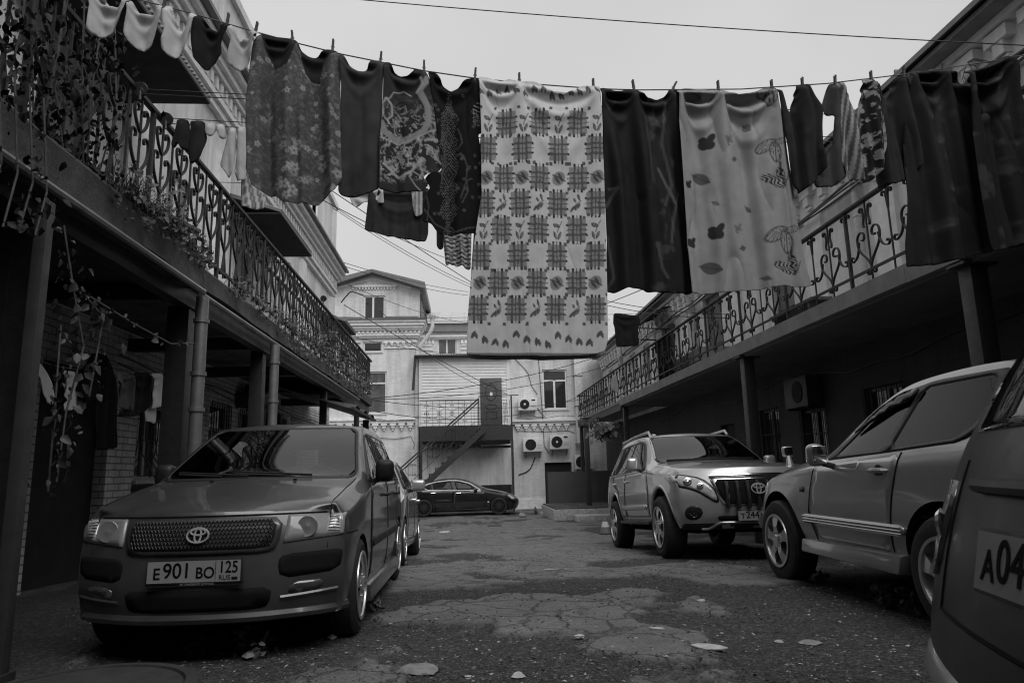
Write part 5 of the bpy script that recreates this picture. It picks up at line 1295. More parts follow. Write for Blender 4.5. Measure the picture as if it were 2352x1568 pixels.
for s, sd in ((1, 'side+'), (-1, 'side-')):
    patch('window_seal', bv, sd, [(1.22, .965), (1.92, 1.33), (2.6, 1.385), (3.3, 1.32), (3.7, 1.02)], M_TRIMB, hat, .002, .01, .06, 1)
    for q in ([(1.36, .98), (1.9, 1.30), (2.3, 1.35), (2.3, .985)], [(2.38, .985), (2.38, 1.355), (2.65, 1.36), (3.25, 1.29), (3.5, 1.02)]): patch('side_window', bv, sd, q, M_CGLASS2, hat, .012, .012, .06, 1)
    for q in ([(1.25, .30), (1.2, .62), (1.24, .95), (2.32, .97), (2.32, .30)], [(2.36, .30), (2.36, .97), (3.3, 1.0), (3.2, .70), (3.0, .30)]):
        d = patch('door', bv, sd, q, M_SILV3, hat, .0035, .008, .06, 1); handle(bv, sd, 2.18 if q[0][0] < 2 else 3.05, .84, d, M_CHROME)
    k = MB(); seam(k, bv, sd, [(1.24, .3), (1.18, .62), (1.22, .95)], .005); k.build('panel_gap', M_INK, hat, world=False)
    k = MB(); seam(k, bv, sd, [(2.34, .28), (2.34, .97)], .006); k.build('panel_gap', M_INK, hat, world=False)
    patch('headlamp', bv, 'front', [(s * .42, .62), (s * .74, .66), (s * .80, .76), (s * .5, .70)], M_LAMP, hat, .006, .02, .04, 1)
    mirror(hat, (1.48, s * .94, 1.02), s, M_SILV3, (.12, .21, .15))
for x in (.8, 3.4):
    for s in (-1, 1): wheel(hat, (x, s * .735, .30), s, .305, .205, .19, M_ALLOY, 7)
k = MB(); k.box(.5, 3.7, -.55, .55, .16, .24); k.build('underbody', M_INK, hat, world=False)

# ---------------------------------------------------------------- black saloon across the back of the yard
sal = car('saloon_car', 'black saloon with a bright window surround parked broadside in front of the staircase', V((2.08, 28.4, gz(0, 27.8))), PI, 0.)
st = [[.5, [.17, .33, .54, .74, .80], [.84, .89, .90, .86, .70], .04], [.95, [.17, .33, .55, .83, .89], [.85, .90, .905, .87, .72], .04], [1.38, [.17, .33, .56, .90, .96], [.85, .90, .905, .87, .71], .04], [1.6, [.17, .33, .56, .915, 1.09], [.85, .9, .905, .87, .66], .04],
      [2.05, [.17, .33, .56, .93, 1.315], [.85, .90, .905, .87, .58], .045], [2.6, [.17, .33, .56, .94, 1.39], [.85, .90, .905, .87, .56], .045], [3.15, [.17, .33, .56, .95, 1.36], [.85, .90, .905, .87, .56], .045], [3.75, [.18, .33, .57, .96, 1.20], [.85, .90, .905, .87, .57], .04], [4.2, [.18, .34, .58, .96, 1.04], [.85, .89, .90, .86, .62], .03], [4.6, [.2, .36, .6, .93, .99], [.82, .87, .88, .84, .64], .03]]
front = [[.12, .02, .0, .06, .2], [.19, .34, .50, .60, .68], [.72, .80, .82, .78, .60], .32, .03]
rear = [[4.82, 4.92, 4.93, 4.88, 4.78], [.26, .40, .62, .84, .95], [.74, .80, .82, .78, .60], .2, .02]
b, bv = car_body(st, front, rear, [(.86, .315, .355), (3.74, .315, .355)], .32, .895, paint=M_BLACKP, parent=sal)
for s, sd in ((1, 'side+'), (-1, 'side-')):
    win = [(1.54, .935), (1.98, 1.20), (2.38, 1.315), (2.75, 1.335), (3.3, 1.285), (3.62, 1.205), (3.77, 1.13), (3.70, 1.03), (3.58, .985), (2.6, .955)]
    patch('window_seal', bv, sd, win, M_TRIMB, sal, .002, .01, .06, 1)
    k = MB(); seam(k, bv, sd, smooth_poly(win, 1), .019, .05, True, .008); k.build('chrome_surround', M_FRAME, sal, world=False)
    for q in ([(1.72, .965), (2.0, 1.18), (2.38, 1.29), (2.58, 1.305), (2.48, .975)], [(2.62, .98), (2.70, 1.305), (3.25, 1.265), (3.42, 1.225), (3.36, .99)], [(3.43, 1.0), (3.49, 1.20), (3.6, 1.17), (3.73, 1.12), (3.66, 1.03)]): patch('side_window', bv, sd, q, M_CGLASS2, sal, .006, .012, .05, 1)
    for q in ([(1.35, .25), (1.3, .6), (1.45, .92), (2.55, .945), (2.6, .25)], [(2.63, .25), (2.58, .945), (3.5, .97), (3.42, .65), (3.3, .25)]):
        d = patch('door', bv, sd, q, M_BLACKP, sal, .003, .008, .07, 1); handle(bv, sd, 2.42 if q[0][0] < 2 else 3.4, .86 if q[0][0] < 2 else .88, d, M_CHROME, .24)
    patch('headlamp', bv, sd, [(.20, .60), (.28, .56), (.52, .70), (.50, .755), (.35, .72)], M_LAMP, sal, .008, .02, .04, 1)
    mirror(sal, (1.75, s * .97, .97), s, M_BLACKP, (.13, .2, .13))
    patch('side_lamp', bv, sd, [(1.22, .48), (1.22, .51), (1.32, .51), (1.32, .48)], M_CHROME, sal, .006, .01, .05, 0)
    k = MB(); seam(k, bv, sd, [(1.3, .25), (2.3, .235), (3.25, .25)], .008, .08); k.build('sill_line', M_GREYP, sal, world=False)
patch('windscreen', bv, 'front', [(-.68, .985), (.68, .985), (.55, 1.34), (-.55, 1.34)], M_CGLASS, sal, .005, .012, .06, 2)
for x in (.86, 3.74):
    for s in (-1, 1): wheel(sal, (x, s * .80, .325), s, .33, .245, .20, M_ALLOYD, 10, 'thin')
k = MB(); k.box(.6, 4.3, -.6, .6, .14, .22); k.build('underbody', M_INK, sal, world=False)

# ---------------------------------------------------------------- silver off-roader facing out on the right
pz0, pz1 = gz(2.5, 9.0), gz(2.5, 11.78); pp = math.atan2(pz0 - pz1, 2.79)
suv = car('off_roader', 'tall silver off-roader with roof rails and a toothed black grille, plate T244M', V((3.40, 8.10, pz0 + math.tan(pp) * .9)), PI / 2, pp)
st = [[.5, [.40, .56, .76, 1.0, 1.10], [.88, .92, .93, .91, .83], .035], [1.0, [.40, .56, .80, 1.05, 1.16], [.88, .935, .945, .92, .83], .04], [1.45, [.40, .56, .82, 1.10, 1.20], [.88, .935, .945, .91, .78], .05], [1.55, [.40, .56, .82, 1.11, 1.235], [.88, .935, .945, .91, .77], .05],
      [1.92, [.40, .56, .82, 1.12, 1.46], [.88, .935, .945, .91, .70], .05], [2.28, [.40, .56, .82, 1.13, 1.655], [.88, .935, .945, .91, .645], .055], [2.5, [.40, .56, .82, 1.13, 1.695], [.88, .935, .945, .91, .645], .055], [3.5, [.40, .56, .82, 1.14, 1.73], [.88, .935, .945, .91, .655], .055], [4.3, [.42, .57, .82, 1.14, 1.70], [.88, .93, .94, .90, .64], .055]]
front = [[.14, .03, .0, .03, .11], [.34, .50, .70, .88, 1.045], [.80, .87, .89, .88, .82], .25, .02]
rear = [[4.58, 4.70, 4.72, 4.66, 4.46], [.46, .58, .82, 1.14, 1.62], [.80, .86, .88, .84, .58], .14, .04]
SW = [[(1.9, 1.18), (2.34, 1.54), (2.62, 1.60), (2.84, 1.61), (2.84, 1.185)], [(2.94, 1.185), (2.94, 1.615), (3.7, 1.615), (3.74, 1.19)], [(3.83, 1.195), (3.8, 1.61), (4.12, 1.60), (4.34, 1.22)]]
SF = [(-.745, 1.235), (.745, 1.235), (.615, 1.645), (-.615, 1.645)]; SR = [(-.6, 1.2), (.6, 1.2), (.52, 1.58), (-.52, 1.58)]
b, bv = car_body(st, front, rear, [(.90, .40, .47), (3.69, .40, .47)], .40, .94, paint=M_SILV, parent=suv, cabin=(1.5, 4.5, .75, 1.8), wins=[('side', q, -1.3, 1.3) for q in SW] + [('front', SF, 1.5, 2.9), ('front', SR, 3.9, 5.2)])
interior(suv, (2.55, 3.5), .42, .72, (1.98, -.42, 1.16))
patch('rear_window', bv, 'rear', SR, M_TINT, suv, .008, 0, .05, 1)
patch('windscreen_seal', bv, 'front', [(-.78, 1.215), (.78, 1.215), (.64, 1.665), (-.64, 1.665)], M_TRIMB, suv, .004, .01, .04, 2, holes=[SF])
patch('windscreen', bv, 'front', SF, M_CLEAR, suv, .004, 0, .04, 1)
for s, sd in ((1, 'side+'), (-1, 'side-')):
    patch('window_seal', bv, sd, [(1.72, 1.15), (2.30, 1.58), (2.6, 1.64), (4.2, 1.64), (4.46, 1.2)], M_TRIMB, suv, .004, .01, .04, 1, holes=SW)
    k = MB(); seam(k, bv, sd, [(1.68, 1.145), (3.0, 1.155), (4.5, 1.18)], .012, .08, False, .004); k.build('chrome_strip', M_CHROME, suv, world=False)
    for q in SW: patch('side_window', bv, sd, q, M_TINT, suv, .003, 0, .04, 1)
    for q in ([(1.5, .5), (1.46, .85), (1.62, 1.13), (2.88, 1.14), (2.88, .5)], [(2.92, .5), (2.92, 1.14), (3.8, 1.15), (3.72, .98), (3.4, .9), (3.2, .5)]):
        d = patch('door', bv, sd, q, M_SILV, suv, .0035, .008, .07, 1); handle(bv, sd, 2.74 if q[0][0] < 2 else 3.66, 1.02, d, M_CHROME, .2)
    k = MB(); seam(k, bv, sd, [(1.48, .5), (1.44, .85), (1.6, 1.13)], .006); k.build('panel_gap', M_INK, suv, world=False)
    k = MB(); seam(k, bv, sd, [(2.9, .48), (2.9, 1.15)], .006); k.build('panel_gap', M_INK, suv, world=False)
    k = MB(); seam(k, bv, sd, [(3.2, .5), (3.42, .92), (3.74, 1.0), (3.82, 1.15)], .006); k.build('panel_gap', M_INK, suv, world=False)
    patch('door_moulding', bv, sd, [(1.55, .60), (1.55, .67), (3.1, .67), (3.1, .60)], M_SILV, suv, .02, .03, .07, 1)
    for ax_ in (.90, 3.69):           # flared arch lips
        k = MB(); k.tube([hit(bv, sd, ax_ + .485 * math.cos(t), .40 + .485 * math.sin(t), -.012) for t in np.linspace(-.05, PI + .05, 25)], .026, 6); k.build('arch_flare', M_SILV, suv, world=False, smooth=True)
    k = MB(); k.box(1.4, 3.2, min(s * .80, s * .97), max(s * .80, s * .97), .40, .45); k.build('running_board', M_TRIMB, suv, world=False, bevel=.02)
    patch('headlamp_surround', bv, 'front', [(s * .48, .645), (s * .58, .715), (s * .70, .80), (s * .90, .855), (s * .92, 1.015), (s * .80, 1.0), (s * .60, .95), (s * .49, .84), (s * .44, .68)], M_TRIMB, suv, .005, .015, .04, 1)
    hl = patch('headlamp', bv, 'front', [(s * .49, .67), (s * .58, .74), (s * .70, .825), (s * .885, .875), (s * .90, 1.0), (s * .80, .985), (s * .62, .935), (s * .51, .83), (s * .465, .70)], M_LAMP, suv, .010, .02, .035, 1)
    for (a, z, r) in ((.76, .905, .055), (.635, .85, .042)):
        q = hit(bv, 'front', s * a, z, .012); k = MB(); k.lathe([(r, 0), (r * .92, .014), (r * .6, .016), (r * .5, .006), (0, .018)], q, (-1, s * .2, .2), 18); k.build('lamp_reflector', M_CHROME, hl, world=False, smooth=True)
    patch('fog_lamp_recess', bv, 'front', [(s * (.725 + .095 * math.cos(t)), .545 + .085 * math.sin(t)) for t in np.linspace(0, 2 * PI, 17)[:-1]], M_TRIMB, suv, .004, .015, .03, 0)
    q = hit(bv, 'front', s * .725, .545, .012); k = MB(); k.lathe([(.055, 0), (.05, .012), (.035, .006), (0, .014)], q, (-1, s * .25, 0), 20); k.build('fog_lamp', M_CGLASS, suv, world=False, smooth=True)
    mirror(suv, (1.90, s * 1.02, 1.24), s, M_SILV, (.11, .16, .18))
    k = MB(); q0 = hit(bv, 'top', 2.45, s * .60, 0); q1 = hit(bv, 'top', 4.2, s * .60, 0)
    k.tube([q0 + V((-.08, 0, 0)), q0 + V((0, 0, .07)), q0.lerp(q1, .5) + V((0, 0, .085)), q1 + V((0, 0, .07)), q1 + V((.08, 0, 0))], .022, 8); k.build('roof_rail', M_SILV3, suv, world=False, smooth=True)
patch('grille_surround', bv, 'front', [(-.53, .955), (.53, .955), (.45, .70), (.40, .62), (-.40, .62), (-.45, .70)], M_CHROME, suv, .012, .02, .04, 1)
gr = patch('grille', bv, 'front', [(-.485, .92), (.485, .92), (.42, .70), (.37, .635), (-.37, .635), (-.42, .70)], M_INK, suv, .016, .02, .04, 1)
for a in np.linspace(-.36, .36, 7):
    k = MB(); k.tube([hit(bv, 'front', a, z, .03) for z in (.895, .82, .75, .69)], .020, 6)
    k.tube([hit(bv, 'front', a, z, .035) for z in (.69, .64, .59)], .030, 6); k.build('grille_bar', M_TRIMB, gr, world=False, smooth=True)
    k = MB(); k.tube([hit(bv, 'front', a - .021, z, .040) for z in (.895, .82, .75, .68)], .0035, 4); k.build('chrome_edge', M_CHROME, gr, world=False)
k = MB(); k.tube([hit(bv, 'front', a, .965, .02) for a in np.linspace(-.52, .52, 15)], .022, 8); k.build('bonnet_strip', M_CHROME, suv, world=False, smooth=True)
q = hit(bv, 'front', 0, .80, .06); oval_badge('badge', suv, q, (0, -1, 0), V((.15, 0, 1)).normalized(), .085, .058, .008)
patch('lower_intake', bv, 'front', [(-.48, .50), (.48, .50), (.44, .445), (.36, .43), (-.36, .43), (-.44, .445)], M_INK, suv, .003, .012, .05, 1)
k = MB(); k.tube([hit(bv, 'front', a, .425 - .07 * float(sstep(.42, .56, abs(a))), .0) for a in np.linspace(-.62, .62, 41)], .018, 8); k.build('bumper_lip', M_SILV2, suv, world=False, smooth=True)
px = hit(bv, 'front', .0, .52, .02); f, n = plate(suv, (px.x - .012, 0., .50), (0, -1, 0), (0, 0, 1))
for body, size, u, v in (('T', .085, -.205, -.010), ('244', .112, -.09, .003), ('M', .083, .035, -.010)):
    text_mesh('plate_text', body, size, M_INK, f, frame_mtx(V((px.x - .0215, -u, .50 + v)), (0, -1, 0), (0, 0, 1)), .0008, .95, .0012)
q = hit(bv, 'top', .34, -.58, 0); c = q + V((.02, 0, .13)); k = MB(); k.tube([q + V((0, 0, -.01)), q + V((.01, 0, .10)), c], [.05, .032, .03], 8); st2 = k.build('wing_mirror_stalk', M_SILV, suv, world=False, smooth=True)
mw = rbox('wing_mirror', (.07, .14, .13), .03, M_SILV, suv, tuple(c + V((0, 0, .04)))); rbox('mirror_glass', (.01, .11, .10), .004, M_CHROME, mw, (-.034, 0, 0))
k = MB(); k.tube([hit(bv, 'front', a, 1.255, .02) for a in np.linspace(-.62, .62, 9)], .012, 5); k.build('wiper', M_TRIMB, suv, world=False)
k = MB(); q = hit(bv, 'top', 3.4, .25, 0); k.prism([(-.14, 0), (.16, 0), (.12, .07), (.05, .085)], q + V((0, -.03, -.01)), (1, 0, 0), (0, 0, 1), (0, .06, 0)); k.build('roof_fin', M_SILV, suv, world=False, bevel=.012)
for x in (.90, 3.69):
    for s in (-1, 1): wheel(suv, (x, s * .835, .38), s, .385, .245, .265, M_ALLOY, 6)
k = MB(); k.box(.5, 4.2, -.6, .6, .30, .42); k.build('underbody', M_INK, suv, world=False)

# ---------------------------------------------------------------- three-door off-roader, tail to the camera
ez0 = gz(2.8, 6.2)
esc = car('three_door_off_roader', 'short three-door off-roader with ribbed door moulding, second from the right', V((3.60, 6.95, min(ez0, gz(2.8, 4.0)) + .0)), -PI / 2, 0.)
st = [[.5, [.36, .50, .68, .86, .93], [.81, .85, .86, .83, .68], .05], [1.0, [.36, .50, .72, .93, 1.0], [.81, .855, .865, .83, .69], .05], [1.38, [.36, .50, .74, .96, 1.055], [.81, .855, .865, .83, .68], .05], [1.5, [.36, .50, .75, .97, 1.09], [.81, .855, .865, .83, .67], .05],
      [1.88, [.36, .50, .76, .98, 1.33], [.81, .855, .865, .83, .61], .05], [2.25, [.36, .50, .77, .99, 1.49], [.81, .855, .865, .83, .565], .055], [2.5, [.36, .50, .77, 1.0, 1.53], [.81, .855, .865, .83, .57], .055], [3.0, [.36, .50, .77, 1.015, 1.55], [.81, .855, .865, .83, .57], .055], [3.4, [.38, .52, .78, 1.03, 1.535], [.80, .85, .86, .82, .56], .05]]
front = [[.12, .0, .02, .10, .22], [.32, .46, .62, .76, .85], [.70, .77, .79, .75, .60], .24, .03]
rear = [[3.52, 3.60, 3.60, 3.58, 3.50], [.42, .54, .78, 1.09, 1.48], [.74, .80, .82, .79, .53], .12, .04]
EW = [[(1.72, 1.05), (2.06, 1.31), (2.34, 1.43), (2.56, 1.462), (2.36, 1.07)], [(2.44, 1.08), (2.62, 1.465), (3.24, 1.47), (3.27, 1.36), (3.20, 1.20), (3.06, 1.12)]]
EF = [(-.66, 1.09), (.66, 1.09), (.53, 1.47), (-.53, 1.47)]; ER = [(-.56, 1.10), (.56, 1.10), (.47, 1.43), (-.47, 1.43)]
b, bv = car_body(st, front, rear, [(.76, .345, .42), (2.96, .345, .42)], .34, .86, paint=M_SILV2, parent=esc, cabin=(1.42, 3.48, .65, 1.6), wins=[('side', q, -1.2, 1.2) for q in EW] + [('front', EF, 1.4, 2.4), ('front', ER, 3.2, 4.0)])
interior(esc, (2.3, 2.98), .37, .58, (1.82, -.37, 1.0))
patch('windscreen', bv, 'front', EF, M_CLEAR, esc, .004, 0, .04, 1)
patch('rear_window', bv, 'rear', ER, M_TINT, esc, .004, 0, .04, 1)
for s, sd in ((1, 'side+'), (-1, 'side-')):
    patch('window_seal', bv, sd, [(1.56, 1.02), (2.02, 1.34), (2.32, 1.455), (2.7, 1.50), (3.34, 1.495), (3.38, 1.40), (3.32, 1.2), (3.1, 1.10), (2.4, 1.06)], M_TRIMB, esc, .008, .016, .025, 1, holes=EW)
    for q in EW: patch('side_window', bv, sd, q, M_TINT, esc, .004, 0, .03, 1)
    patch('rain_visor', bv, sd, [(1.86, 1.19), (2.10, 1.36), (2.36, 1.452), (2.60, 1.475), (2.54, 1.38), (2.34, 1.36), (2.12, 1.28)], M_CGLASS2, esc, .032, .006, .04, 1)
    patch('air_vent', bv, sd, [(3.26, 1.20), (3.27, 1.47), (3.345, 1.47), (3.36, 1.38), (3.32, 1.22)], M_TRIMB, esc, .020, .012, .03, 0)
    d = patch('door', bv, sd, [(1.40, .42), (1.36, .62), (1.46, .97), (2.56, 1.05), (2.46, .68), (2.40, .42)], M_SILV2, esc, .004, .008, .06, 1)
    h = handle(bv, sd, 2.36, .94, d, M_SILV2, .19)
    q = hit(bv, sd, 2.36, .93, .001); k = MB(); k.lathe([(.05, 0), (.05, .006), (0, .007)], q, (0, s, 0), 16); k.build('handle_recess', M_TRIMB, d, world=False)
    k = MB(); seam(k, bv, sd, [(1.40, .40), (1.35, .62), (1.45, .98)], .006); k.build('panel_gap', M_INK, esc, world=False)
    k = MB(); seam(k, bv, sd, [(2.575, 1.055), (2.47, .68), (2.405, .40), (1.40, .40)], .006); k.build('panel_gap', M_INK, esc, world=False)
    md = patch('door_moulding', bv, sd, [(1.26, .53), (1.26, .60), (2.60, .60), (2.60, .53)], M_SILV2, esc, .024, .03, .06, 1)
    k = MB()
    for z in (.545, .565, .585): seam(k, bv, sd, [(1.28, z), (2.58, z)], .006, .1, False, .026)
    k.build('moulding_rib', M_SILV2, md, world=False)
    k = MB(); k.hexa([(1.22, s * .74, .28), (2.52, s * .74, .28), (2.52, s * .895, .29), (1.22, s * .895, .30), (1.22, s * .74, .43), (2.56, s * .74, .43), (2.56, s * .885, .41), (1.22, s * .88, .40)]); k.build('side_step', M_SILV2, esc, world=False, bevel=.02)
    patch('headlamp', bv, 'front', [(s * .42, .66), (s * .72, .68), (s * .76, .79), (s * .45, .78)], M_LAMP, esc, .006, .02, .04, 1)
    k = MB(); k.tube([hit(bv, 'front', a, .47, .02) for a in np.linspace(s * .3, s * .80, 9)], .07, 8); k.build('bumper_corner', M_SILV2, esc, world=False, smooth=True)
    patch('side_lamp', bv, sd, [(1.22, .77), (1.22, .81), (1.29, .81), (1.29, .77)], M_TRIMB, esc, .006, .01, .03, 0)
    mirror(esc, (1.72, s * .945, 1.06), s, M_SILV2, (.12, .13, .17))
    patch('tail_lamp', bv, 'rear', [(s * .66, .75), (s * .80, .75), (s * .80, 1.05), (s * .68, 1.05)], M_LAMPR, esc, .006, .015, .04, 1)
for x in (.76, 2.96):
    for s in (-1, 1): wheel(esc, (x, s * .775, .34), s, .345, .215, .215, M_ALLOY, 5)
k = MB(); k.box(.5, 3.3, -.55, .55, .26, .38); k.build('underbody', M_INK, esc, world=False)

# ---------------------------------------------------------------- dark estate at the right edge, its tail towards the yard
tz = gz(1.6, 1.2)
hd = V((.966, -.26, 0)); L_ = 4.45
loc = V((.97, 1.12, tz + .03)) + hd * L_
wag = car('estate_car', 'dark estate car cut by the right edge of the picture, plate starting A04', loc, math.atan2(-hd.y, -hd.x), 0.)
st = [[.6, [.2, .36, .6, .80, .88], [.80, .84, .85, .82, .70], .05], [1.3, [.2, .36, .6, .90, .98], [.80, .85, .86, .83, .70], .05], [2.1, [.2, .36, .6, .93, 1.40], [.80, .85, .86, .83, .58], .05], [3.2, [.2, .36, .6, .96, 1.46], [.80, .85, .86, .83, .58], .05], [3.9, [.24, .40, .62, 1.0, 1.50], [.82, .87, .88, .86, .70], .05]]
front = [[.08, .0, .02, .1, .2], [.2, .36, .56, .68, .80], [.72, .78, .8, .76, .62], .28, .03]
rear = [[4.40, 4.47, 4.46, 4.35, 4.04], [.26, .44, .585, 1.02, 1.46], [.82, .88, .88, .86, .70], -.0001+.14, .04]
b, bv = car_body(st, front, rear, [(.85, .3, .35), (3.5, .3, .35)], .31, .85, paint=M_DKP, parent=wag)
patch('rear_window', bv, 'rear', [(-.72, 1.05), (.72, 1.05), (.60, 1.42), (-.60, 1.42)], M_CGLASS2, wag, .006, .012, .05, 2)
for s, sd in ((1, 'side+'), (-1, 'side-')):
    patch('side_window', bv, sd, [(1.7, 1.0), (2.15, 1.32), (3.85, 1.37), (4.05, 1.06)], M_CGLASS2, wag, .004, .012, .06, 1)
    tl = patch('tail_lamp', bv, 'rear', [(s * .70, .69), (s * .83, .70), (s * .82, .93), (s * .68, .93)], M_LAMPR, wag, .010, .02, .03, 1)
    q = hit(bv, 'rear', s * .71, .82, .012); k = MB(); k.lathe([(.04, 0), (.03, .01), (0, .012)], q, (1, s * .6, 0), 14); k.build('lamp_reflector', M_CHROME, tl, world=False)
    mirror(wag, (1.75, s * .98, 1.02), s, M_DKP)
k = MB(); k.tube([hit(bv, 'rear', a, .46, -.05) for a in np.linspace(-.84, .84, 25)], .075, 10); k.build('rear_bumper', M_BUMP, wag, world=False, smooth=True)
k = MB(); k.tube([hit(bv, 'rear', a, .925, .012) for a in np.linspace(-.42, .42, 13)], .018, 8); k.build('tailgate_strip', M_DKP, wag, world=False, smooth=True)
k = MB(); seam(k, bv, 'rear', [(-.60, .63), (.60, .63), (.63, .98)], .005); k.build('tailgate_gap', M_INK, wag, world=False)
k = MB(); seam(k, bv, 'rear', [(-.60, .63), (-.63, .98)], .005); k.build('tailgate_gap', M_INK, wag, world=False)
q = hit(bv, 'rear', 0, .785, .014); wag.location = V(wag.location) + (V((.955, 1.135, 0)) - V((wag.matrix_world @ q).xy.to_3d())); f, n = plate(wag, q, (0, 1, 0), V((-.22, 0, 1)))
up = V((-.22, 0, 1)).normalized(); nn = V((0, 1, 0)).cross(up)
for body, size, u, v in (('A', .085, -.205, -.010), ('04', .112, -.12, .003), ('2', .112, -.03, .003)):
    text_mesh('plate_text', body, size, M_INK, f, frame_mtx(q + nn * .0095 + V((0, u, 0)) + up * v, (0, 1, 0), up), .0008, .95, .0012)
for x in (.85, 3.5):
    for s in (-1, 1): wheel(wag, (x, s * .75, .31), s, .315, .205, .195, M_ALLOY, 5)
k = MB(); k.box(.6, 4.0, -.55, .55, .18, .26); k.build('underbody', M_INK, wag, world=False)
# ================================================================== laundry
L0, L1 = (-2.55, 3.95), (4.68, 4.60)             # the main line, from the left railing to the right one
def on_plane(x, y, p0, p1):
    d = ray(x, y); n = V((-(p1[1] - p0[1]), p1[0] - p0[0], 0)); t = (V((p0[0], p0[1], 0)) - C_O).dot(n) / d.dot(n); return C_O + d * t
def to_uv(pt, p0, p1):
    e = V((p1[0] - p0[0], p1[1] - p0[1])).normalized(); return ((pt.x - p0[0]) * e.x + (pt.y - p0[1]) * e.y, pt.z)
MP = print_mat('printed_cotton', .9, trans=.12)
MPH = print_mat('heavy_fleece', .95)
MSH = print_mat('shiny_plush', .7)
MSH.node_tree.nodes['Principled BSDF'].inputs['Specular IOR Level'].default_value = .10
k1 = .33365
c1 = lambda x, y: (x * k1, y * k1)
c2 = lambda x, y: (784.4 + x * k1, y * k1)
c3 = lambda x, y: (1568.8 + x * k1, y * k1)
pp_ = lambda x, y: (x, y)
cg = lambda x, y: (.366 * x, 516.8 + .366 * y)
def PP(f, pts): return [f(*p) for p in pts]


def chaikin(poly, it=1):
    return smooth_poly(poly, 2, 3.2) if it else poly


def cloth(name, polyP, colour, label=None, cat=None, group=None, p0=L0, p1=L1, pegs=(), h=.014, a1=.026, a2=.013, a3=.016, a4=.02, lam=.17, off=0., mtl=None, parent=None, seed=0, th=.003, rnd=1, lean=0.):
    """one hung cloth: an outline at its true size in the line's upright plane, thrown into folds that run from the pegs"""
    polyP = chaikin(polyP, rnd)
    uv = [to_uv(on_plane(x, y, p0, p1), p0, p1) for x, y in polyP]
    pts, fs = tri_poly(uv, h)
    U = np.array([p[0] for p in pts]); Z = np.array([p[1] for p in pts])
    pu = sorted(to_uv(on_plane(x, y, p0, p1), p0, p1) for x, y in pegs)
    top = max(p[1] for p in uv); below = np.maximum(0, top - Z)
    D = np.zeros_like(U)
    if pu: lz = np.interp(U, [p[0] for p in pu], [p[1] for p in pu])
    else: lz = np.full_like(U, top)
    dz = np.maximum(lz - Z, 0)
    for i, (a, b) in enumerate(pu):                     # a cone of cloth stands out under each peg and widens downwards
        du = U - a; w = .022 + .15 * dz
        D -= a1 * 1.5 * np.exp(-(du / w) ** 2) * np.exp(-dz / .8) * sstep(0, .06, dz)
        D += a1 * .5 * np.exp(-((np.abs(du) - 1.5 * w) / (w * .6)) ** 2) * np.exp(-dz / .6) * sstep(0, .06, dz)
    for (a, b), (c, d) in zip(pu, pu[1:]):              # slack between two pegs hangs in curved folds
        t = np.clip((U - a) / (c - a + 1e-6), 0, 1); sagd = 4 * t * (1 - t); L_ = c - a
        for q, (cc, am) in enumerate(((.10, 1.), (.24, -.7), (.42, .65), (.66, -.4), (.95, .35))):
            D -= a4 * am * sagd ** .7 * np.exp(-((dz - .015 - cc * L_ * (.25 + .75 * sagd)) / (.016 + .075 * cc * L_)) ** 2)
    ph = U + .02 * np.sin(2.3 * Z + seed) + .012 * (fbm(U * 2, Z * 1.2, seed + 5) - .5)
    D += a2 * sstep(.05, .6, below) * (np.sin(2 * PI * ph / lam + seed) + .55 * np.sin(2 * PI * ph / lam * 1.73 + 2 * seed + 1.3) + .3 * np.sin(2 * PI * ph / lam * 3.1 + seed))
    D += a3 * .5 * (fbm(U * 5 + seed, Z * 1.6, seed + 11, 3) - .5) * 2
    rg = 1 - np.abs(2 * fbm(U * 6 + seed, Z * 1.3 + .8 * U, seed + 41, 2) - 1)
    D += a3 * .45 * np.clip((rg - .8) / .2, 0, 1) ** 2 * sstep(.02, .2, below)
    D += off + lean * below
    e = V((p1[0] - p0[0], p1[1] - p0[1])).normalized(); n = V((-e.y, e.x))
    X = p0[0] + e.x * U + n.x * D; Y = p0[1] + e.y * U + n.y * D
    # where each point stood in the measuring picture, for laying out the print
    flat = np.stack([p0[0] + e.x * U, p0[1] + e.y * U, Z - CAM_H], 1); zc = flat @ np.array(C_F)
    px = 1176 + FPX * (flat @ np.array(C_R)) / zc; py = 784 - FPX * (flat @ np.array(C_U)) / zc
    col = colour(px, py) if callable(colour) else np.full(len(U), colour)
    col = np.clip(col, .004, .9)
    me = bpy.data.meshes.new(name)
    o0 = V((float(X.mean()), float(Y.mean()), float(top))) if parent is None else parent.location
    me.from_pydata(np.stack([X - o0.x, Y - o0.y, Z - o0.z], 1).tolist(), [], fs)
    ca = me.color_attributes.new('print', 'FLOAT_COLOR', 'POINT'); ca.data.foreach_set('color', np.stack([col, col, col, np.ones_like(col)], 1).ravel().astype(np.float32))
    finish(me, mtl or MP, True, 180); o = link_mesh(name, me, parent)
    if parent is None: o.location = o0; tag(o, label, cat, group)
    s = o.modifiers.new('thick', 'SOLIDIFY'); s.thickness = th; s.offset = 0
    return o


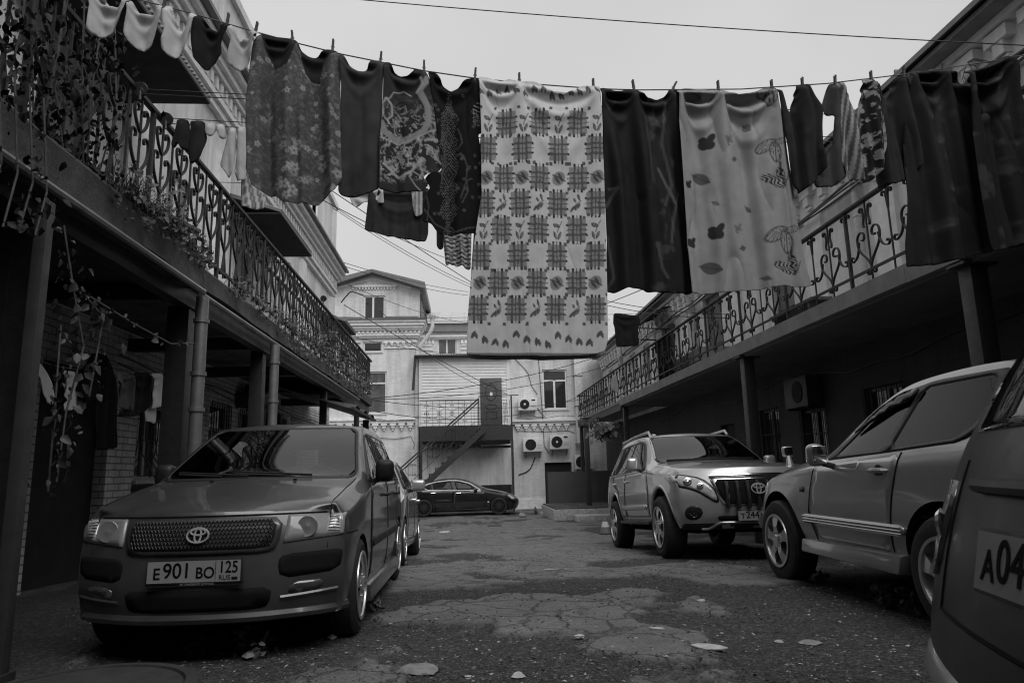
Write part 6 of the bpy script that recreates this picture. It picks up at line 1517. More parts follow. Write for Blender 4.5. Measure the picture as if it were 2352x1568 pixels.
# drawing aids for the prints
def blob(x, y, cx, cy, a, b, ang, soft=.15):
    c, s = math.cos(ang), math.sin(ang); u = ((x - cx) * c + (y - cy) * s) / a; v = (-(x - cx) * s + (y - cy) * c) / b
    return sstep(1 + soft, 1 - soft, np.hypot(u, v))
def lens(x, y, cx, cy, L, w, ang):
    """leaf: pointed at both ends"""
    c, s = math.cos(ang), math.sin(ang); u = ((x - cx) * c + (y - cy) * s) / L; v = (-(x - cx) * s + (y - cy) * c) / w
    return sstep(.12, -.12, np.abs(v) - np.clip(1 - u * u, 0, 1)) * (np.abs(u) < 1)
def stroke(x, y, pts, w, soft=1.):
    d = np.full(x.shape, 1e9)
    for (ax_, ay), (bx_, by) in zip(pts, pts[1:]):
        dx, dy = bx_ - ax_, by - ay; t = np.clip(((x - ax_) * dx + (y - ay) * dy) / (dx * dx + dy * dy + 1e-9), 0, 1); d = np.minimum(d, np.hypot(x - ax_ - t * dx, y - ay - t * dy))
    return sstep(w + soft, max(0, w - soft), d)
def rectm(x, y, x0, x1, y0, y1): return ((x > x0) & (x < x1) & (y > y0) & (y < y1)).astype(float)
def lay(c, m, v): return c * (1 - m) + v * m


def col_white(seed, v=.46):
    return lambda x, y: v * (.86 + .28 * fbm(x * .05, y * .05, seed))
def col_floral(x, y):
    rs = np.random.RandomState(4); c = .085 * (.75 + .5 * fbm(x * .06, y * .06, 3))
    c = c + .04 * (fbm(x * .22, y * .22, 8, 3) > .58)
    for i in range(105):
        cx, cy = rs.uniform(565, 785), rs.uniform(120, 470); r = rs.uniform(3, 8.5) * (1.45 if cy > 330 else .9); v = rs.uniform(.20, .42)
        th = np.arctan2(y - cy, x - cx); d = np.hypot(x - cx, y - cy); rr = r * (1 + .22 * np.cos(5 * th + i))
        m = sstep(rr, rr * .72, d); c = lay(c, m * .85, v * (.62 + .5 * np.abs(np.cos(2.5 * th + i)))); c = lay(c, sstep(r * .28, r * .15, d), .07)
    for i in range(60):
        c = lay(c, lens(x, y, rs.uniform(565, 785), rs.uniform(150, 470), rs.uniform(4, 9), 2.2, rs.uniform(0, 3.1)) * .7, .17)
    for poly in (PP(c1, [(1795, 235), (2050, 280), (2010, 400), (1985, 450), (1900, 480), (1870, 430), (1835, 370)]), PP(c1, [(2060, 310), (2120, 375), (2240, 335), (2330, 350), (2225, 440), (2200, 580), (2140, 570), (2100, 510), (2075, 410)])):
        c = lay(c, inside(poly, x, y).astype(float), .022)
    c = lay(c, stroke(x, y, PP(c1, [(2105, 520), (2140, 565), (2200, 582)]), 1.2), .25)
    return c
def col_blanket(x, y):
    c = .54 * (.92 + .16 * fbm(x * .04, y * .04, 2)) * (.94 + .12 * fbm(x * .3, y * .02, 4))
    bx_ = lambda a: 1079.5 + .4286 * a
    by = lambda b: 160.8 + .4286 * b
    rows = [(290, (85 - 90, 195, 370, 575), 0), (430, (88, 278, 472, 668), 1), (585, (-10, 180, 370, 577), 0), (720, (75, 265, 468, 668), 1), (860, (-25, 165, 362, 570), 0), (1000, (55, 255, 463, 665), 1), (1145, (-50, 150, 355, 568), 0), (1285, (40, 243, 455, 668), 1)]
    def leaf_round(c, X, Y):
        c = lay(c, blob(x, y, X, Y, 14, 17, .5), .22)
        for a, l, t in ((4, -4, 1.0), (-3, 4, .8)): c = lay(c, lens(x, y, X + a, Y + l, 11, 3.4, t + .1), .075)
        return lay(c, stroke(x, y, [(X - 14, Y - 8), (X + 2, Y - 2), (X + 15, Y + 6)], 1.3), .05)
    def sprig(c, X, Y):
        for dx, dy, L, w, t in ((-8, 12, 10, 3.2, -.9), (0, 9, 10, 3.4, -1.1), (6, 5, 8, 3, -1.2), (-4, -7, 6, 2.8, 1.1), (5, -14, 9, 3.2, 1.3)): c = lay(c, lens(x, y, X + dx, Y + dy, L, w, t), .085); c = lay(c, lens(x, y, X + dx + 1.5, Y + dy, L * .7, w * .4, t), .2)
        return lay(c, stroke(x, y, [(X - 11, Y + 18), (X - 1, Y + 2), (X + 10, Y - 6)], .9), .05)
    def flower(c, X, Y):
        for dx, dy, L, w, t in ((-5, 13, 11, 3.4, -1.9), (5, 13, 11, 3.4, -1.2), (-4, -10, 7, 4.6, .7), (2, -9, 6, 3, 1.0)): c = lay(c, lens(x, y, X + dx, Y + dy, L, w, t), .09); c = lay(c, lens(x, y, X + dx + 1, Y + dy, L * .6, w * .4, t), .22)
        return lay(c, stroke(x, y, [(X + 11, Y - 20), (X + 3, Y - 5), (X, Y + 6)], .9), .05)
    kinds = [flower, None, leaf_round, sprig, flower, None, leaf_round, sprig]
    for (rb_, xs, odd), kd in zip(rows, kinds):
        Y = by(rb_)
        for a, b in zip(xs, xs[1:]):
            X = (bx_(a) + bx_(b)) / 2
            if kd: c = kd(c, X, Y)
            else: c = lay(c, blob(x, y, X + 4, Y, 14, 17, 0, .5) * .25, .34)
            for sy in (-1, 1):
                pass
        if not odd and kd: c = kd(c, bx_(xs[-1]) + 42, Y)
        for a in xs:
            X = bx_(a); w, hh = 20.5, 26
            c = lay(c, rectm(x, y, X - w, X + w, Y - hh, Y + hh) * .9, .22)
            for k, (q, t) in enumerate(((-8.5, 2.5), (0, 1.), (8.5, 2.5))):
                m = rectm(x, y, X + q - t, X + q + t, Y - hh - 7, Y + hh + 7); c = lay(c, m * .85, .085 if t > 2 else .05)
                c = lay(c, m * (np.abs(y - Y) > hh).astype(float), .035)
            for q, t in ((-11, 2.6), (0, 1.), (11.5, 2.6)):
                yy = y + .6 * np.sin(x * .25); m = rectm(x, yy, X - w - 4, X + w + 4, Y + q - t, Y + q + t); c = lay(c, m * .85, .085 if t > 2 else .05)
                c = lay(c, m * (np.abs(x - X) > w).astype(float), .035)
            for sx in (-1, 1):
                for sy in (-1, 1): c = lay(c, rectm(x, y, X + sx * 26 - 3.4, X + sx * 26 + 3.4, Y + sy * 33.5 - 3.8, Y + sy * 33.5 + 3.8), .10)
    rs = np.random.RandomState(2)
    for i in range(15):
        X, Y = 1103 + i * 20.5, 213 + rs.uniform(-8, 14); t = rs.uniform(-1.9, -1.1)
        c = lay(c, lens(x, y, X - 2.5, Y, 9, 3.6, t), .09); c = lay(c, lens(x, y, X + 3, Y + 2, 8, 3.2, t - .5), .11)
    for i in range(13):
        X, Y = 1088 + i * 24.0, (770, 781, 786, 790)[i % 4] + rs.uniform(-3, 3)
        c = lay(c, lens(x, y, X - 2, Y, 11, 4.2, 1.9 + .2 * rs.randn()), .085); c = lay(c, lens(x, y, X + 5, Y + 2, 9, 3.6, 1.35), .11)
    c = lay(c, (y > 812).astype(float) * .85, .10)
    return c
def col_dragon(x, y):
    c = .035 * (.7 + .6 * fbm(x * .05, y * .05, 4))
    reg = sstep(0, .25, np.minimum.reduce([(y - 185) / 60, (425 - y) / 60, (x - 872) / 14, (1010 - x) / 14]))
    w1 = fbm(x * .045, y * .045, 31, 4); w2 = fbm(x * .05 + 9, y * .05, 32, 4)
    rd = 1 - np.abs(2 * fbm(x * .07 + 3.2 * w1, y * .07 + 3.2 * w2, 36, 4) - 1); fine = fbm(x * .3, y * .3, 37, 2)
    low = sstep(215, 300, y)
    c = c + reg * low * sstep(.80, .95, rd) * (.12 + .40 * fine)
    body = PP(c2, [(590, 560), (535, 640), (590, 745), (600, 850), (560, 920), (480, 960), (380, 965), (300, 920), (275, 860)])
    m = stroke(x, y, body, 7, 2); sc = .5 + .5 * np.sin(x * 1.6) * np.sin(y * 1.4 + x * .5); c = lay(c, m, .12 + .30 * sc)
    for pts, w in (([(285, 800), (285, 720), (310, 690), (345, 730), (350, 800), (320, 830)], 2.2), ([(300, 690), (330, 690), (360, 640), (430, 625), (480, 660)], 1.1), ([(400, 740), (440, 730), (450, 770), (410, 775)], 1.2), ([(545, 545), (560, 600), (520, 640)], 2.5), ([(575, 980), (610, 970), (660, 960)], 2.5), ([(270, 960), (400, 990), (520, 960), (640, 900)], 1.8), ([(300, 1140), (400, 1225), (480, 1190), (550, 1100)], 3), ([(590, 1010), (640, 1060), (685, 1130)], 1.6), ([(465, 1220), (510, 1290), (545, 1320)], 1.2), ([(490, 1190), (540, 1215), (580, 1220)], 1.2)):
        c = lay(c, stroke(x, y, PP(c2, pts), w, .9) * .9, .38)
    c = lay(c, stroke(x, y, PP(c2, [(330, 435), (350, 490), (390, 522), (450, 524), (495, 500), (500, 470)]), 2.6), .012)
    c = lay(c, stroke(x, y, PP(c2, [(255, 1310), (330, 1322), (450, 1332), (555, 1328)]), 3), .012)
    return c
def col_paisley(x, y):
    c = np.full(x.shape, .012)
    xc = 784.4 + .33365 * 740; half = 18 * np.clip((y - 225) / 30, 0, 1) * (1 - .55 * sstep(470, 540, y)) + 4 * np.sin(y * .12)
    dots = ((np.mod(x + .5 * np.floor(y / 4.2) * 4.2, 4.2) < 1.9) & (np.mod(y, 4.2) < 1.9)).astype(float)
    c = lay(c, dots * (np.abs(x - xc) < half), .22)
    for cy, r in ((790, 40), (940, 48), (1190, 68)):
        Y = cy * k1; R = r * k1; d = np.abs(x - xc) * 1.25 + np.abs(y - Y) * .8
        c = lay(c, (d < R * 1.15).astype(float), .02); c = lay(c, sstep(1.4, .6, np.abs(d - R)), .16); c = lay(c, sstep(1.2, .5, np.abs(d - R * .6)), .14); c = lay(c, sstep(2.2, 1.2, d), .16)
    for pts in ([(800, 880), (820, 930), (830, 990), (800, 1030)], [(790, 1060), (840, 1080), (865, 1160), (855, 1260), (820, 1370)], [(780, 1080), (820, 1060), (850, 1110)], [(900, 1230), (860, 1250), (870, 1320), (830, 1400)], [(690, 890), (690, 990), (720, 1010)], [(690, 1070), (700, 1150), (690, 1250)], [(570, 1440), (640, 1540), (790, 1600), (980, 1540)], [(575, 1300), (600, 1420), (590, 1520)]):
        c = lay(c, stroke(x, y, PP(c2, pts), 1.5, .8) * (.55 + .45 * np.sin(x * 1.1 + y * 1.3)), .13)
    rs = np.random.RandomState(9)
    for i in range(60):
        X, Y = c2(rs.uniform(570, 990), rs.uniform(620, 1590))
        if abs(X - xc) > 20: d = np.hypot(x - X, y - Y); c = lay(c, sstep(1.0, .4, np.abs(d - 3)), .10); c = lay(c, sstep(1.6, .8, d), .12)
    sl = inside(PP(c2, [(905, 715), (990, 720), (1005, 860), (985, 880), (905, 870)]), x, y).astype(float)
    c = lay(c, sl * ((np.mod(y - .25 * x, 9) < 2.0) & (y < 265)), .30); c = lay(c, sl * dots * (y > 262), .30)
    yoke = inside(PP(c2, [(650, 505), (860, 530), (800, 600), (760, 632), (710, 590)]), x, y).astype(float)
    c = lay(c, yoke, .045); c = lay(c, yoke * ((np.mod(x, 9) < 2.4) | (dots > 0)), .2)
    c = lay(c, rectm(x, y, *[784.4 + k1 * v for v in (728, 760)], 520 * k1, 550 * k1), .45)
    return c
def col_butterfly(x, y):
    c = .31 * (.86 + .28 * fbm(x * .03, y * .03, 6))
    for X, Y, L, w, t, v in ((1609, 412, 22, 13, .5, .10), (1632, 617, 25, 14, .25, .10), (1684, 368, 9, 6, -.5, .13), (1722, 478, 10, 6, .7, .14), (1703, 572, 9, 7, -.3, .12), (1590, 222, 22, 9, .3, .16), (1718, 293, 10, 10, .8, .12), (1640, 470, 9, 6, .4, .18), (1760, 640, 10, 6, .2, .15)):
        c = lay(c, lens(x, y, X, Y, L, w, t), v); ca_, sa = math.cos(t), math.sin(t); c = lay(c, stroke(x, y, [(X - L * 1.15 * ca_, Y - L * 1.15 * sa), (X + L * ca_, Y + L * sa)], .8, .6), .05)
    for X, Y, s in ((1621, 330, 1.), (1641, 536, 1.), (1578, 425, .5), (1585, 560, .7)):    # solid dark butterflies
        for dx, dy, a, b, t in ((-6, 6, 12, 9, .9), (8, 7, 11, 9, -.7), (-7, -6, 9, 7, .2), (9, -9, 14, 8, -.9)): c = lay(c, blob(x, y, X + dx * s, Y + dy * s, a * s, b * s, t), .035)
    for X, Y, s in ((1670, 326, .9), (1690, 528, .8)):
        for dx, dy, a, b, t in ((-4, 8, 10, 5, 1.2), (-6, -2, 8, 6, .4), (6, -7, 12, 5, -1.1), (7, 2, 8, 4, -.2)): m = blob(x, y, X + dx * s, Y + dy * s, a * s, b * s, t); c = lay(c, m * (.5 + .5 * np.sin((x * .9 + y * .8) * 1.1)), .05)
    def winged(c, X, Y, s, t0):
        for dx, dy, a, b, t in ((-20, 10, 30, 15, -.5), (4, 26, 28, 15, 1.35), (18, -2, 16, 8, -.3)):
            m = blob(x, y, X + dx * s, Y + dy * s, a * s, b * s, t + t0); u = ((x - X) * math.cos(t + t0) + (y - Y) * math.sin(t + t0)); a_ = np.arctan2(y - Y + 20 * s, x - X)
            c = lay(c, m * .5, .30); c = lay(c, m * (np.mod(a_ * 7, 1) < .22), .035)
            e = m * (1 - blob(x, y, X + dx * s, Y + dy * s, a * s * .86, b * s * .84, t + t0)); c = lay(c, e, .04)
        return c
    c = winged(c, 1773, 330, .85, 0); c = winged(c, 1800, 530, 1., .0); c = winged(c, 1765, 208, .7, .3)
    for X, Y in ((1786, 412), (1815, 610)):
        for dx, dy, a, b, t in ((-12, 6, 30, 12, .35), (4, -8, 18, 9, 1.3)):
            m = blob(x, y, X + dx, Y + dy, a, b, t); c = lay(c, m, .30); c = lay(c, m * (np.mod((x * .8 - y * .6) + 4 * np.sin(y * .3), 8) < 4.4), .03)
        c = lay(c, stroke(x, y, [(X + 2, Y - 36), (X + 3, Y - 18)], 2), .03); c = lay(c, stroke(x, y, [(X + 22, Y - 10), (X + 10, Y + 22)], 1.6), .07)
    c = lay(c, sstep(12, 4, np.abs(x - (1568 + .165 * (y - 200)) + 0)) * 0, .1)
    return c
def col_darkwave(x, y):
    c = .010 + .008 * fbm(x * .04, y * .04, 5)
    for pts, v in (([(1393, 242), (1410, 240), (1397, 252)], .07), ([(1397, 436), (1413, 438), (1392, 475)], .10), ([(1393, 545), (1410, 640), (1396, 660)], .08), ([(1478, 250), (1490, 330), (1500, 420)], .05), ([(1528, 240), (1520, 330), (1540, 430), (1525, 475)], .09), ([(1510, 390), (1535, 440), (1548, 470)], .12), ([(1508, 560), (1520, 620), (1530, 640)], .09), ([(1560, 440), (1545, 500), (1540, 560)], .10)):
        c = lay(c, stroke(x, y, pts, 2.4, 2.2) * .8, v)
    return lay(c, sstep(.60, .74, fbm(x * .05, y * .035, 15, 4)) * (x > 1490) * .7, .06)
def col_bigdark(x, y):
    c = .012 + .010 * fbm(x * .02, y * .02, 5, 3)
    for X, Y, a, b, t in ((2155, 240, 16, 14, -.5), (2150, 325, 18, 10, -.5), (2180, 435, 15, 11, -.4), (2130, 270, 10, 12, .2), (2245, 590, 30, 10, -.6), (2160, 520, 26, 12, -.3)):
        c = lay(c, blob(x, y, X, Y, a, b, t, .5) * .7 * (.4 + fbm(x * .15, y * .15, 9)), .05); c = lay(c, stroke(x, y, [(X - a * .6, Y + b * .6), (X + a * .8, Y + b * .2)], 1.2, 1.2) * .6, .10)
    return lay(c, sstep(.62, .78, fbm(x * .03, y * .03, 25, 4)) * .7 * sstep(2270, 2170, x), .04)
def col_leafy(x, y):
    st = .5 + .5 * np.sin((x + .06 * (y - 200)) * .55 + 2.2 * fbm(x * .05, y * .01, 3))
    c = np.where(st > .5, .30, .10) + .05 * (st > .85)
    dk = sstep(-4, 4, x - (1972 + 8 * np.sin(y * .05)))
    f = fbm(x * .09, y * .09, 44, 4); cd = np.where(f > .56, .26 * (.5 + fbm(x * .3, y * .3, 3)), .02)
    return lay(c, dk, cd)
def col_stripes(per, a, b, ang=0., wob=2.):
    def f(x, y):
        q = (y * math.cos(ang) - x * math.sin(ang)) + wob * np.sin(x * .12) + 3 * fbm(x * .05, y * .05, 6); s = np.mod(q, per) / per
        return np.where(s < .42, a, np.where((s > .62) & (s < .75), (a + b) / 2, b))
    return f
def col_dark(v, seed=1): return lambda x, y: v * (.6 + .8 * fbm(x * .04, y * .04, seed))

GL = 'laundry on the main line across the yard'
T = []
cloth('underpants', PP(c1, [(600, -80), (640, 60), (615, 215), (640, 255), (690, 265), (770, 235), (830, 165), (880, 80), (900, 10), (880, -30), (850, 20), (800, 60), (755, 45), (720, 0), (690, -70)]), col_white(1), 'white underpants, first from the left on the main line, cut by the top edge', 'underpants', GL, pegs=[c1(640, -60), c1(880, -10)], seed=1, a1=.042, a4=.035, lam=.11)
cloth('underpants', PP(c1, [(885, 0), (895, 100), (875, 180), (868, 260), (900, 315), (960, 350), (1010, 355), (1050, 330), (1080, 260), (1105, 190), (1130, 120), (1125, 55), (1100, 35), (1070, 70), (1040, 105), (1000, 110), (950, 80), (915, 20)]), col_white(2, .42), 'white underpants hanging as a wide pouch, left of the peg at the bracket', 'underpants', GL, pegs=[c1(890, 5), c1(1120, 40)], seed=2, a1=.042, a4=.035, lam=.11)
cloth('underpants', PP(c1, [(1130, 50), (1125, 150), (1150, 240), (1122, 290), (1125, 360), (1160, 400), (1220, 412), (1280, 350), (1315, 260), (1350, 170), (1358, 105), (1310, 92), (1300, 150), (1275, 205), (1245, 210), (1210, 150), (1190, 60), (1160, 45)]), col_white(3, .5), 'long narrow white underpants just left of the black pair', 'underpants', GL, pegs=[c1(1150, 50), c1(1335, 100)], seed=3, a1=.042, a4=.03, lam=.1)
cloth('underpants', PP(c1, [(1360, 105), (1335, 180), (1330, 300), (1345, 430), (1400, 480), (1440, 488), (1500, 440), (1540, 400), (1535, 330), (1575, 240), (1582, 165), (1545, 160), (1500, 210), (1470, 215), (1420, 160), (1390, 120)]), col_dark(.02), 'black underpants among the white ones on the main line', 'underpants', GL, pegs=[c1(1365, 110), c1(1560, 165)], seed=4, a1=.05, a4=.03, lam=.1)
cloth('underpants', PP(c1, [(1585, 172), (1580, 240), (1600, 300), (1570, 420), (1575, 460), (1630, 490), (1670, 498), (1710, 460), (1740, 390), (1745, 300), (1787, 228), (1760, 210), (1730, 215), (1700, 250), (1665, 290), (1640, 270), (1610, 195)]), col_white(5, .42), 'white underpants between the black pair and the flowered nightdress', 'underpants', GL, pegs=[c1(1590, 175), c1(1765, 215)], seed=5, a1=.042, a4=.03, lam=.1)
cloth('nightdress', PP(c1, [(1790, 238), (1900, 258), (2020, 272), (2050, 292), (2070, 340), (2120, 385), (2170, 395), (2210, 370), (2240, 342), (2290, 347), (2330, 362), (2345, 500), (2345, 900), (2355, 1240), (2300, 1340), (2230, 1370), (2190, 1410), (2100, 1405), (1960, 1408), (1900, 1350), (1800, 1320), (1740, 1290), (1725, 1230), (1700, 1180), (1705, 1100), (1700, 700), (1720, 500), (1740, 300)]), col_floral, 'flowered grey nightdress with a dark inside neck on the main line', 'nightdress', GL, pegs=[c1(1790, 240), c1(2020, 275), c1(2290, 350)], seed=6, h=.0058, lam=.26, a2=.03)
cloth('towel', PP(c2, [(-18, 368), (5, 375), (60, 450), (110, 490), (170, 480), (205, 420), (270, 422), (292, 438), (285, 600), (280, 800), (262, 1000), (258, 1300), (200, 1340), (100, 1362), (0, 1345), (-22, 1320), (-15, 1000), (0, 600)]), col_dark(.045, 4), 'plain dark grey towel between the nightdress and the dragon T-shirt', 'towel', GL, pegs=[c2(-10, 370), c2(272, 425)], seed=7, mtl=MPH, lam=.3, a4=.03)
cloth('t_shirt', PP(c2, [(292, 430), (340, 434), (360, 495), (400, 522), (460, 522), (493, 500), (500, 468), (560, 488), (580, 495), (610, 560), (650, 800), (690, 1140), (680, 1170), (600, 1200), (560, 1220), (600, 1280), (555, 1325), (450, 1332), (330, 1322), (255, 1312), (258, 1190), (255, 1000), (270, 900), (285, 700)]), col_dragon, 'dark T-shirt printed with a pale coiling dragon', 't-shirt', GL, pegs=[c2(300, 432), c2(570, 490)], seed=8, h=.0055, a2=.014, lam=.24)
cloth('dress', PP(c2, [(595, 487), (660, 500), (700, 580), (750, 630), (800, 600), (860, 540), (920, 530), (948, 540), (985, 720), (1003, 860), (985, 912), (940, 925), (955, 1000), (970, 1300), (985, 1545), (960, 1590), (900, 1605), (780, 1620), (665, 1600), (615, 1540), (555, 1525), (565, 1400), (610, 1290), (570, 1240), (600, 1200), (690, 1170), (660, 900), (620, 650)]), col_paisley, 'black short-sleeved dress with dotted paisley print left of the big blanket', 'dress', GL, pegs=[c2(600, 490), c2(920, 533)], seed=9, h=.005, a2=.016, lam=.25, off=.012)
bl = cloth('blanket', PP(pp_, [(1099, 179), (1118, 181), (1150, 191), (1168, 184), (1193, 190), (1228, 190), (1251, 203), (1268, 217), (1291, 221), (1315, 213), (1335, 200), (1363, 200), (1377, 202), (1380, 300), (1386, 450), (1391, 600), (1393, 700), (1394, 780), (1388, 806), (1372, 813), (1340, 817), (1250, 819), (1150, 818), (1071, 816), (1073, 740), (1078, 680), (1088, 560), (1105, 450), (1104, 300)]), col_blanket, 'large pale blanket printed with dark plaid squares and leaves', 'blanket', GL, pegs=[(1099, 180), (1193, 190), (1365, 201)], seed=10, h=.005, a1=.018, a2=.006, lam=.42, a3=.006, a4=.022, mtl=MPH, th=.006, off=-.012)
cloth('back_half', PP(pp_, [(1110, 190), (1370, 210), (1386, 400), (1396, 600), (1399, 770), (1394, 812), (1375, 820), (1250, 824), (1100, 822), (1074, 818), (1085, 600), (1106, 300)]), lambda x, y: lay(.34 * np.ones_like(x), (np.mod(y, 4) < 1.6) * (x > 1390) * 1., .09), parent=bl, p0=(L0[0], L0[1]), p1=L1, seed=11, a1=.01, a2=.012, lam=.42, off=.045, mtl=MPH, th=.006)
cloth('dark_throw', PP(pp_, [(1378, 203), (1400, 205), (1412, 216), (1425, 212), (1440, 205), (1457, 207), (1470, 212), (1485, 224), (1510, 228), (1528, 222), (1537, 205), (1566, 206), (1574, 300), (1579, 420), (1585, 540), (1596, 670), (1578, 675), (1545, 676), (1510, 674), (1489, 671), (1481, 661), (1440, 664), (1410, 674), (1391, 670), (1393, 560), (1386, 400)]), col_darkwave, 'near-black throw with faint pale strokes, right of the plaid blanket', 'throw', GL, pegs=[(1380, 204), (1457, 207), (1545, 206)], seed=12, mtl=MSH, h=.012, lam=.3, a2=.03, a4=.035)
cloth('bed_sheet', PP(pp_, [(1553, 208), (1575, 202), (1600, 206), (1630, 207), (1650, 207), (1668, 208), (1690, 222), (1720, 220), (1752, 203), (1782, 201), (1790, 215), (1800, 290), (1815, 380), (1833, 500), (1854, 600), (1868, 655), (1840, 660), (1800, 657), (1750, 664), (1700, 670), (1650, 673), (1584, 677), (1573, 560), (1563, 420), (1554, 300)]), col_butterfly, 'pale sheet printed with dark butterflies and leaves', 'sheet', GL, pegs=[(1556, 207), (1650, 207), (1772, 202)], seed=13, h=.006, a1=.045, a2=.02, a4=.045, a3=.022, lam=.34)
cloth('shorts', PP(c3, [(632, 601), (690, 730), (712, 778), (738, 772), (757, 690), (775, 592), (868, 580), (900, 640), (960, 735), (950, 1000), (975, 1160), (900, 1260), (800, 1330), (762, 1348), (735, 1280), (700, 1050), (660, 830)]), col_dark(.028, 7), 'dark shorts hanging from one peg, next to the butterfly sheet', 'shorts', GL, pegs=[c3(650, 605), c3(822, 590)], seed=14, a1=.04, a2=.03, lam=.14)
cloth('vest', PP(c3, [(1012, 571), (965, 720), (1000, 790), (1035, 800), (1030, 1000), (980, 1130), (925, 1240), (940, 1285), (1040, 1280), (1120, 1220), (1122, 1190), (1080, 1100), (1072, 900), (1062, 568)]), col_dark(.06, 8), 'dark grey vest tucked beside the striped cloth', 'vest', GL, pegs=[c3(1040, 570)], seed=15, a1=.04, lam=.12, off=.02)
cloth('striped_cloth', PP(c3, [(1055, 569), (1105, 567), (1150, 690), (1195, 800), (1210, 740), (1228, 547), (1320, 544), (1345, 640), (1362, 800), (1390, 1000), (1385, 1090), (1340, 1200), (1290, 1250), (1210, 1262), (1160, 1240), (1110, 1180), (1080, 1100), (1075, 900)]), col_leafy, 'pouch-shaped cloth, half striped and half dark with pale leaves', 'cloth', GL, pegs=[c3(1078, 568), c3(1298, 545)], seed=16, h=.006, a1=.04, a2=.025, lam=.16)
cloth('pillowcase', PP(c3, [(1322, 546), (1362, 610), (1425, 700), (1450, 570), (1490, 520), (1520, 505), (1560, 500), (1600, 600), (1640, 870), (1640, 1060), (1648, 1120), (1565, 1220), (1460, 1268), (1380, 1270), (1312, 1240), (1385, 1090), (1392, 990), (1352, 700)]), col_dark(.03, 9), 'dark pillowcase with a pointed corner left of the huge dark blanket', 'pillowcase', GL, pegs=[c3(1330, 545), c3(1515, 510)], seed=17, a1=.04, a2=.03, lam=.2, off=.03)
cloth('dark_blanket', PP(pp_, [(2089, 167), (2130, 163), (2165, 160), (2190, 170), (2215, 188), (2240, 182), (2262, 157), (2285, 142), (2312, 135), (2322, 150), (2335, 220), (2352, 300), (2470, 330), (2480, 530), (2400, 555), (2352, 562), (2300, 575), (2235, 586), (2205, 600), (2150, 607), (2083, 613), (2080, 560), (2086, 450), (2078, 330), (2080, 250)]), col_bigdark, 'huge near-black blanket filling the upper right of the main line', 'blanket', GL, pegs=[(2089, 168), (2165, 160), (2290, 140)], seed=18, h=.014, mtl=MSH, a1=.05, a2=.035, lam=.4, a4=.06, th=.006)
cloth('dark_sheet', PP(pp_, [(2196, 176), (2240, 168), (2264, 152), (2300, 138), (2326, 150), (2340, 260), (2470, 300), (2480, 522), (2352, 563), (2262, 586), (2243, 560), (2225, 470), (2210, 330)]), lambda x, y: .014 + .03 * sstep(.55, .8, fbm(x * .035, y * .05, 66, 4)), 'dark shiny sheet slung in loose drapes over the right end of the huge dark blanket', 'sheet', GL, pegs=[(2200, 176), (2296, 140)], seed=19, h=.012, mtl=MSH, a1=.06, a2=.03, a4=.075, lam=.3, off=-.06)
# rope and pegs
rope = [(-2.56, 3.95, 4.02)] + [tuple(on_plane(x, y, L0, L1)) for x, y in [(320, 0), (447, 33), (573, 70), (684, 100), (785, 125), (974, 163), (1091, 180), (1234, 194), (1368, 204), (1468, 207), (1702, 205), (1902, 192), (2069, 172), (2263, 143), (2352, 127)]] + [(4.70, 4.61, 4.14)]
k = MB(); k.tube(rope, .0042, 6); o = k.build('clothesline', M_ROPE, None, smooth=True); tag(o, 'main clothesline sagging from railing to railing, hung with pegged laundry', 'clothesline')
M_PEG = mat('dark_peg_wood', .03, .6, var=.3, scale=40)
def make_peg():
    e = empty('clothes_peg', (0, 0, 0), 'peg', 'clothes peg', 'pegs on the main line')
    k = MB()
    for s in (-1, 1): k.hexa([(-.0065, s * .003 - .0025, -.03), (.0065, s * .003 - .0025, -.03), (.0065, s * .003 + .0025, -.03), (-.0065, s * .003 + .0025, -.03), (-.0055, s * .007 - .0025, .055), (.0055, s * .007 - .0025, .055), (.0055, s * .007 + .0025, .055), (-.0055, s * .007 + .0025, .055)])
    k.build('jaws', M_PEG, e, world=False)
    k = MB(); k.tube([(-.009, .004, .01), (-.009, -.004, .012), (.009, -.004, .012), (.009, .004, .01)], .0018, 4); k.build('spring', M_PIPE, e, world=False)
    return e
peg0 = make_peg()
for i, (x, y, t, lab) in enumerate(((376, 15, .1, 'beside the second white underpants near the top edge'), (522, 52, .1, 'at the right corner of the black underpants'), (587, 72, .15, 'at the left shoulder of the flowered nightdress'), (672, 92, -.1, 'in the middle of the flowered nightdress'), (764, 112, .05, 'between the nightdress and the dark towel'), (874, 140, .08, 'between the dark towel and the dragon T-shirt'), (974, 160, .0, 'between the dragon T-shirt and the paisley dress'), (1091, 177, .08, 'between the paisley dress and the plaid blanket'), (1193, 188, .0, 'a third of the way along the top of the plaid blanket'), (1363, 201, .0, 'at the right corner of the plaid blanket'), (1456, 204, -.1, 'in the middle of the near-black throw'), (1545, 205, .5, 'leaning over at the right end of the near-black throw'), (1650, 205, .0, 'in the middle of the butterfly sheet'), (1773, 203, -.0, 'at the right corner of the butterfly sheet'), (1843, 197, .05, 'holding the dark shorts'), (1918, 192, .1, 'holding the striped cloth and the dark vest'), (2001, 182, .05, 'above the pale leaves of the pouch-shaped cloth'), (2076, 170, .1, 'at the left corner of the huge dark blanket'), (2166, 158, .2, 'on top of the huge dark blanket'))):
    p = peg0 if i == 0 else copy_tree(peg0); q = on_plane(x, y, L0, L1); p.location = q; p.rotation_euler = (0, t, math.atan2(L1[1] - L0[1], L1[0] - L0[0])); p.scale = (1.15,) * 3
    p['label'] = 'dark clothes peg ' + lab
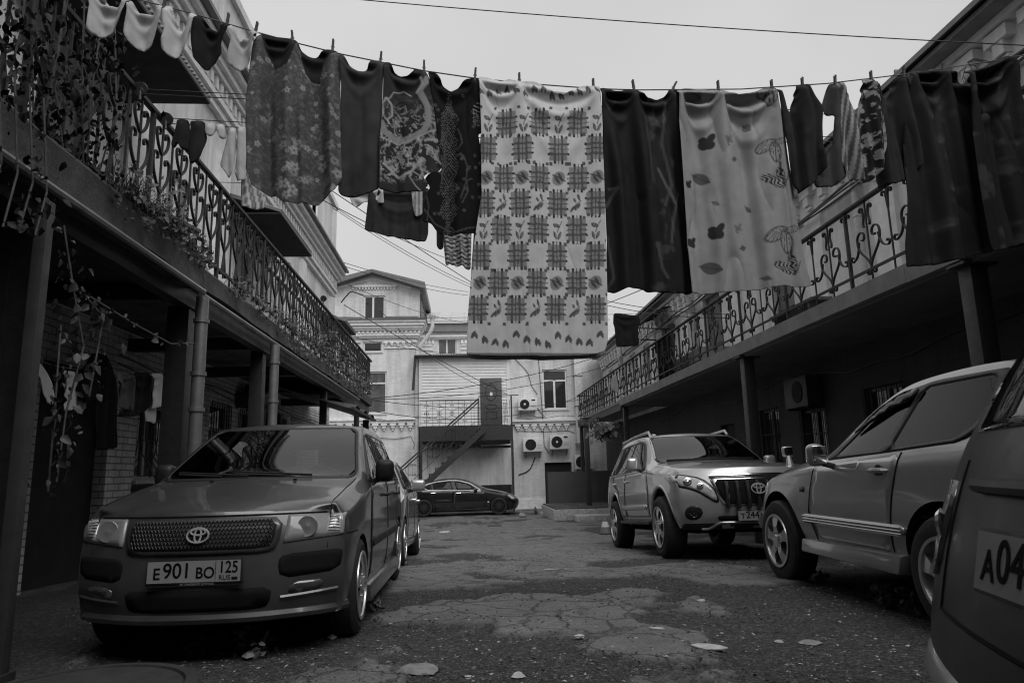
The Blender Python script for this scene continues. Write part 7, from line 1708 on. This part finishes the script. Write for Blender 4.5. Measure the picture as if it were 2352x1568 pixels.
# second line, further off
Q0, Q1 = (-2.5, 7.0), (4.68, 7.0); G2 = 'laundry on the second line behind'
k = MB(); k.tube(sag((-2.55, 7.0, 4.02), (4.68, 7.0, 4.06), .06), .004, 5); tag(k.build('clothesline', M_ROPE, None), 'second clothesline, hidden behind the laundry of the main one', 'clothesline')
cloth('tea_towel', PP(pp_, [(850, 428), (985, 432), (984, 540), (978, 557), (900, 545), (838, 530)]), col_dark(.03, 3), 'plain dark cloth below the dragon T-shirt on the second line', 'cloth', G2, Q0, Q1, pegs=[(852, 430), (984, 433)], seed=21, mtl=MPH, a2=.012)
cloth('handkerchief', PP(pp_, [(800, 430), (880, 430), (883, 470), (862, 466), (840, 464), (822, 474), (812, 474), (806, 462)]), col_white(4, .5), 'crumpled white cloth peeping out under the dark towel', 'cloth', G2, Q0, Q1, pegs=[(802, 432), (880, 433)], seed=22)
cloth('striped_towel', PP(pp_, [(944, 425), (971, 427), (971, 495), (955, 501), (949, 484)]), col_stripes(11, .5, .2, PI / 2), 'narrow white striped towel behind the dragon T-shirt', 'towel', G2, Q0, Q1, seed=23, off=-.03)
cloth('striped_skirt', PP(pp_, [(1016, 440), (1085, 445), (1081, 620), (1071, 616), (1060, 611), (1048, 612), (1040, 607), (1032, 608), (1029, 613), (1024, 610), (1020, 570)]), col_stripes(9.5, .42, .035), 'striped skirt showing between the paisley dress and the plaid blanket', 'skirt', G2, Q0, Q1, seed=24, h=.012, lam=.13, a2=.03)
cloth('black_sock', PP(pp_, [(1002, 440), (1020, 440), (1019, 571), (1010, 573), (1003, 566)]), col_dark(.02, 2), 'thin black cloth strip beside the striped skirt', 'cloth', G2, Q0, Q1, seed=25)
# pulley line on the left with socks
S0, S1 = (-2.5, 5.62), (4.68, 6.0); G3 = 'small laundry on the pulley line by the left railing'
for z, y in ((3.99, 5.15), (3.95, 5.15)): k = MB(); k.tube(sag((-2.5, y, z), (4.68, y + .35, z + .1), .06), .004, 5); tag(k.build('clothesline', M_WIRE, None), 'upper strand of the empty pulley line under the dark canopy' if z > 3.97 else 'lower strand of the empty pulley line under the dark canopy', 'clothesline')
for z in (4.0, 3.95): k = MB(); k.tube(sag((-2.5, 5.62, z), (4.68, 6.0, z + .1), .08), .004, 5); tag(k.build('clothesline', M_WIRE, None), ('upper' if z > 3.97 else 'lower') + ' strand of the pulley line that carries the socks', 'clothesline')
cloth('mitten', PP(c1, [(1220, 825), (1300, 830), (1305, 900), (1310, 1040), (1250, 1030), (1230, 985), (1195, 1025), (1180, 990), (1205, 920)]), col_dark(.016, 3), 'dark padded mitten first from the pulley on the sock line', 'mitten', G3, S0, S1, pegs=[c1(1260, 826)], seed=31, mtl=MPH, th=.02)
cloth('mitten', PP(c1, [(1312, 835), (1410, 840), (1425, 960), (1395, 1060), (1370, 1110), (1320, 1140), (1308, 1080), (1305, 950)]), col_dark(.018, 4), 'dark padded mitten with a longer cuff, second from the pulley', 'mitten', G3, S0, S1, pegs=[c1(1370, 836)], seed=32, mtl=MPH, th=.02)
cloth('sock', PP(c1, [(1415, 850), (1480, 850), (1488, 890), (1470, 945), (1440, 950), (1420, 920), (1405, 890)]), col_white(6, .42), 'white baby sock with a round toe on the sock line', 'sock', G3, S0, S1, pegs=[c1(1450, 850)], seed=33, th=.012)
cloth('sock', PP(c1, [(1492, 855), (1545, 862), (1556, 960), (1520, 965), (1505, 920), (1490, 880)]), col_white(7, .42), 'white baby sock hanging beside the round-toed one', 'sock', G3, S0, S1, pegs=[c1(1520, 856)], seed=34, th=.012)
cloth('bib', PP(c1, [(1590, 875), (1625, 880), (1625, 1000), (1620, 1110), (1605, 1200), (1580, 1235), (1560, 1200), (1515, 1140), (1530, 1080), (1560, 970)]), col_white(8, .42), 'white cloth with a pointed lower corner, left one of the pair by the nightdress', 'cloth', G3, S0, S1, pegs=[c1(1600, 876)], seed=35, lam=.09)
cloth('bib', PP(c1, [(1640, 875), (1700, 880), (1705, 1130), (1690, 1240), (1640, 1260), (1618, 1190), (1640, 1050)]), col_white(9, .42), 'white cloth half hidden by the flowered nightdress, right one of the pair', 'cloth', G3, S0, S1, pegs=[c1(1660, 876)], seed=36, lam=.09)
cloth('striped_cloth', PP(c1, [(1640, 1060), (1760, 1060), (1815, 1350), (1800, 1410), (1740, 1415), (1690, 1400), (1635, 1390)]), col_stripes(15, .55, .16, PI / 2 - .15), 'pale striped cloth sticking out below the flowered nightdress', 'cloth', G3, S0, S1, seed=37, off=.1)
# black T-shirt far off on its own line
k = MB(); k.tube(sag((-2.5, 13.8, 4.1), (4.68, 13.8, 4.16), .06), .005, 5); tag(k.build('clothesline', M_WIRE, None), 'far clothesline that carries only the black T-shirt', 'clothesline')
B0, B1 = (-2.5, 13.8), (4.68, 13.8)
cloth('t_shirt', PP(pp_, [(1409, 719), (1425, 719), (1445, 723), (1468, 724), (1471, 744), (1465, 750), (1468, 793), (1440, 796), (1416, 797), (1411, 750), (1408, 744)]), col_dark(.012, 3), 'plain black T-shirt alone on a far line above the right railing', 't-shirt', None, B0, B1, pegs=[(1410, 720), (1466, 724)], seed=41, h=.03, a1=.01, a2=.01)
# dark clothes hung over the right railing
D0, D1 = (4.60, 10), (4.60, 20)
xr = lambda x, y: ((2580 + x * .1914) * KK, (1250 + y * .1913) * KK)
cloth('dark_coat', PP(xr, [(222, 640), (300, 590), (440, 520), (620, 430), (612, 640), (590, 800), (600, 1050), (600, 1290), (470, 1350), (448, 1270), (440, 1350), (325, 1420), (310, 1200), (290, 1000), (295, 850), (232, 850)]), col_dark(.02, 5), 'dark coat and trousers hung over the right railing by the curved canopy', 'clothes', None, (4.74, 10), (4.74, 20), seed=42, h=.03, th=.05)
cloth('grey_rag', PP(lambda x, y: ((2300 + x * .3827) * KK, (1150 + y * .3827) * KK), [(385, 930), (430, 900), (440, 960), (460, 1080), (440, 1105), (400, 1070), (372, 1050)]), col_white(11, .4), 'pale rag hung on the far part of the right railing', 'cloth', None, (4.62, 10), (4.62, 30), seed=43, h=.04)
# clothes on the short line under the left balcony
E0, E1 = (-3.2, 4), (-3.2, 12); G4 = 'clothes on the line under the left balcony'
def eline(x, y): return on_plane(*cg(x, y), E0, E1)
k = MB(); k.tube([eline(225, 840), eline(330, 880), eline(470, 905), eline(620, 890), eline(740, 900), eline(860, 920), eline(1075, 930)], .004, 5); k.tube([eline(400, 640), eline(500, 745), eline(610, 830), eline(735, 885)], .003, 5); tag(k.build('clothesline', M_ROPE, None), 'short clothesline under the left balcony', 'clothesline')
cloth('shirt', PP(cg, [(232, 850), (262, 880), (300, 930), (330, 990), (345, 1060), (335, 1130), (300, 1110), (270, 1060), (255, 960), (225, 930)]), col_white(12, .7), 'pale shirt behind the creeper leaves at the far left', 'shirt', G4, E0, E1, seed=51)
cloth('shirt', PP(cg, [(388, 912), (470, 918), (466, 975), (445, 1040), (482, 1092), (540, 1098), (535, 1157), (450, 1166), (384, 1160), (428, 1100), (392, 1000)]), col_white(13, .75), 'pale long shirt with a drooping sleeve, left of the black jacket', 'shirt', G4, E0, E1, pegs=[cg(395, 914), cg(465, 918)], seed=52, lam=.12)
cloth('jacket', PP(cg, [(475, 905), (545, 800), (610, 815), (660, 900), (700, 1040), (690, 1250), (690, 1400), (560, 1410), (530, 1250), (545, 1100), (490, 1120), (448, 1040), (468, 960)]), col_dark(.008, 6), 'black jacket on a hanger in the middle of the line under the balcony', 'jacket', G4, E0, E1, pegs=[cg(610, 815)], seed=53, off=-.06, mtl=MPH, th=.02)
cloth('towel', PP(cg, [(738, 936), (835, 936), (835, 1100), (820, 1165), (760, 1150), (722, 1130), (738, 1040)]), col_dark(.16, 7), 'grey towel with wavy folds right of the black jacket', 'towel', G4, E0, E1, pegs=[cg(742, 936), cg(832, 936)], seed=54, lam=.09)
cloth('trousers', PP(cg, [(838, 925), (940, 925), (945, 1060), (910, 1160), (890, 1180), (840, 1200), (730, 1200), (800, 1120), (835, 1040)]), col_dark(.022, 8), 'dark trousers bunched between the grey and the white towel', 'trousers', G4, E0, E1, pegs=[cg(842, 926), cg(936, 926)], seed=55, mtl=MPH)
tw = cloth('towel', PP(cg, [(945, 930), (1018, 930), (1030, 1000), (1038, 1095), (1015, 1110), (1015, 1130), (955, 1158), (948, 1050)]), col_white(15, .75), 'pale towel with a slanting hem at the right end of the line under the balcony', 'towel', G4, E0, E1, pegs=[cg(948, 932), cg(1015, 932)], seed=56, lam=.09)
cloth('lower_layer', PP(cg, [(938, 1140), (1010, 1120), (1008, 1240), (990, 1245), (975, 1230), (945, 1232)]), col_white(16, .6), parent=tw, p0=E0, p1=E1, seed=57, off=.05)
# ================================================================== plants
M_LEAF = mat('dark_creeper_leaf', .011, .5, var=.45, scale=9)
M_LEAFV = mat('lit_creeper_leaf', .022, .5, var=.4, scale=9)  # lighter copy of the dark leaf; the post strand's light is in its colour
M_LEAFL = mat('pale_weed_leaf', .12, .6, var=.4, scale=14)
M_GRASS = mat('dry_grass_blade', .10, .7, var=.45, scale=12)
M_STEM = mat('plant_stem', .06, .8, var=.3, scale=20)
for _m in (M_LEAF, M_LEAFL, M_GRASS):
    _m.node_tree.nodes['Principled BSDF'].inputs['Specular IOR Level'].default_value = .18


def leaf(mb, p, d, n, L, w, curl=.2):
    """pointed leaf folded along its midrib, tip drooping"""
    d = d.normalized(); s = d.cross(n); s = s.normalized() if s.length > 1e-4 else d.orthogonal().normalized(); n = s.cross(d)
    a = p; m = p + d * L * .45 - n * L * curl * .15; t = p + d * L - n * L * curl
    l = p + d * L * .38 + s * w / 2 + n * w * .18; r = p + d * L * .38 - s * w / 2 + n * w * .18
    l2 = p + d * L * .72 + s * w * .33 - n * L * curl * .5; r2 = p + d * L * .72 - s * w * .33 - n * L * curl * .5
    mb.add([a, l, l2, t, r2, r, m], [(0, 6, 1), (1, 6, 2), (2, 6, 3), (0, 5, 6), (5, 4, 6), (4, 3, 6)])
def rv(s=1.): return V((RNG.randn(), RNG.randn(), RNG.randn())) * s
def creeper(name, lab, stems, nleaf, L, spread, m=None, hang=.6, out=V((1, -.4, 0)), group=None, cat='creeper'):
    e = empty(name, stems[0][0], lab, cat, group)
    k = MB()
    for st_ in stems: k.tube(st_, .006, 5)
    k.build('stem', M_STEM, e)
    k = MB()
    for i in range(nleaf):
        st_ = stems[RNG.randint(len(stems))]; j = RNG.randint(len(st_) - 1); p = V(st_[j]).lerp(V(st_[j + 1]), RNG.rand()) + V((RNG.randn() * spread, RNG.randn() * spread, RNG.randn() * spread * .6))
        d = V((RNG.randn() * .6, RNG.randn() * .6, -hang - .5 * RNG.rand())); n = (out + rv(.55)).normalized(); s = L * RNG.uniform(.4, 1.6)
        leaf(k, p, d, n, s, s * RNG.uniform(.5, .72), RNG.uniform(.05, .35))
    o = k.build('foliage', m or M_LEAF, e, smooth=True, angle=70); return e
# mass over the near railing, upper left corner
S = []
for y in np.arange(3.0, 4.75, .16):
    t = sstep(4.9, 3.6, y); z1 = 4.1 + .65 * float(t); S.append([(-2.47, y + .1 * RNG.randn(), 3.0), (-2.45 + .05 * RNG.randn(), y, 3.5), (-2.47, y + .1 * RNG.randn(), z1)])
creeper('creeper', 'dense dark creeper smothering the railing in the upper left corner', S, 1600, .043, .08)
S = [[(-2.38, y, 3.15), (-2.34, y + .05, 2.6), (-2.33, y - .03, 2.1 + .3 * RNG.rand())] for y in np.arange(2.9, 3.85, .13)]
creeper('creeper', 'dark creeper curtain hanging from the slab at the left edge of the picture', S, 250, .045, .06)
S = [[(-2.38, 4.12, 2.5), (-2.34, 4.2, 2.15), (-2.30, 4.3, 1.8), (-2.34, 4.25, 1.4), (-2.33, 4.2, 1.0)], [(-2.36, 4.2, 2.2), (-2.25, 4.4, 2.0), (-2.27, 4.35, 1.5)], [(-2.36, 4.15, 1.9), (-2.32, 4.1, 1.4), (-2.36, 4.18, .95)]]
creeper('creeper', 'leafy creeper strand twined down the thin steel post on the left', S, 190, .05, .05, M_LEAFV)
S = [[(-2.33, 4.35, 2.13), (-2.2, 4.7, 2.02), (-2.08, 5.0, 1.94), (-2.0, 5.2, 1.98)]]
creeper('creeper', 'single thin creeper shoot reaching out to the right of the steel post', S, 12, .06, .01, M_LEAFL, hang=-.2)


def tuft(name, lab, loc, n, L, spread, droop, m, group=None, leaves=0, parts=('blades', 'leaves'), cat='plant', bend=V((.5, -.1, 0)), lw=.03, w=.008):
    e = empty(name, loc, lab, cat, group); k = MB(); b = V(loc)
    for i in range(n):
        p = b + V((RNG.randn() * spread * .35, RNG.randn() * spread, RNG.rand() * .02)); d = V((RNG.randn() * .45, RNG.randn() * .45, 1)).normalized() + bend * RNG.uniform(-.3, 1)
        l = L * RNG.uniform(.45, 1.2); pts = []
        q = p.copy(); v = d.normalized()
        for j in range(5): pts.append(q.copy()); q = q + v * l / 4; v = (v + V((0, 0, -droop)) * (j + 1) * .28).normalized()
        s = v.cross(V((0, 0, 1))); s = s.normalized() if s.length > 1e-3 else V((0, 1, 0))
        vs = []
        for j, pt in enumerate(pts): ww = w * (1 - j / 4.3); vs += [pt - s * ww / 2, pt + s * ww / 2]
        k.add(vs, [(2 * j, 2 * j + 1, 2 * j + 3, 2 * j + 2) for j in range(4)])
    k.build(parts[0], m, e)
    if leaves:
        k = MB()
        for i in range(leaves):
            p = b + V((abs(RNG.randn()) * spread * .5 * (1 if bend.x > 0 else 0) + RNG.randn() * spread * .3, RNG.randn() * spread, L * RNG.uniform(-.6 if droop > .9 else .05, .75)))
            s = lw * RNG.uniform(.6, 1.5); leaf(k, p, rv() + V((.3, -.3, -.1)), (V((.5, -.5, .8)) + rv(.5)), s * 1.6, s, .25)
        k.build(parts[1], M_LEAFL, e)
    return e
GP = 'plants growing along the edge of the left balcony'
k_ = ['matted grass', 'bushy weed', 'trailing stonecrop', 'tall dry grass', 'pale trailing plant']
spots = [(5.05, .34, 90, .16, 'thick bush of weeds on the left slab edge below the mittens'), (5.45, .30, 80, .16, 'second bushy weed on the left slab edge, under the railing board'), (5.95, .24, 60, .14, 'drooping grass at the step of the left slab'), (6.35, .20, 50, .10, 'weed clump hanging over the joint of the left slab'),
         (7.6, .16, 40, .14, 'low grass on the left slab edge above the thick dark post'), (8.5, .18, 45, .16, 'short weeds on the left slab edge beyond the first post'), (9.4, .26, 60, .18, 'trailing weeds above the second drainpipe'), (10.2, .34, 80, .20, 'long trailing plant hanging past the second drainpipe'), (11.0, .36, 80, .2, 'pale bushy plant on the slab edge, halfway along'), (11.9, .40, 90, .2, 'tall feathery grass on the slab edge, halfway along'),
         (12.9, .42, 90, .22, 'wide hanging bush on the slab edge past the tall grass'), (13.9, .44, 90, .22, 'pale trailing bush on the far half of the slab edge'), (15.0, .40, 80, .25, 'thick hanging bush third from the far railing end'), (16.1, .42, 80, .25, 'leafy bush second from the far railing end'), (17.3, .42, 80, .25, 'feathery bush nearest the far railing end')]
for i, (y, L, n, sp, lab) in enumerate(spots):
    x = -2.43 if y < 6.5 else -2.50
    tuft('trailing_plant', lab, (x - .02, y, 3.03), n, L, sp, 1.5 if i not in (9, 14) else .5, M_GRASS, GP, leaves=60 + int(60 * (i > 6)), bend=V((.75, -.15, -.1)), lw=.032)
    if i in (2, 7, 8, 10, 11, 12):
        pass
# moss and roots that hang from the slab under the first bushes
for y, lab in ((5.0, 'dark root mat hanging under the first bush of the left slab'), (5.6, 'dark root mat hanging under the second bush of the left slab')):
    tuft('root_mat', lab, (-2.41, y, 3.0), 160, .26, .2, 2.6, M_STEM, None, leaves=30, parts=('roots', 'leaves'), bend=V((.8, 0, -.6)), w=.006)
for x, y, z, lab in ((-2.5, 12.9, 3.45, 'small flower pot with a bushy plant on the left railing, nearer one'), (-2.5, 14.4, 3.45, 'small flower pot with a bushy plant on the left railing, farther one')):
    e = tuft('potted_plant', lab, (x, y, z), 60, .28, .10, .8, M_GRASS, None, leaves=70, parts=('stems', 'leaves'), bend=V((.1, 0, 0)))
    k = MB(); k.lathe([(.08, -.18), (.11, 0), (.12, .0), (.12, .03), (.10, .03)], (x, y, z), (0, 0, 1), 16); k.build('pot', M_IRON2, e, smooth=True)
# weeds on the ground
def gxy(x, y):                          # where the ray through a measured point meets the ground
    d = ray(x, y); t = 1.0 / -d.z
    for _ in range(12): p = C_O + d * t; t *= (CAM_H - gz(p.x, p.y)) / (CAM_H - p.z)
    return C_O + d * t
GW = 'weeds in the broken ground'
for i, (x, y, n, L, lab) in enumerate(((440, 1500, 10, .10, 'sparse weed at the rim of the concrete cover'), (500, 1492, 16, .15, 'thin weed between the concrete cover and the bumper'), (560, 1500, 22, .2, 'taller weed with pointed leaves right of the concrete cover'), (600, 1505, 14, .14, 'small weed beside the crumpled paper'), (880, 1352, 12, .13, 'pale-leaved weed by the rear wheel of the grey van'), (865, 1400, 18, .12, 'leafy weed behind the front wheel of the grey van'), (1890, 1338, 14, .10, 'weed against the front tyre of the three-door off-roader'), (1985, 1372, 24, .18, 'leafy weed under the middle of the side step'), (2030, 1395, 30, .22, 'bushiest weed, in front of the rear wheel on the right'), (2085, 1410, 22, .24, 'tall weed touching the rear tyre on the right'), (1230, 1180, 30, .3, 'weed tuft at the nose of the black saloon'))):
    p = gxy(x, y); s = 1.0 if y > 1300 else 1.6
    tuft('weed', 'a ' + lab, tuple(p), n, L, .05 * s, .35, M_LEAFL, GW, leaves=int(n * 2.6), parts=('stems', 'leaves'), bend=V((0, 0, 0)), lw=.026 * s, w=.005 * s)
p = at_y(1395, 985, 21); S = [[tuple(p + V((-.5 + .1 * i, 0, .25 + .1 * math.sin(i)))), tuple(p + V((-.45 + .12 * i, .1, .0))), tuple(p + V((-.45 + .13 * i, .05, -.3)))] for i in range(8)]
creeper('hanging_branch', 'drooping leafy branch under the far end of the right balcony', S, 90, .2, .09, M_LEAFL, hang=.3, out=V((-.3, -1, .3)), cat='branch')

# ================================================================== small things on the ground
def rock(mb, p, r, flat=.6, n=2, seed=0):
    bm = bmesh.new(); bmesh.ops.create_icosphere(bm, subdivisions=n, radius=1); rs = np.random.RandomState(seed); dv = V(rs.randn(3)).normalized(); q = rs.uniform(.7, 1.3, 3)
    vs = []
    for v in bm.verts:
        c = v.co; k_ = 1 + .28 * math.sin(3.1 * c.x + seed) * math.cos(2.7 * c.y + seed * 2) + .15 * math.sin(7 * c.z + seed)
        vs.append(V((c.x * r * q[0] * k_, c.y * r * q[1] * k_, c.z * r * flat * q[2] * k_)) + V(p))
    mb.add(vs, [tuple(v.index for v in f.verts) for f in bm.faces]); bm.free()
M_STONE = mat('pale_stone', .42, .85, var=.25, scale=30, bump=.5, bscale=80)
M_STONE2 = mat('grey_stone', .22, .9, var=.3, scale=25, bump=.6, bscale=80)
GS = 'loose stones on the ground'
for i, (x, y, r, fl, m, lab) in enumerate(((763, 1466, .030, .7, M_STONE, 'pale stone just right of the front bumper of the grey van'), (1190, 1556, .030, .7, M_STONE, 'pale jagged stone at the bottom edge of the picture'), (963, 1541, .085, .28, M_STONE2, 'long flat grey stone at the bottom, left of the middle'), (1330, 1463, .026, .55, M_STONE, 'small pale stone left of the big asphalt plate'), (1075, 1556, .018, .6, M_STONE, 'tiny pale pebble at the bottom edge left of the jagged stone'), (1610, 1380, .03, .4, M_STONE, 'pale flat stone right of centre on the dark soil'), (1790, 1475, .024, .5, M_STONE, 'small white stone near the right foreground'), (1860, 1476, .05, .2, M_STONE2, 'flat grey stone in the right foreground'), (1200, 1187, .16, .7, M_STONE2, 'broken kerb stone below the nose of the black saloon'), (1250, 1181, .2, .45, M_STONE, 'flat pale slab left of the stone platform'), (1285, 1184, .14, .5, M_STONE, 'pale broken slab touching the stone platform'), (1020, 1222, .2, .1, M_STONE, 'flat pale scrap on the far asphalt, left of the middle'))):
    p = gxy(x, y); k = MB(); rock(k, p + V((0, 0, r * fl * .4)), r, fl, 2, i + 1); o = k.build('stone', m, None, smooth=True, angle=30); tag(o, lab, 'stone', GS)
p = gxy(575, 1512); k = MB(); rock(k, p + V((0, 0, .02)), .045, .5, 2, 77); o = k.build('crumpled_paper', mat('dirty_paper', .25, .8, var=.3, scale=20), None); tag(o, 'crumpled dirty paper among the weeds near the concrete cover', 'paper')
# plastic scraps
def flat_scrap(x, y, w, l, rz, lab, name='scrap', v=M_STONE):
    p = gxy(x, y); k = MB(); pts = [(w * math.cos(t) * RNG.uniform(.6, 1.1), l * math.sin(t) * RNG.uniform(.6, 1.1)) for t in np.linspace(0, 2 * PI, 9)[:-1]]
    k.prism(pts, p + V((0, 0, .004)), (math.cos(rz), math.sin(rz), 0), (-math.sin(rz), math.cos(rz), .06), (0, 0, .006)); o = k.build(name, v, None); tag(o, lab, 'scrap', 'pale scraps lying on the ground')
flat_scrap(1265, 1308, .09, .02, .1, 'thin pale strip lying across the middle of the yard'); flat_scrap(1625, 1487, .10, .05, -.5, 'pale patch of plaster on the big asphalt plate', 'plaster_patch'); flat_scrap(880, 1375, .14, .012, .1, 'thin stick on the ground behind the front van wheel', 'stick', M_BROWN); flat_scrap(1510, 1445, .05, .02, -.3, 'pale chip at the top of the big asphalt plate')
# gravel and litter: nobody could count them
def chips(name, n, smin, smax, flat, vmin, vmax, dens, seed, avoid):
    rs = np.random.RandomState(seed); vs, fs, cs = [], [], []
    u = rs.rand(n * 3); Y = 3.2 * (12.0 / 3.2) ** (u ** dens); X = rs.uniform(-.62, .98, n * 3) * Y * .85
    M = patch_mask(X, Y); ok = (rs.rand(n * 3) > M * avoid) & (rs.rand(n * 3) < .15 + 1.1 * sstep(.38, .66, fbm(X * 1.6, Y * 1.6, seed + 90, 3))) & (X > -3.2) & (X < 4.6); X, Y = X[ok][:n], Y[ok][:n]; Z = ground_z(X, Y)
    base = np.array([[1, 0, 0], [-.5, .87, 0], [-.5, -.87, 0], [.25, .1, 1], [.1, -.2, -.6]]); F = [(0, 1, 3), (1, 2, 3), (2, 0, 3), (1, 0, 4), (2, 1, 4), (0, 2, 4)]
    for i in range(len(X)):
        s = smin * (smax / smin) ** (rs.rand() ** 2.2); t = rs.rand() * 6.28; c, q = math.cos(t), math.sin(t); p = base * (rs.uniform(.6, 1.4, (5, 3))) * [1, 1, flat]; tl = rs.randn() * .25
        p = np.stack([p[:, 0] * c - p[:, 1] * q, p[:, 0] * q + p[:, 1] * c, p[:, 2] + tl * p[:, 0]], 1) * s + [X[i], Y[i], Z[i] + s * flat * .3]
        b = len(vs); vs += p.tolist(); fs += [(a + b, d + b, e + b) for a, d, e in F]; v = vmin * (vmax / vmin) ** rs.rand(); cs += [v] * 5
    me = bpy.data.meshes.new(name); me.from_pydata(vs, [], fs); ca = me.color_attributes.new('print', 'FLOAT_COLOR', 'POINT'); c = np.array(cs); ca.data.foreach_set('color', np.stack([c, c, c, c * 0 + 1], 1).ravel().astype(np.float32))
    finish(me, M_CHIP, False); o = link_mesh(name, me); tag(o, kind='stuff'); return o
M_CHIP = print_mat('loose_chippings', .9, sheen=0)
tag(chips('gravel', 15000, .003, .015, .55, .04, .17, 1.0, 3, .75), 'dark gravel and grit strewn over the yard', None)
tag(chips('litter', 4200, .003, .017, .35, .16, .48, .9, 5, .35), 'pale chips, shells and leaf litter strewn over the yard', None)
tag(chips('dead_leaves', 1500, .008, .026, .12, .03, .10, .9, 8, .4), 'dry dark leaves scattered over the yard', None)
# concrete cover, front left
mc = V((-1.72, 3.42, 0)); z0 = gz(mc.x, mc.y) + .02
e = empty('manhole_cover', (mc.x, mc.y, z0), 'round raised concrete manhole cover cut by the bottom edge at the left', 'manhole cover')
k = MB(); k.lathe([(.50, -.12), (.50, .055), (.485, .07), (.43, .075), (.425, .055), (0, .055)], (mc.x, mc.y, z0), (0, 0, 1), 56); k.build('ring', mat('worn_concrete_lid', .03, .9, var=.3, scale=8, bump=.6, bscale=25), e, smooth=True, angle=30)
k = MB(); k.lathe([(.418, .02), (.418, .066), (.40, .072), (0, .078)], (mc.x, mc.y, z0), (0, 0, 1), 56); k.build('lid', mat('worn_concrete_lid', .04, .9, var=.3, scale=8, bump=.6, bscale=25), e, smooth=True, angle=30)
# traffic cone by the silver off-roader
p = gxy(1391, 1226); e = empty('traffic_cone', p, 'worn striped traffic cone half hidden by the rear wheel of the silver off-roader', 'traffic cone')
k = MB(); k.box(p.x - .17, p.x + .17, p.y - .17, p.y + .17, p.z, p.z + .03); k.build('foot', M_TRIMB, e, bevel=.01)
M_CONE = mat('grey_cone_plastic', .14, .6, var=.2, scale=10); M_CONEW = mat('white_cone_band', .6, .5, var=.1)
k = MB(); k.lathe([(.13, .03), (.095, .17)], p, (0, 0, 1), 20, caps=False); k.lathe([(.065, .29), (.03, .43), (.0, .44)], p, (0, 0, 1), 20); k.build('cone_body', M_CONE, e, smooth=True)
k = MB(); k.lathe([(.095, .17), (.065, .29)], p, (0, 0, 1), 20, caps=False); k.build('white_band', M_CONEW, e, smooth=True)

# ================================================================== odds and ends on the walls
def wall_aircon(x, y0, y1, z0, z1, s, lab):
    e = empty('air_conditioner', (x, y0, z0), lab, 'air conditioner', 'air conditioners under the balconies')
    xa, xb = (x, x + s * .3) if s > 0 else (x + s * .3, x)
    k = MB(); k.box(xa, xb, y0, y1, z0, z1); k.build('casing', mat('dark_enamel', .04, .5, var=.2, scale=4), e, bevel=.015)  # even dark tone, far below the off-white enamel
    k = MB(); k.lathe([(.19, 0), (.19, .012), (0, .012)], (x + s * .302, y0 + .34, (z0 + z1) / 2), (s, 0, 0), 22); k.build('fan_opening', M_DARK, e)
    k = MB(); k.box(xa, xb, y0 + .05, y0 + .08, z0 - .03, z0 - .002); k.box(xa, xb, y1 - .08, y1 - .05, z0 - .03, z0 - .002); k.build('bracket', M_IRON2, e)
wall_aircon(LX, 12.95, 13.75, 2.28, 2.52, 1, 'air conditioner under the left balcony above a grilled window')
wall_aircon(LX, 15.0, 15.8, 1.75, 2.3, 1, 'air conditioner deep under the left balcony near its far end')
wall_aircon(RX, 11.5, 12.35, 1.97, 2.5, -1, 'air conditioner under the right balcony above a grilled window')
k = MB(); k.box(LX, LX + .14, 10.85, 11.15, 1.35, 1.85); o = k.build('meter_box', mat('grey_meter_box', .2, .5, var=.2), None, bevel=.012); tag(o, 'grey electricity meter box on the left wall between the grilled windows', 'meter box')
k = MB()
for i, z in enumerate((2.45, 2.38)): k.tube([(LX + .03, y, z + .05 * math.sin(y * 1.7 + i)) for y in np.arange(8.6, 21, .4)], .012, 5)
o = k.build('cable_bundle', M_WIRE, None); tag(o, 'slack cables along the left lower wall under the balcony', 'cable')
k = MB(); k.tube([(RX - .03, y, 2.5 + .08 * math.sin(y * 1.1) + .03 * math.sin(y * 4)) for y in np.arange(4.5, 22, .3)], .014, 5); o = k.build('cable_bundle', M_WIRE, None); tag(o, 'slack cable along the right lower wall under the balcony', 'cable')
k = MB(); k.bar((-2.47, 5.0, 3.05), (-2.43, 6.2, 3.2), .1, .03); o = k.build('wooden_board', M_BROWN, None); tag(o, 'loose board leaning at the foot of the left railing among weeds', 'board')
k = MB(); k.box(5.1, 6.0, 14.6, 16.5, 3.05, 3.55); 
for z in (3.15, 3.28, 3.41): k.box(5.08, 5.1, 14.6, 16.5, z, z + .1)
o = k.build('wooden_crate', mat('grey_weathered_wood', .16, .8, var=.3, scale=6, bump=.4), None); tag(o, 'low grey wooden crate on the right balcony behind the railing', 'crate')
e = empty('stool', (5.1, 9.6, 3.05), 'low dark bench lying on the right balcony behind the railing', 'bench')
k = MB(); k.bar((5.0, 9.2, 3.28), (5.0, 10.6, 3.28), .3, .04); k.build('seat', M_BROWN, e)
for y in (9.35, 10.45): MB().bar((5.0, y, 3.05), (5.0, y, 3.27), .26, .05, up=(0, 1, 0)).build('leg', M_BROWN, e)

# unseen block added behind the camera; its height shades the near yard
hb_ = empty('shade_block', (1, -6, 0), 'unseen block added behind the camera to shade the near yard', 'building')
k = MB(); k.box(-9, 11, -12, -4.05, -1, SHADE_BLOCK_H); k.build('wall', mat('dark_shade_block', .12, .9, var=.2), hb_)
